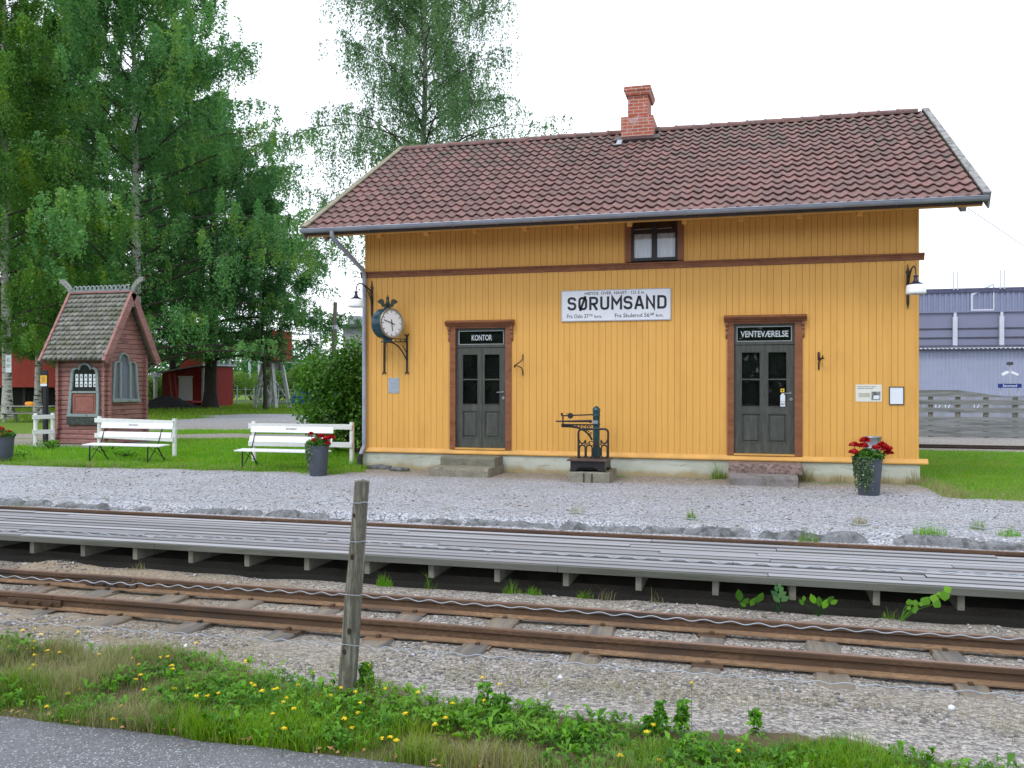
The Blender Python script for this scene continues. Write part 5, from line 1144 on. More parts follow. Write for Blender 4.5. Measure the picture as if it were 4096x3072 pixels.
# ------------------------------------------------------------------ information post
q = at(182, 1770, 2, 0.0); t = thing("information_post", "black post with yellow information sheet left of the kiosk", "sign post", (float(q[0]), float(q[1]), 0))
mb = MB(); mb.box(-.06, .06, -.05, .05, -.05, 2.1); mb.build("post", black, t, bevel=.005)
mb = MB(); mb.box(-.125, .125, -.075, -.052, 1.66, 2.14); bo = mb.build("board", black, t)
mb = MB(); mb.box(-.118, .118, -.078, -.0755, 1.75, 1.99); mb.build("yellow_sheet", MAT("yellow orange sheet", (.75, .40, .02), .5, .15, 9), t)
mb = MB(); mb.box(-.118, .118, -.078, -.0755, 1.67, 1.745); mb.build("white_sheet", papw, t)
mb = MB()
for k in range(5): mb.box(-.06, .05-.02*(k % 2), -.0805, -.0785, 1.80+k*.034, 1.81+k*.034)
mb.build("print", greyink, t)
# ------------------------------------------------------------------ trees
def branch_tree(name, label, cat, x, y, h, prof, t0=.15, tr=.25, n1=46, n2=7, n3=7, K=16, ls=.10, hang=.8, mat=None, barkm=None, lean=(0, 0), elev=(.25, .95), droop=.5, group=None, lobes=1.0, clip=None, leafdroop=.35, seed=0, stx=None, aspect=.75, zmin=.3):
    global rng
    rng = np.random.default_rng(seed+100)
    t = thing(name, label, cat, (x, y, 0), 0, group); barkm = barkm or bark; mat = mat or leaf_birch
    def trunk(u): u = np.asarray(u, float); return np.stack([lean[0]*u*u+.5*(fbm(u*3, u*0+seed, 7)-.5)*u*2, lean[1]*u*u+.5*(fbm(u*3, u*0+seed+9, 8)-.5)*u*2, u*h*.97-.1*(1-u)], -1)
    mb = MB(); us = np.linspace(0, 1, 18); P = trunk(us); rad = tr*(1-us*.93)**.9; rad[0] *= 1.35; mb.tube([tuple(p) for p in P], list(rad), 10); nt = len(mb.v)
    u1 = t0+(1-t0)*((np.arange(n1)+rng.uniform(0, 1, n1))/n1)**.92; az = np.arange(n1)*2.39996+rng.uniform(-.5, .5, n1); Lb = prof(u1)*rng.uniform(.70, 1.12, n1)
    el = elev[0]+(elev[1]-elev[0])*u1+rng.uniform(-.15, .15, n1); st = trunk(u1)
    ss = np.linspace(0, 1, 7)
    def bpts(st, az, el, L, dr, s):
        hx = np.cos(az)*np.cos(el); hy = np.sin(az)*np.cos(el); hz = np.sin(el)
        return st[:, None, :]+np.stack([hx[:, None]*L[:, None]*s, hy[:, None]*L[:, None]*s, hz[:, None]*L[:, None]*s-dr*L[:, None]*s**2.2*.55], -1)
    B = bpts(st, az, el, Lb, droop, ss[None])
    for i in range(n1):
        r0 = max(.012, .30*tr*(1-u1[i])+.014); mb.tube([tuple(p) for p in B[i]], list(np.linspace(r0, .006, 7)), 5, False)
    i2 = np.repeat(np.arange(n1), n2); s2 = rng.uniform(.06, 1.0, n1*n2); k = np.clip((s2*6).astype(int), 0, 5); fr = s2*6-k
    st2 = B[i2, k]*(1-fr)[:, None]+B[i2, k+1]*fr[:, None]; az2 = az[i2]+rng.uniform(-1.25, 1.25, len(i2)); L2 = Lb[i2]*rng.uniform(.18, .42, len(i2))*lobes; el2 = el[i2]*.7+rng.uniform(-.3, .35, len(i2))
    ss2 = np.linspace(0, 1, 4); B2 = bpts(st2, az2, el2, L2, droop, ss2[None])
    for i in range(0, len(i2), 1): mb.tube([tuple(p) for p in B2[i]], [.012, .009, .006, .004], 3, False)
    i3 = np.repeat(np.arange(len(i2)), n3); s3 = rng.uniform(.1, 1, len(i3)); k = np.clip((s3*3).astype(int), 0, 2); fr = s3*3-k
    st3 = B2[i3, k]*(1-fr)[:, None]+B2[i3, k+1]*fr[:, None]; az3 = rng.uniform(0, 2*math.pi, len(i3)); out = rng.uniform(.05, .40, len(i3)); Ls = hang*rng.uniform(.25, 1.15, len(i3))
    tt = (np.arange(K)+.5)/K; tt = tt[None]*np.ones((len(i3), 1))+rng.uniform(-.5, .5, (len(i3), K))/K
    P = np.stack([st3[:, 0, None]+np.cos(az3)[:, None]*out[:, None]*np.sqrt(tt), st3[:, 1, None]+np.sin(az3)[:, None]*out[:, None]*np.sqrt(tt), st3[:, 2, None]-Ls[:, None]*(tt**1.25)+.06*np.sin(tt*6)], -1)
    P = P+rng.normal(0, ls*.45, P.shape); tint = np.clip(rng.uniform(0, 1, n1)[i2][i3][:, None]*.45+rng.uniform(0, .55, P.shape[:2]), 0, 1)
    P = P.reshape(-1, 3); tint = tint.ravel(); kp_ = P[:, 2] > .25
    if clip is not None: kp_ &= clip(P)
    zl_ = zmin+.9*(fbm(P[:, 0]*.7+seed, P[:, 1]*.7, 300)-.35)*2
    kp_ &= (P[:, 2] > zl_); P, tint = P[kp_], tint[kp_]
    V, F = leafcards(P, ls, aspect, .35, leafdroop); mesh_np("crown", V, F, mat, t, fattrs={"tint": tint})
    tk = mb.build("trunk", barkm, t, smooth=60, recalc=False)
    a = tk.data.attributes.new("thin", 'FLOAT', 'POINT'); arr = np.ones(len(tk.data.vertices), np.float32); arr[:min(nt, len(arr))] = np.clip(us.repeat(10)[:min(nt, len(arr))]*.5-.1, 0, 1); a.data.foreach_set("value", arr)
    return t
def shrub(name, label, cat, x, y, rx, ry, h, n, ls, mat, lumps=14, group=None, z0=.1, seed=0, stems=10, aspect=.8):
    global rng
    rng = np.random.default_rng(seed+500)
    t = thing(name, label, cat, (x, y, 0), 0, group)
    a = rng.uniform(0, 2*math.pi, lumps); rr = np.sqrt(rng.uniform(0, 1, lumps)); C = np.stack([rx*.72*rr*np.cos(a), ry*.72*rr*np.sin(a), z0+(h-z0)*rng.uniform(.18, .80, lumps)*(1-.35*rr**2)], -1)
    k = rng.integers(0, lumps, n); d = rng.normal(size=(n, 3)); d /= np.linalg.norm(d, axis=1)[:, None]; rad = rng.uniform(.25, 1.15, n)**.6
    S = np.stack([np.full(n, rx*.42), np.full(n, ry*.42), np.full(n, h*.23)], -1)*rng.uniform(.65, 1.2, (lumps, 1))[k]
    P = C[k]+d*S*rad[:, None]; ok = P[:, 2] > z0*.6; P = P[ok]; k = k[ok]
    V, F = leafcards(P, ls, aspect, .5, .25); mesh_np("foliage", V, F, mat, t, fattrs={"tint": np.clip(rng.uniform(0, .6, lumps)[k]+rng.uniform(0, .4, len(k)), 0, 1)})
    mb = MB()
    for i in range(stems):
        c = C[i % lumps]; mb.tube([(c[0]*.08, c[1]*.08, -.05), (c[0]*.4, c[1]*.4, c[2]*.45), (c[0]*.8, c[1]*.8, c[2]*.8), tuple(c)], [.03, .024, .016, .008], 5, False)
    mb.build("stems", barkd, t); return t
def P2(px, d): p = dep(px, 1536, d); return float(p[0]), float(p[1])
cone = lambda R0, top=.25, p=.8: (lambda u: R0*np.clip((1-(u-.12)/.92), top*.4, 1)**p*np.clip(u/.12+.62, 0, 1))
BK = dict(n1=62, n2=9, n3=11, K=21)
x, y = P2(30, 43.5)
branch_tree("birch_tree", "tall birch with white trunk at the left edge carrying a small sign", "birch", x, y, 27, cone(6.8), .13, .23, ls=.135, hang=1.5, mat=leaf_birch, seed=1, lean=(-.6, 0), zmin=2.9, **BK)
x, y = P2(545, 52); branch_tree("birch_tree", "tallest birch with white upper trunk rising behind the kiosk", "birch", x, y, 32, cone(15.8, .25, .80), .085, .30, n1=104, n2=10, n3=12, K=22, ls=.170, elev=(.2, .85), hang=1.6, mat=leaf_teal, seed=2, lean=(-.4, 0), zmin=3.2)
x, y = P2(300, 60); branch_tree("birch_tree", "dense birch filling the gap between the two white trunks", "birch", x, y, 29, cone(7.5), .07, .26, ls=.19, hang=1.4, mat=leaf_dark, seed=3, zmin=2.6, **BK)
x, y = P2(842, 63); branch_tree("broadleaf_tree", "dark leafy tree with dark trunk right of the coal heap", "tree", x, y, 23.0, lambda u: 8.4*np.clip(np.sin(np.pi*np.clip(.25+u*.78, 0, 1)), .1, 1), .14, .48, ls=.18, hang=1.0, mat=leaf_dark, barkm=barkd, seed=4, lean=(.5, 0), elev=(.05, 1.0), leafdroop=.2, zmin=3.1, **BK)
x, y = P2(1060, 58); branch_tree("broadleaf_tree", "smaller dark tree hanging over the red tank", "tree", x, y, 14.8, lambda u: 5.2*np.clip(np.sin(np.pi*np.clip(.25+u*.75, 0, 1)), .1, 1), .34, .13, n1=44, n2=8, n3=9, K=18, ls=.16, hang=.9, mat=leaf_dark, barkm=barkd, seed=5, lean=(-.3, 0), elev=(.1, 1.0), leafdroop=.2, zmin=3.4)
x, y = P2(-60, 70); branch_tree("broadleaf_tree", "tall tree behind the birch at the left edge", "tree", x, y, 31, cone(9), .07, .3, ls=.22, hang=1.1, mat=leaf_dark, barkm=barkd, seed=6, zmin=3, **BK)
x, y = P2(690, 75); branch_tree("broadleaf_tree", "tree behind the tallest birch above the red shed", "tree", x, y, 33, cone(13.0, .3, .85), .09, .3, n1=90, n2=9, n3=11, K=20, ls=.235, hang=1.2, mat=leaf_dark, barkm=barkd, seed=9, zmin=3.5, elev=(.2, .8))
x, y = P2(150, 52); branch_tree("birch_tree", "leafy birch right of the birch with the sign", "birch", x, y, 24, cone(6.2), .12, .2, ls=.165, hang=1.4, mat=leaf_birch, seed=10, lean=(.4, 0), zmin=3.2, **BK)
# weeping birch behind the house
x, y = P2(1690, 40)
branch_tree("weeping_birch", "loose weeping birch rising behind the left end of the tiled roof", "birch", x, y, 24.5, lambda u: 7.6*np.clip(1.0-.55*np.clip(u-.3, 0, 1)*1.2, .2, 1), .27, .26, n1=78, n2=9, n3=9, K=24, ls=.125, hang=2.1, mat=leaf_far, seed=12, elev=(.25, 1.05), droop=.75, leafdroop=.6, aspect=.6)

# bushes beside the house
shrub("shrub", "dark green shrub with low branches left of the house", "bush", -1.75, 3.4, 1.65, 1.0, 3.6, 21000, .10, leaf_bush, 20, seed=1)
shrub("shrub", "tall bright leafed shrub pressed against the left house wall", "bush", -1.2, 5.0, 1.25, 1.2, 4.9, 15000, .115, leaf_bush, 14, seed=2)
# pale field shrubs far behind
i = 0
for px, d, rx, h in ((560, 88, 3, 3.6), (640, 84, 2.6, 3.1), (760, 96, 3.5, 3.4), (905, 90, 3.6, 4.2), (1010, 96, 3.6, 3.2), (1090, 86, 2.6, 3.6), (1180, 92, 3.2, 3.8), (1250, 78, 2.8, 4.0), (1335, 84, 3.2, 4.6), (1430, 90, 3.2, 4.4), (480, 92, 3, 3.8)):
    x, y = P2(px, d); shrub("field_shrub", "pale green shrub in the row growing along the field behind the sidings", "bush", x, y, rx, 2, h, 2300, .30, leaf_light, 12, "pale shrubs along the field", seed=20+i); i += 1
for px, d, r_, h in ((1000, 150, 20, 9), (1300, 160, 22, 8), (620, 150, 20, 9), (200, 140, 22, 12)):
    x, y = P2(px, d); shrub("distant_trees", "low dark line of far trees at the horizon", "trees", x, y, r_, 5, h, 3500, .8, leaf_dark, 26, "far trees at the horizon", seed=40+i); i += 1

# ================================================================== FAR LEFT: SHEDS, TANK, POLES
def red_shed(): 
    x0, y0 = P2(-260, 62); x1, y1 = P2(440, 62)
    a = math.atan2(y1-y0, x1-x0); t = thing("red_shed", "long red plank shed raised over a dark open store behind the birch trunk", "shed", (x0, y0, 0), a); L_ = math.hypot(x1-x0, y1-y0)
    mb = MB(); mb.box(0, L_*.45, 0, 5, 1.55, 4.6); mb.build("wall", shedred, t)
    mb = MB(); mb.box(L_*.45+.01, L_, -.3, 5, 1.5, 4.6); mb.build("plank_wall", shedor, t)
    mb = MB(); mb.box(.2, L_-.2, .8, 4.9, -.1, 1.49); mb.build("dark_store", dark, t)
    for k in range(5): mb = MB(); mb.box(.2+k*(L_-.5)/4, .4+k*(L_-.5)/4, .1, .3, -.1, 1.49); mb.build("post", barkd, t)
    mb = MB(); mb.prism([(-.6, 4.55), (2.5, 5.9), (5.5, 4.55), (5.5, 4.7), (2.5, 6.1), (-.6, 4.7)], -.4, L_+.4, 'x'); mb.build("roof", greywood, t)
    return t
red_shed()
x, y = P2(110, 40); t = thing("picnic_table", "grey plank picnic table on the grass beside the birch", "picnic table", (x, y, 0), R(18))
for z, ya, yb in ((.74, -.38, .38), (.44, -.75, -.48), (.44, .48, .75)):
    mb = MB(); mb.box(-1.15, 1.15, ya, yb, z-.04, z); mb.build("table_top" if z > .5 else "seat", greywood, t, bevel=.005)
for xx in (-.75, .75):
    mb = MB(); mb.bar((xx, -.62, 0), (xx, -.2, .70), .10, .05); mb.bar((xx, .62, 0), (xx, .2, .70), .10, .05); mb.bar((xx, -.7, .375), (xx, .7, .375), .05, .09); mb.build("leg", greywood, t)
x, y = P2(150, 40); mb = MB(); mb.lathe([(0, .0), (.12, .0), (.15, .10), (.12, .19), (.05, .21), (0, .21)], (0, 0, 0), 14); o = mb.build("orange_bag", orange, smooth=50); o.location = (x-.35, y-.1, .74); o.scale = (1.6, .8, .9); tag(o, "small orange bundle lying on the picnic table", "bag")
x, y = P2(47, 43.0); t = thing("tree_sign", "small white sheet sign fixed to the white birch trunk", "sign", (x, y-.2, 2.30))
mb = MB(); mb.box(-.17, .17, -.01, .01, 0, .86); mb.build("sheet", papw, t); mb = MB(); mb.ring([(.09*math.cos(a), .60+.09*math.sin(a)) for a in np.linspace(0, 6.0, 14)], [(.06*math.cos(a), .60+.06*math.sin(a)) for a in np.linspace(0, 6.0, 14)], -.016, -.0105, 'y'); mb.box(-.12, .12, -.016, -.0105, .34, .38); mb.box(-.12, .10, -.016, -.0105, .25, .29); mb.build("print", greyink, t)
# red hut with ladder
x, y = P2(648, 68); x1, y1 = P2(815, 66); a = math.atan2(y1-y, x1-x); L_ = math.hypot(x1-x, y1-y)
t = thing("red_hut", "small red hut with white door and red ladder behind the coal heap", "hut", (x, y, 0), a)
mb = MB(); mb.prism([(0, -.1), (L_, -.1), (L_, 3.05), (0, 2.55)], 0, 3.0, 'y'); mb.build("wall", shedred, t)
mb = MB(); mb.prism([(-.25, 2.56), (L_+.2, 3.13), (L_+.2, 3.25), (-.25, 2.68)], -.3, 3.2, 'y'); mb.build("roof", galv, t)
mb = MB(); mb.box(L_*.42, L_*.74, -.05, -.002, .45, 2.25); dd = mb.build("door", white, t)
mb = MB(); mb.box(L_*.40, L_*.76, -.07, -.003, 2.26, 2.36); mb.build("lintel", white, t)
mb = MB(); mb.box(L_-.12, L_+.10, -.1, .15, -.1, 2.95); mb.build("white_corner", towerw, t)
mb = MB()
for dx in (0, .55): mb.bar((L_*.20+dx, -.12, 2.85), (L_*.52+dx, -.95, .0), .12, .08)
for k in range(9): f = (k+.5)/9; mb.bar((L_*.20+f*L_*.32, -.12-.83*f, 2.85*(1-f)), (L_*.20+f*L_*.32+.55, -.12-.83*f, 2.85*(1-f)), .05, .05)
mb.build("ladder", MAT("bright red ladder paint", (.42, .05, .04), .6), t)
mb = MB(); mb.box(L_*.55, L_+.3, -1.4, -.05, .35, .5); mb.box(L_*.6, L_*.65, -1.3, -1.2, 0, .35); mb.box(L_, L_+.1, -1.3, -1.2, 0, .35); mb.build("step_deck", shedred, t)
x, y = P2(795, 74); t = thing("red_gabled_hut", "red gabled hut peeping out under the dark leafy tree", "hut", (x, y, 0), .2)
mb = MB(); mb.box(-1, 1, -1, 1, 0, 3.1); mb.build("wall", towerw, t); mb = MB(); mb.prism([(-1.2, 3.0), (1.2, 3.0), (0, 5.0)], -1.2, 1.2, 'y'); mb.build("roof", MAT("red sheet roof", (.40, .04, .03), .6), t)
# coal heap
x, y = P2(670, 62); nn = 60; g_ = np.linspace(-1, 1, nn); Xc, Yc = np.meshgrid(g_, g_); rr = np.sqrt(Xc**2+Yc**2); hz = np.clip(1.05*(1-rr)**.8, 0, 9)*1.0 if False else np.clip(1-rr, 0, 1)**.85*(1.0+.5*(fbm(Xc*3+5, Yc*3, 33)-.5)); V = np.stack([Xc*2.6, Yc*1.8, hz*1.1+.10*(fbm(Xc*14, Yc*14, 34)-.5)*(hz > .02)-.03], -1).reshape(-1, 3); ii = np.arange(nn*nn).reshape(nn, nn)
o = mesh_np("coal_heap", V, np.stack([ii[:-1, :-1], ii[:-1, 1:], ii[1:, 1:], ii[1:, :-1]], -1).reshape(-1, 4), coal); o.location = (x, y, 0); tag(o, "black heap of coal in front of the small red hut", "coal heap")
# water tower
x, y = P2(1090, 64); t = thing("water_tower", "red tank on splayed peeling white timber legs behind the gravel", "water tower", (x, y, 0), -.25)
for sy in (-.7, .7):
    for s_ in (-1, 1):
        mb = MB(); mb.bar((s_*1.05, sy, 0), (s_*.45, sy*.7, 3.2), .22, .22); mb.build("leg", towerw, t)
    mb = MB()
    for z in (.35, 1.6, 2.9): w = 1.05-.19*z; mb.bar((-w, sy*.95, z), (w, sy*.95, z), .10, .12)
    mb.bar((-.8, sy, 2.4), (.9, sy, .5), .08, .10); mb.build("brace", towerw, t)
mb = MB(); mb.box(-.28, .28, -.6, .6, 2.8, 3.5); mb.build("collar", greywood, t)
mb = MB(); mb.box(-1.1, .95, -1.0, 1.0, 3.45, 5.6); mb.build("tank", MAT("red tank planks", (.36, .04, .03), .7, .2, 3), t)
# lamp post, poles, masts
x, y = P2(621, 75); t = thing("lamp_post", "slim white post with lamp heads left of the red hut", "lamp post", (x, y, 0))
mb = MB(); mb.tube([(0, 0, 0), (0, 0, 2.7)], .16, 10); mb.build("post", towerw, t); mb = MB(); mb.bar((-.9, 0, 2.9), (.0, 0, 3.3), .12, .08); mb.box(-.3, .3, -.2, .2, 2.35, 2.75); mb.build("lamp_head", galv, t)
x, y = P2(1341, 52); t = thing("utility_pole", "dark timber pole standing against the sky left of the downpipe", "pole", (x, y, 0))
mb = MB(); mb.tube([(-.25, 0, 0), (.0, 0, 6.6)], [.15, .12], 10); mb.build("pole", polew, t); mb = MB(); mb.box(-.14, .10, -.12, .12, 5.0, 5.25); mb.build("pole_box", galv, t)
for k, px in enumerate((870, 912)):
    x, y = P2(px, 70); o = MB(); o.tube([(0, 0, 0), (0, 0, 4.2)], .2, 8)
    o = o.build("timber_post", towerw); o.location = (x, y, 0); tag(o, ["weathered post behind the dark tree, the left one of two", "weathered post just left of the water tower"][k], "post")
x, y = P2(1285, 120); t = thing("catenary_mast", "pale steel catenary masts with a lattice gantry above the field", "catenary mast", (x, y, 0), YAW)
for dx in (0, 1.5): mb = MB(); mb.tube([(dx-1.6, 0, 0), (dx-1.6, 0, 12)], .14, 8); mb.build("mast", galv, t)
mb = MB()
for z in (6.3, 8.3): mb.bar((-10, 0, z+.55), (4.5, 0, z), .16, .16)
for k in range(10): mb.bar((-9+k*1.4, 0, 6.8-.05*k), (-8.3+k*1.4, 0, 8.75-.05*k), .06, .06)
mb.build("gantry", galv, t)
for k, dx in enumerate((-9.8, -8.5)): mb = MB(); mb.tube([(dx, 0, 0), (dx, 0, 9.6)], .17, 8); mb.build("mast", galv, t)
for k, (a, b, lab) in enumerate((((-12, 7.2), (8, 6.1), "thin overhead wire under the gantry"), ((-12, 5.0), (8, 4.4), "lowest overhead wire near the shrub"))):
    m = MB(); m.tube([(a[0], 0, a[1]), (0, 0, (a[1]+b[1])/2-.15), (b[0], 0, b[1])], .03, 4); m.build("overhead_wire", galv, t)
# pale building behind the house corner, blue tarpaulin, yard things
x, y = P2(1372, 95); t = thing("apartment_building", "pale grey building with flat cornice half hidden behind the downpipe", "building", (x, y, 0), YAW)
mb = MB(); mb.box(0, 9, 0, 8, 0, 7.9); mb.build("wall", bldgrey, t)
mb = MB(); mb.box(-.5, 9.5, -.5, 8.5, 7.9, 8.2); mb.build("cornice", MAT("dark cornice", (.08, .085, .10), .6), t)
mb = MB(); mb.box(.4, 1.8, .5, 2, 8.2, 9.2); mb.build("roof_unit", bldgrey, t)
for z in (3.0, 3.9, 4.8): mb = MB(); mb.box(1, 9, -.04, 0, z, z+.08); mb.build("cladding_joint", dark, t)
x, y = P2(1275, 66); nn = 40; g_ = np.linspace(-1, 1, nn); Xc, Yc = np.meshgrid(g_, g_); hz = np.clip(1-np.maximum(np.abs(Xc), np.abs(Yc))**4, 0, 1)*(1.5+.8*(fbm(Xc*2, Yc*2, 91)-.5)); ii = np.arange(nn*nn).reshape(nn, nn)
o = mesh_np("blue_tarpaulin", np.stack([Xc*1.7, Yc*1.4, .8*hz+.12*(fbm(Xc*6, Yc*6, 92)-.5)+.35], -1).reshape(-1, 3), np.stack([ii[:-1, :-1], ii[:-1, 1:], ii[1:, 1:], ii[1:, :-1]], -1).reshape(-1, 4), tarp, smooth=True); o.location = (x, y, 0); tag(o, "crumpled blue tarpaulin over a pile behind the dark shrub", "tarpaulin")
x0, y0 = P2(880, 72); x1, y1 = P2(1240, 76); t = thing("mesh_fence", "thin grey fence of posts and wires along the far sidings", "fence", (x0, y0, 0))
for k in range(12): f = k/11; mb = MB(); mb.tube([((x1-x0)*f, (y1-y0)*f, 0), ((x1-x0)*f, (y1-y0)*f, 1.5)], .05, 6); mb.build("fence_post", galv, t)
mb = MB()
for z in (.3, .8, 1.3): mb.tube([(0, 0, z), (x1-x0, y1-y0, z)], .02, 4)
mb.build("wire", galv, t)

# ================================================================== RIGHT SIDE: HALL, FENCE, SIGN
YH = 40.0
def hz_(px, py, y=YH): p = at(px, py, 1, y); return float(p[0]), float(p[2])
hx0 = hz_(3200, 1200)[0]; hx1 = hx0+60
z_top = hz_(3690, 1158)[1]; z_a = hz_(3690, 1247)[1]; z_b = hz_(3690, 1392)[1]
hall = thing("industrial_hall", "large lavender steel hall in three tiers behind the plank fence", "hall", (hx0, YH, 0)); LH_ = hx1-hx0
mb = MB(); pts = []; nC = int(LH_/.30)
for k in range(nC): x = k*.30; pts += [(x, -.0), (x+.04, -.055), (x+.15, -.055), (x+.19, 0)]
n = len(pts); mb.add([(a, b, z_a) for a, b in pts]+[(a, b, z_top-.25) for a, b in pts], [(i, i+1, n+i+1, n+i) for i in range(n-1)]); mb.build("upper_cladding", hallu, hall, recalc=False)
mb = MB(); mb.box(0, LH_, .5, 20, 0, z_top-.26); mb.build("core", hallm, hall)
mb = MB(); mb.box(-.2, LH_+.2, -.12, 20.2, z_top-.25, z_top); mb.build("roof_edge", MAT("dark blue roof edge", (.07, .075, .14), .5), hall)
mb = MB(); mb.box(0, LH_, .02, .45, z_b-1.0, z_a-.10); mb.box(0, LH_, -.10, .02, z_a-.098, z_a-.002); mb.build("panel_band", hallm, hall)
mb = MB()
for fz in (.48, .73, .96): mb.box(0, LH_, -.02, .018, z_b+(z_a-z_b)*(1-fz)-.04, z_b+(z_a-z_b)*(1-fz)+.04)
mb.build("panel_joint", MAT("dark joint", (.06, .06, .09), .6), hall)
cxs = [hz_(3818, 1300)[0]-hx0, hz_(4004, 1300)[0]-hx0]; sp = cxs[1]-cxs[0]; x = cxs[0]-3*sp
while x < LH_:
    if x > .3:
        mb = MB(); mb.box(x-.12, x+.12, -.2, -.021, z_b-.8, z_a-.35); mb.box(x-.07, x+.07, -.2, -.021, z_a-.349, z_a-.11); mb.build("column", hallw, hall)
        for dx in (-.09, .13): mb = MB(); mb.tube([(x+dx, -.2, z_top-.1), (x+dx, -.2, z_top+1.0)], .035, 6); mb.build("roof_rod", hallw, hall)
    x += sp
x = hz_(3935, 1230)[0]-hx0; mb = MB(); mb.ring([(x-.7, z_a), (x+.55, z_a), (x+.55, z_a+1.6), (x-.7, z_a+1.0)], [(x-.6, z_a+.08), (x+.47, z_a+.08), (x+.47, z_a+1.45), (x-.6, z_a+.9)], -.075, -.058, 'y'); mb.build("cladding_patch", hallw, hall)
YA = 36.0; a0 = hz_(3200, 1392, YA)[0]; zA = hz_(3690, 1394, YA)[1]
ann = thing("low_annex", "long low lavender corrugated shed in front of the hall", "shed", (a0, YA, 0))
mb = MB(); pts = []
for k in range(int(50/.2)): x = k*.2; pts += [(x, 0), (x+.05, -.035), (x+.11, -.035), (x+.16, 0)]
n = len(pts); mb.add([(a, b, -.1) for a, b in pts]+[(a, b, zA-.12) for a, b in pts], [(i, i+1, n+i+1, n+i) for i in range(n-1)]); mb.build("wall", hallb, ann, recalc=False)
mb = MB(); mb.prism([(-.35, zA-.06), (4.2, zA+.35), (4.2, zA+.30), (-.35, zA-.115)], -.3, 50.3, 'x'); mb.build("roof", MAT("dark annex roof", (.06, .06, .085), .5), ann)
mb = MB(); pts = [(x, zA-.03+.035*math.sin(x*math.pi*2/.22)) for x in np.arange(-.3, 50.3, .055)]
mb.add([(x, -.36, z) for x, z in pts]+[(x, .6, z+.06) for x, z in pts], [(i, i+1, len(pts)+i+1, len(pts)+i) for i in range(len(pts)-1)]); mb.build("roof_sheet_edge", hallw, ann, recalc=False)
# plank fence
YF = 15.3; F0 = 9.0; F1 = 26.0
def fz(py, px=3700): return float(at(px, py, 1, YF)[2])
fn_ = thing("plank_fence", "grey horizontal plank fence with gaps beyond the right lawn", "fence", (F0, YF, 0))
zs_ = [fz(v) for v in (1745, 1722, 1700, 1683, 1666)]
for a, b in zip(zs_[:-1], zs_[1:]): 
    for x0, x1 in ((0, 4.1), (4.1, 8.6), (8.6, 17)): mb = MB(); d = random.uniform(-.004, .004); mb.box(x0+.003, x1-.003, -.02+d, .015+d, a+.006, b-.006); mb.build("plank", fencewood, fn_)
for pa, pb in ((1649, 1630), (1618, 1599)):
    for x0, x1 in ((0, 5.2), (5.2, 17)): mb = MB(); mb.box(x0+.003, x1-.003, -.02, .015, fz(pa), fz(pb)); mb.build("plank", fencewood, fn_)
xs_ = at(3830, 1560, 1, YF)[0]-F0; xe_ = at(4020, 1585, 1, YF)[0]-F0
mb = MB(); mb.prism([(0, fz(1586)), (17, fz(1589)), (17, fz(1585)), (xe_, fz(1585)), (xs_, fz(1560)), (0, fz(1558))], -.022, .013, 'y'); mb.build("plank", fencewood, fn_)
k = 0
for px in (3500, 3611, 3722, 3831, 3943, 4060, 4180, 4300, 4420):
    x = at(px, 1600, 1, YF+.1)[0]-F0; mb = MB(); mb.box(x-.07, x+.07, .02, .14, -.1, fz(1588 if px > 3850 else 1575)); mb.build("fence_post", joistw, fn_)
# graffiti on a low wall behind the fence
x = float(at(3560, 1640, 1, 19)[0]); o = thing("low_wall", "low grey wall with faded graffiti seen through the fence gaps", "wall", (x, 19.5, 0)); mb = MB(); mb.box(0, 9, 0, .2, -.1, 1.35); wl_ = mb.build("wall", MAT("grey wall paint", (.26, .28, .34), .7, .15, 3), o)
for k in range(10):
    xx = .5+k*.33; m = MB(); m.tube([(xx+.14*math.cos(a), -.01, .95+.16*math.sin(a*2.0)) for a in np.linspace(random.uniform(0, 2), random.uniform(3, 4), 9)], .018, 5); m.build("graffiti_stroke", [papw, papw, fencewood, kgrey][k % 4], wl_)
# back siding rails
bs = thing("railway_track", "far dark rails between the right lawn and the plank fence", "railway track", (0, 0, 0))
for yc in (9.55, 10.35): mb = MB(); mb.prism(rail_prof(yc, .055), 7, 60, 'x'); mb.build("rail", darkrail, bs)
for k in range(26): mb = MB(); mb.box(8.2+k*.8, 8.42+k*.8, 9.2, 10.7, -.2, -.064); mb.build("sleeper", joistw, bs)
# blue name sign
YS = 22.0; pa, pb = at(3992, 1551, 1, YS), at(4086, 1535, 1, YS); t = thing("name_sign", "dark blue station name sign with white letters on a post right of the house", "sign", (float(pa[0]), YS, float(pa[2])))
w, h = float(pb[0]-pa[0]), float(pb[2]-pa[2]); mb = MB(); mb.box(0, w, -.03, .03, 0, h); bo = mb.build("board", bluesign, t); text_mb("Sørumsand", w*.2, w*.8, h*.22, h*.82, -.032, bold=.01).build("lettering", papw, bo)
for xx in (w*.12, w*.88): mb = MB(); mb.tube([(xx, .06, -1.9), (xx, .06, h)], .025, 6); mb.build("post", galv, t)
pm = at(4039, 1530, 1, YS+.5); t = thing("camera_mast", "thin grey mast with two white cameras above the blue sign", "mast", (float(pm[0]), YS+.5, 0)); zt_m = float(at(4039, 1448, 1, YS+.5)[2])
mb = MB(); mb.tube([(0, 0, 0), (0, 0, zt_m-.12)], .035, 8); mb.build("post", galv, t); mb = MB(); mb.box(-.10, .10, -.10, .10, zt_m-.12, zt_m); mb.build("mast_cap", MAT("dark mast cap", (.05, .05, .055), .5), t)
for s_ in (-1, 1): mb = MB(); mb.bar((s_*.06, 0, zt_m-.40), (s_*.30, -.05, zt_m-.52), .09, .09); mb.bar((0, 0, zt_m-.40), (s_*.15, 0, zt_m-.42), .03, .03); mb.build("camera", white, t)
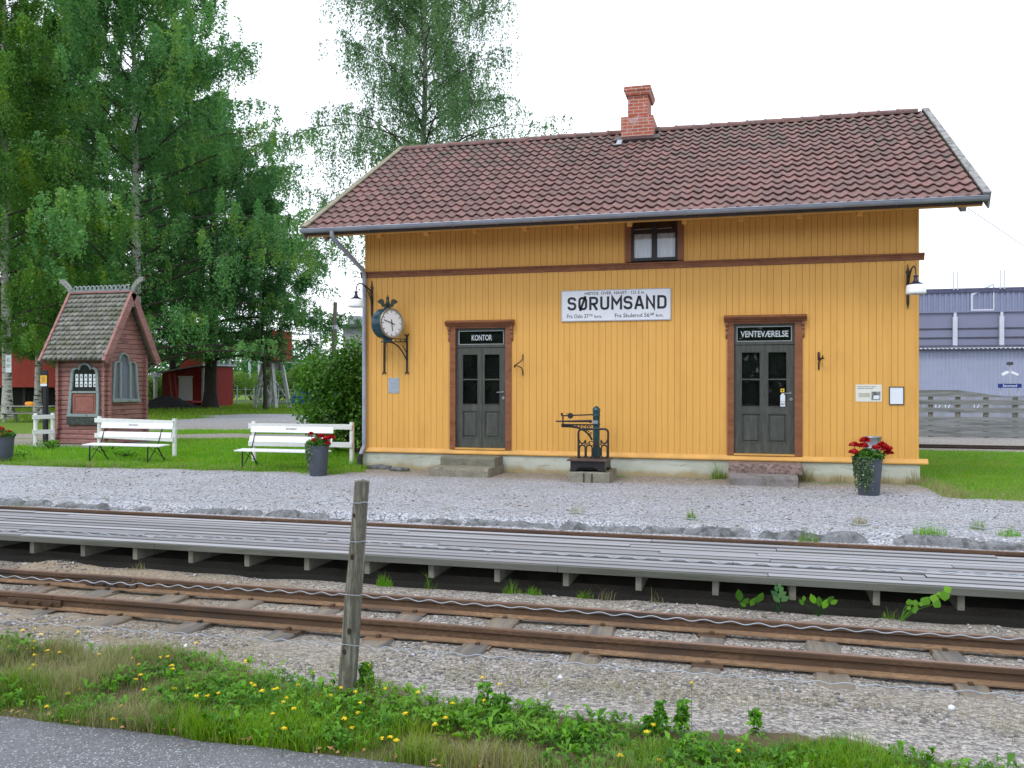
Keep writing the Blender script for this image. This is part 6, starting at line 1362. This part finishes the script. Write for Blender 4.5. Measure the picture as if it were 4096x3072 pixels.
# overhead line from the roof corner at the right
m = MB(); a = Vector((11.2, -.6, 4.7)); b = Vector((27, 24, 6.0)); m.tube([tuple(a.lerp(b, f)-Vector((0, 0, 1.6*math.sin(f*math.pi)))) for f in np.linspace(0, 1, 14)], .006, 4); o = m.build("service_cable", galv); tag(o, "thin grey cable sagging from the right eave", "cable")

# wood across the road, behind the camera, seen only mirrored in the door panes
rng = np.random.default_rng(900); n = 26000; lump = rng.integers(0, 60, n); cxs_ = rng.uniform(-75, 75, 60); hs_ = rng.uniform(6, 11, 60); d = rng.normal(size=(n, 3)); d /= np.linalg.norm(d, axis=1)[:, None]
P = np.stack([cxs_[lump]+d[:, 0]*4.5, -62+d[:, 1]*2.5, hs_[lump]*.5+d[:, 2]*hs_[lump]*.5], -1); V, F = leafcards(P, 1.1, .8)
tag(mesh_np("roadside_wood", V, F, leaf_dark, fattrs={"tint": rng.uniform(0, 1, n)}), "dark line of trees across the road", "trees", kind="stuff")
# ================================================================== GRASS AND WEEDS
rng = np.random.default_rng(77)
def blades(P, L, W, mat, name, label, tint, lean=.5, kind="stuff"):
    n = len(P); a = rng.uniform(0, 2*math.pi, n); b = a+math.pi/2+rng.normal(0, .4, n); ln = rng.uniform(.05, lean, n)*L
    d = np.stack([np.cos(a), np.sin(a), 0*a], -1)*(W/2)[:, None]; o = np.stack([np.cos(b), np.sin(b), 0*b], -1)*ln[:, None]; up = np.array([0, 0, 1.])
    m = P+o*.28+up*(L*.55)[:, None]; t = P+o+up*(L*np.sqrt(np.clip(1-(ln/L)**2*.5, .2, 1)))[:, None]
    V = np.stack([P-d, P+d, m+d*.75, m-d*.75, t+d*.12, t-d*.12], 1).reshape(-1, 3); k = np.arange(n)[:, None]*6
    F = np.concatenate([k+np.array([[0, 1, 2, 3]]), k+np.array([[3, 2, 4, 5]])]); o = mesh_np(name, V, F, mat, fattrs={"tint": np.concatenate([tint, tint])}); return tag(o, label, "grass", kind=kind)
# verge between road and track
def vdens(x, y):
    edge = -12.05-.27*sstep(4.0, 5.3, x)+.42*(fbm(x*.8, x*0, 101)-.5)+.25*(fbm(x*3, x*0, 102)-.5)-.012*(x-4)**2*(x > 4)+.10*sstep(4.2, 2.8, x)
    return sstep(-13.17, -13.06, y+.06*(fbm(x*5, x*0, 103)-.5))*sstep(edge+.10, edge-.10, y)
n = 330000; gxx = rng.uniform(1.2, 10.5, n); gyy = rng.uniform(-13.2, -11.6, n); cl = fbm(gxx*3.2, gyy*3.2, 104); green = fbm(gxx*.9+3, gyy*1.3, 105)+.10*sstep(4.6, 6, gxx)-.05*sstep(4, 2.5, gxx)
dn = vdens(gxx, gyy); kp_ = rng.uniform(0, 1, n) < dn*np.clip((cl-.20)*2.6, .38, 1)*.72; gxx, gyy, cl, green = gxx[kp_], gyy[kp_], cl[kp_], green[kp_]
Pg = np.stack([gxx, gyy, hground(gxx, gyy)-.004], -1); Lg = (.022+.085*np.clip((cl-.3)*2.6, 0, 1)*rng.uniform(.3, 1.5, len(gxx)))*(1+.3*sstep(5, 2.5, gxx)); tn = np.clip(green*1.1+rng.uniform(-.35, .25, len(gxx)), 0, 1)
g1 = rng.uniform(0, 1, len(gxx)) < np.clip((green-.36)*4.5, .15, .95)
blades(Pg[g1], Lg[g1], rng.uniform(.003, .0055, g1.sum()), blade_v, "verge_grass", "green grass of the verge between the road and the rails", tn[g1], .8)
blades(Pg[~g1], Lg[~g1]*1.05, rng.uniform(.0018, .0035, (~g1).sum()), blade_d, "verge_dry_grass", "dry straw coloured grass mixed into the verge", rng.uniform(0, 1, (~g1).sum()), .9)
# thin tall stalks and sparse grass creeping into the gravel
n = 5200; ax = rng.uniform(1.0, 10.2, n); ay = rng.normal(-11.78, .20, n); k = (fbm(ax*1.6, ay*1.6, 111) > .50) & (ay < -11.25); ax, ay = ax[k], ay[k]
blades(np.stack([ax, ay, hground(ax, ay)-.003], -1), rng.uniform(.025, .09, len(ax)), rng.uniform(.0018, .003, len(ax)), blade_d, "gravel_grass", "thin dry grass creeping from the verge into the gravel", rng.uniform(0, 1, len(ax)), .9)
# broad leaved weeds
n = 11000; wx = rng.uniform(1.4, 10.2, n); wy = rng.uniform(-13.12, -11.8, n); k = (rng.uniform(0, 1, n) < vdens(wx, wy)*np.clip((fbm(wx*2.0, wy*2.0, 120)-.42+.06*sstep(4.5, 6, wx))*6, 0, 1)); wx, wy = wx[k], wy[k]
rep = 8; cx_ = np.repeat(wx, rep); cy_ = np.repeat(wy, rep); a = rng.uniform(0, 2*math.pi, len(cx_)); ll = rng.gamma(2.6, .0072, len(cx_))+.006; wd = ll*rng.uniform(.28, .55, len(cx_)); rise = rng.uniform(.1, .95, len(cx_)); hz0 = np.repeat(rng.uniform(0, .075, len(wx))*rng.uniform(.2, 1, len(wx)), rep)+rng.uniform(0, .02, len(cx_))
d = np.stack([np.cos(a), np.sin(a), 0*a], -1); s = np.stack([-np.sin(a), np.cos(a), 0*a], -1); B0 = np.stack([cx_, cy_, hground(cx_, cy_)+hz0], -1); up = np.array([0, 0, 1.])
m1 = B0+d*(ll*.5)[:, None]+up*(ll*.5*rise+.01)[:, None]; tp = B0+d*ll[:, None]+up*(ll*rise*.8)[:, None]
V = np.stack([B0, m1+s*(wd/2)[:, None]+up*(wd*.15)[:, None], tp, m1-s*(wd/2)[:, None]+up*(wd*.15)[:, None]], 1).reshape(-1, 3)
tag(mesh_np("verge_weeds", V, np.arange(len(V)).reshape(-1, 4), leaf_weed, fattrs={"tint": np.clip(np.repeat(rng.uniform(0, .7, len(wx)), rep)+rng.uniform(0, .3, len(cx_)), 0, 1)}), "low broad leaved weeds in the verge", "weeds", kind="stuff")
# taller leafy clumps of the verge
def clump(px, py, hh, rr, nl, label, mat=leaf_weed, ls=.045, cat="weed"):
    p = at(px, py, 2, -.0); x, y = float(p[0]), float(p[1]); z = float(hground(x, y)); t = thing("weed_clump", label, cat, (x, y, z), 0, "leafy weed clumps in the verge")
    f = rng.uniform(.1, 1, nl); a = rng.uniform(0, 2*math.pi, nl); P = np.stack([rr*np.cos(a)*np.sqrt(rng.uniform(0, 1, nl))*(1-.5*f), rr*np.sin(a)*np.sqrt(rng.uniform(0, 1, nl))*(1-.5*f), hh*f], -1)
    V, F = leafcards(P, ls, .5, .5); mesh_np("leaves", V, F, mat, t, fattrs={"tint": rng.uniform(0, 1, nl)})
    mb = MB()
    for k in range(5): q = P[k*nl//6]; mb.tube([(q[0]*.2, q[1]*.2, -.01), (q[0]*.6, q[1]*.6, q[2]*.5), tuple(q)], .002, 4, False)
    mb.build("stems", mat, t)
for px, py, hh, rr, nl, lab in ((1465, 2790, .17, .06, 110, "leafy weed at the foot of the fence post"), (1940, 2880, .16, .06, 90, "upright weed clump right of the dandelion by the post"), (2000, 2910, .13, .09, 110, "bushy weed clump in the verge near the middle"), (2640, 2965, .15, .05, 100, "first of two feathery weeds standing above the verge"), (2730, 2960, .16, .05, 110, "second of two feathery weeds standing above the verge"), (2590, 2975, .09, .04, 60, "short feathery weed beside the two taller ones"), (3020, 2960, .11, .05, 60, "weed clump toward the right end of the verge"), (700, 2770, .10, .08, 90, "leafy weed clump in the left part of the verge"), (1790, 2950, .08, .12, 110, "wide low weed clump beside the road edge"), (2300, 3000, .09, .12, 120, "wide leafy weed clump at the bottom edge")): clump(px, py, hh, rr, nl, lab)
# dandelions
def dandelion(x, y, h, r, yellow_, tilt, name, label, group, mesh=[{}]):
    z = float(hground(x, y)); t = thing(name, label, "flower", (x, y, z), random.uniform(0, 6), group)
    key = (yellow_, round(r, 3))
    mb = MB(); lx, ly = tilt; h = h+.015; mb.tube([(0, 0, -.005), (lx*.4, ly*.4, h*.55), (lx, ly, h)], .0011, 4, False); mb.build("stalk", blade_v, t)
    n = 26 if yellow_ else 60
    a = rng.uniform(0, 2*math.pi, n); 
    if yellow_:
        q = rng.uniform(.25, 1, n); V = []
        for i in range(n):
            c, s_ = math.cos(a[i]), math.sin(a[i]); ro = r*(.55+.45*q[i]); zz = .010*(1-q[i]); w = .22
            V += [(0, 0, .0), (ro*.6*math.cos(a[i]-w), ro*.6*math.sin(a[i]-w), zz+.003), (ro*c, ro*s_, zz), (ro*.6*math.cos(a[i]+w), ro*.6*math.sin(a[i]+w), zz+.003)]
        V = np.array(V)+np.array([lx, ly, h]); mesh_np("flower_head", V, np.arange(4*n).reshape(n, 4), yelfl, t, fattrs={"tint": rng.uniform(0, 1, n)})
    else:
        d = rng.normal(size=(n, 3)); d /= np.linalg.norm(d, axis=1)[:, None]; V, F = leafcards(np.array([lx, ly, h])+d*r*.8, r*.75, .35, .1); mesh_np("seed_head", V, F, fluff, t)
DL = "yellow dandelion flower on a thin stalk in the verge"; fl = [(95, 2530), (125, 2525), (155, 2550), (305, 2540), (130, 2580), (120, 2608), (132, 2620), (185, 2625), (240, 2625), (40, 2612), (125, 2660), (398, 2633), (430, 2637), (415, 2684), (528, 2645), (545, 2670), (640, 2640), (660, 2638), (790, 2580), (975, 2655), (980, 2663), (695, 2677), (700, 2690), (385, 2730), (402, 2729), (412, 2750), (120, 2718), (108, 2730), (108, 2755), (210, 2765), (304, 2778), (300, 2794), (58, 2780), (80, 2820), (265, 2825), (180, 2868), (475, 2836), (455, 2885), (555, 2712), (550, 2733), (585, 2770), (990, 2747), (1015, 2752), (870, 2790), (785, 2800), (835, 2800), (758, 2763), (688, 2767), (1036, 2780), (1095, 2770), (1118, 2766), (1190, 2747), (1215, 2733), (1245, 2704), (1252, 2702), (1127, 2810), (1137, 2827), (1170, 2845), (1100, 2870), (1272, 2917), (1128, 2932), (1330, 2795), (1376, 2765), (1420, 2780), (1327, 2746), (1452, 2826), (1440, 2865), (1367, 2885), (1414, 2922), (1465, 2668), (1483, 2675), (1552, 2770), (1662, 2787), (1625, 2872), (1747, 2905), (1785, 2893), (1800, 2828), (1921, 2727), (1986, 2753), (1534, 2965), (1548, 2963), (1590, 2980), (2768, 2742), (2605, 2912), (2602, 2938), (2936, 3018), (2468, 3040), (2650, 3065), (1947, 2815)]
for px, py in fl:
    yy = -12.95+1.0*float(np.clip((2930-py)/330, 0, 1.0)); yy = max(-13.05, min(-11.75, yy+random.uniform(-.06, .06)))
    p = at(px, py, 1, yy); x, z = float(p[0]), float(p[2]); h = z-float(hground(x, yy))
    if h < .02: yy -= .25; p = at(px, py, 1, yy); x, z = float(p[0]), float(p[2]); h = max(.025, z-float(hground(x, yy)))
    lx, ly = random.uniform(-.02, .02), random.uniform(-.02, .01); dandelion(x-0*lx, yy, min(h, .28), random.uniform(.014, .021), True, (lx, ly), "dandelion", DL, "yellow dandelions in the verge")
for px, py in ((195, 2530), (522, 2608), (560, 2605), (745, 2590), (725, 2685), (722, 2712), (286, 2660), (1255, 2745), (1305, 2735), (1336, 2812), (1412, 2790), (1464, 2811), (1518, 2770), (1796, 2877), (1115, 2905)):
    yy = -12.82+1.0*float(np.clip((2930-py)/330, 0, 1)); yy = max(-12.9, min(-11.8, yy)); p = at(px, py, 1, yy); x, z = float(p[0]), float(p[2]); dandelion(x, yy, max(.03, z-float(hground(x, yy))), .015, False, (random.uniform(-.02, .02), -.01), "dandelion_seedhead", "fluffy white dandelion seed head in the verge", "white dandelion seed heads in the verge")
# fallen leaves along the road edge
n = 120; lx = rng.uniform(2.6, 8.5, n); ly = -13.12+rng.normal(0, .035, n); P = np.stack([lx, ly, np.full(n, .064)], -1); V, F = leafcards(P, .035, .6, 2.5)
tag(mesh_np("fallen_leaves", V, F, deadleaf, fattrs={"tint": rng.uniform(0, 1, n)}), "brown fallen leaves along the asphalt edge", "leaves", kind="stuff")
# ------------------------------------------------------------------ lawns
n = 170000; lx = rng.uniform(-13, .3, n); ly = -1.45+20*rng.uniform(0, 1, n)**1.7; gm = grassmask(lx, ly); k = (rng.uniform(0, 1, n) < gm) & ~((lx > -11.6) & (lx < -9.2) & (ly > 3.1) & (ly < 5.7)); lx, ly = lx[k], ly[k]
fr = np.interp(ly, [-1.4, -.9, -.3, 1], [1, .75, .35, .1]); L_ = rng.uniform(.03, .085, len(lx))*(1+.9*(fbm(lx*2, ly*2, 131) > .58)*(ly < 4)); dry = rng.uniform(0, 1, len(lx)) < fr*.45
Pl = np.stack([lx, ly, hground(lx, ly)-.004], -1)
blades(Pl[~dry], L_[~dry], rng.uniform(.006, .012, (~dry).sum()), blade_l, "lawn_grass", "bright green lawn grass around the benches and kiosk", rng.uniform(0, 1, (~dry).sum()), .8)
blades(Pl[dry], L_[dry], rng.uniform(.004, .008, dry.sum()), blade_d, "lawn_dry_grass", "dry yellowish grass at the left lawn edge", rng.uniform(0, 1, dry.sum()), .9)
n = 90000; lx = rng.uniform(10.4, 21, n); ly = -2.5+11.3*rng.uniform(0, 1, n)**1.4; k = rng.uniform(0, 1, n) < grassmask(lx, ly); lx, ly = lx[k], ly[k]; fr = np.interp(ly, [-2.3, -1.2, -.2, 1], [1, .8, .35, .06])+.5*(lx < 10.9); dry = rng.uniform(0, 1, len(lx)) < fr*.7; L_ = rng.uniform(.02, .06, len(lx))*(1+1.6*dry*(lx < 11)*(ly < .6))
Pl = np.stack([lx, ly, hground(lx, ly)-.004], -1)
blades(Pl[~dry], L_[~dry], rng.uniform(.006, .011, (~dry).sum()), blade_l, "lawn_grass", "bright green lawn grass right of the house", rng.uniform(0, 1, (~dry).sum()), .8)
blades(Pl[dry], L_[dry], rng.uniform(.003, .007, dry.sum()), blade_d, "lawn_dry_grass", "dry fringe grass of the right lawn by the house corner", rng.uniform(0, 1, dry.sum()), .9)
# far meadow strip left
n = 30000; lx = rng.uniform(-45, -8, n); ly = rng.uniform(16, 50, n); dd = (lx-CAM[0])*_fw[0]+(ly-CAM[1])*_fw[1]; k = (grassmask(lx, ly) > .5) & (dd > 31); lx, ly = lx[k], ly[k]
blades(np.stack([lx, ly, hground(lx, ly)], -1), rng.uniform(.06, .22, len(lx)), rng.uniform(.02, .04, len(lx)), blade_v, "meadow_grass", "yellow green meadow grass beyond the gravel track", rng.uniform(.3, 1, len(lx)), .8)

# ------------------------------------------------------------------ grass tufts by walls, kerb and platform
def tuft(x, y, n, L, r, mat, label, group, z=None, w=.004, lean=.8):
    t = rng.uniform(0, 1, n); a = rng.uniform(0, 6.28, n); P = np.stack([r*np.sqrt(t)*np.cos(a), r*.6*np.sqrt(t)*np.sin(a), 0*t], -1); zz = float(hground(x, y)) if z is None else z
    n_ = len(P); Ln = L*rng.uniform(.3, 1.15, n_)*(1.15-.75*np.sqrt(t)); a2 = rng.uniform(0, 6.28, n_); d = np.stack([np.cos(a2), np.sin(a2), 0*a2], -1)*w/2; o = np.stack([np.cos(a2+1.57), np.sin(a2+1.57), 0*a2], -1)*(rng.uniform(.1, lean, n_)*Ln)[:, None]; up = np.array([0, 0, 1.])
    m = P+o*.3+up*(Ln*.6)[:, None]; tp = P+o+up*(Ln*.9)[:, None]; V = np.stack([P-d, P+d, m+d*.8, m-d*.8, tp+d*.15, tp-d*.15], 1).reshape(-1, 3); k = np.arange(n_)[:, None]*6
    ob = mesh_np("grass_tuft", V, np.concatenate([k+np.array([[0, 1, 2, 3]]), k+np.array([[3, 2, 4, 5]])]), mat, fattrs={"tint": np.tile(rng.uniform(0, 1, n_), 2)}); ob.location = (x, y, zz-.005); return tag(ob, label, "grass tuft", group)
gk = "grass tufts along the stone kerb"
for px, py, n_, L, r, m, lab in ((2310, 2085, 90, .20, .12, blade_d, "straw coloured tuft at the kerb below the weighing scale"), (2765, 2110, 120, .20, .07, blade_v, "yellow green tuft between two kerb stones below the waiting room steps"), (3235, 2165, 110, .22, .13, blade_v, "low green tuft at the kerb under the right door"), (3440, 2135, 120, .24, .12, blade_d, "tall dry tuft growing over the kerb gap at the right"), (3720, 2170, 260, .20, .20, blade_l, "widest bright green tuft at the right kerb"), (3910, 2150, 90, .20, .09, blade_v, "small tuft in the kerb gap near the right edge"), (4035, 2175, 150, .16, .14, blade_l, "green tuft before the last kerb stone at the right"), (85, 2020, 110, .10, .25, blade_v, "mossy green patch before the kerb at the far left"), (430, 2020, 30, .10, .08, blade_v, "tiny tuft at the left kerb"), (1790, 2070, 40, .12, .10, blade_d, "thin tuft by the kerb in the middle")):
    p = at(px, py, 2, -.13); tuft(float(p[0]), float(p[1]), n_, L, r, m, lab, gk)
gb = "weeds under the platform edge"
for px, py, n_, L, m, lab in ((1600, 2300, 160, .15, blade_l, "bright grass tuft under the platform right of the fence post"), (2090, 2330, 110, .14, blade_v, "grass tuft under the platform near the second joist right of the post"), (2170, 2340, 80, .10, blade_l, "low grass under the platform below the scale"), (2370, 2345, 90, .10, blade_v, "low grass tuft under the middle of the platform"), (2450, 2350, 24, .17, blade_d, "thin dry stalks under the middle of the platform"), (1780, 2310, 24, .18, blade_v, "thin stalks under the platform beside a joist"), (2640, 2360, 16, .16, blade_d, "bare dry twigs under the platform"), (700, 2230, 30, .12, blade_d, "dry stalks under the left part of the platform"), (480, 2200, 26, .10, blade_d, "withered stalks behind the sand heap"), (3530, 2410, 40, .12, blade_v, "grass tuft at a joist under the right of the platform")):
    p = at(px, py, 2, -.165); tuft(float(p[0]), min(-9.02, float(p[1])), n_, L, .09, m, lab, gb)
for px, n_, L, m, lab in ((1750, 26, .10, blade_v, "small weed at the left of the KONTOR steps"), (2050, 40, .08, blade_d, "low weeds right of the KONTOR steps"), (2460, 30, .12, blade_v, "green weed at the right of the concrete block"), (2870, 110, .40, blade_v, "tall grass leaning at the left of the VENTEVÆRELSE steps"), (3225, 130, .42, blade_d, "tall dry grass leaning at the right of the VENTEVÆRELSE steps"), (3355, 50, .26, blade_d, "dry tuft at the foundation left of the right planter"), (3545, 60, .28, blade_d, "dry tuft at the foundation right of the right planter"), (3660, 90, .34, blade_d, "dry tuft at the right foundation corner"), (1480, 140, .20, blade_l, "green grass tuft at the downpipe foot"), (1380, 160, .16, blade_l, "yellow green tuft beside the downpipe")):
    x = float(at(px, 1890, 1, -.2)[0]); tuft(x, -.16 if px > 1500 else -.75, n_, L, .16, m, lab, "tufts along the foundation", w=.006)
# weeds with leaves under the platform
def leafy(px, py, yy, leaves, mat, label, cat="weed", aspect=.45, szf=1.0):
    p = at(px, py, 1, yy); x = float(p[0]); z = float(hground(x, yy)); t = thing("leafy_weed", label, cat, (x, yy, z), 0, "weeds under the platform edge")
    for (lx, lz, s_, ang) in leaves:
        q = at(lx, lz, 1, yy); cx, cz = float(q[0])-x, float(q[2])-z; n_ = 10; V = [(0, 0)]; pts = [(math.sin(math.pi*k/n_)*aspect*(1.15-.35*k/n_), k/n_) for k in range(n_+1)]
        mb = MB(); ca_, sa_ = math.cos(ang), math.sin(ang); vs = []
        for sd in (1, 0, -1):
            for wv, lv in pts:
                u, v = wv*sd*s_*.6*szf, (lv-.5)*s_*szf; vs.append((cx+u*ca_-v*sa_, -.03-abs(sd)*-.02*s_*4*wv+random.uniform(-.001, .001), cz+u*sa_+v*ca_))
        m_ = n_+1; mb.add(vs, [(a*m_+k, a*m_+k+1, (a+1)*m_+k+1, (a+1)*m_+k) for a in range(2) for k in range(n_)]); lo = mb.build("leaf", mat, t, smooth=60, recalc=False)
        at_ = lo.data.attributes.new("tint", 'FLOAT', 'FACE'); at_.data.foreach_set("value", np.full(len(lo.data.polygons), random.random(), np.float32))
        st = MB(); st.tube([(0, .02, -.01), (cx*.5, 0, cz*.65), (cx, -.012, cz)], .0028, 5, False); st.build("stem", mat, t)
leafy(3600, 2440, -9.08, [(3635, 2405, .075, .3), (3658, 2408, .075, -.2), (3662, 2430, .06, -.5), (3632, 2428, .05, .5), (3655, 2441, .055, .2), (3683, 2413, .055, -.3), (3700, 2401, .11, -.4), (3735, 2390, .10, -.2), (3745, 2412, .10, -.6), (3775, 2380, .115, .1), (3788, 2355, .09, -.9), (3752, 2372, .05, .2)], leaf_lime, "lime green plant with round leaves at the right platform edge", "plant", .85, .72)
leafy(2960, 2412, -9.06, [(2957, 2378, .11, .15), (2983, 2402, .08, -.8), (3010, 2405, .08, -.4), (3030, 2395, .09, -1.0), (3043, 2385, .09, -.4), (2972, 2415, .06, 1.0)], leaf_weed, "weed with one upright oval leaf under the platform", "weed", .5)
leafy(3110, 2410, -9.08, [(3105, 2350, .06, .3), (3125, 2356, .06, -.5), (3098, 2372, .08, .9), (3128, 2376, .09, -.9), (3105, 2392, .08, .8), (3140, 2392, .08, -1.0), (3118, 2340, .05, 0)], leaf_dark, "dark upright weed under the platform below the right door", "weed", .5)
leafy(3275, 2425, -9.08, [(3250, 2392, .09, .4), (3275, 2402, .09, 0), (3300, 2412, .09, -.4), (3320, 2395, .08, -.8), (3335, 2405, .07, -1), (3205, 2405, .06, .6), (3215, 2390, .05, 0)], leaf_weed, "spreading dock weed under the right half of the platform", "weed", .5)
# weeds round the kiosk fence
for px, py, lab in ((205, 1800, "dark weeds at the foot of the narrow white fence"), (90, 1835, "low weeds beside the left planter"), (440, 1810, "weeds along the kiosk plinth"), (480, 1830, "clover patch before the kiosk")):
    p = at(px, py, 2, 0); shrub("weed_patch", lab, "weeds", float(p[0]), float(p[1]), .5, .4, .30, 420, .055, leaf_weed, 8, "weeds around the kiosk", .03, seed=70+px, stems=4)
# flat stones at the left foundation
for px, py, s_, lab in ((1515, 1875, .22, "flat dark stone leaning at the left foundation"), (1590, 1885, .17, "smaller flat stone beside the drain at the left foundation")):
    p = at(px, py, 2, .0); v, f = ICO; bm_ = v*(1+rng.uniform(-.15, .15, (len(v), 1)))*np.array([1.5, .8, .35])*s_; o = mesh_np("flat_stone", bm_, f, kerbm); o.location = (float(p[0]), max(-.35, float(p[1])), .03); tag(o, lab, "stone")
# two pale loose stones on the gravel
for px, py, s_, lab in ((2240, 2717, .016, "single white pebble on the gravel before the rails"), (3806, 2835, .02, "white pebble on the gravel at the right"), (745, 2590, .018, "pale pebble near the verge at the left")):
    p = at(px, py, 2, -.09); v, f = ICO; o = mesh_np("white_pebble", v*(1+rng.uniform(-.15, .15, (len(v), 1)))*s_, f, papw); o.location = (float(p[0]), float(p[1]), float(hground(p[0], p[1]))+.008); tag(o, lab, "stone")
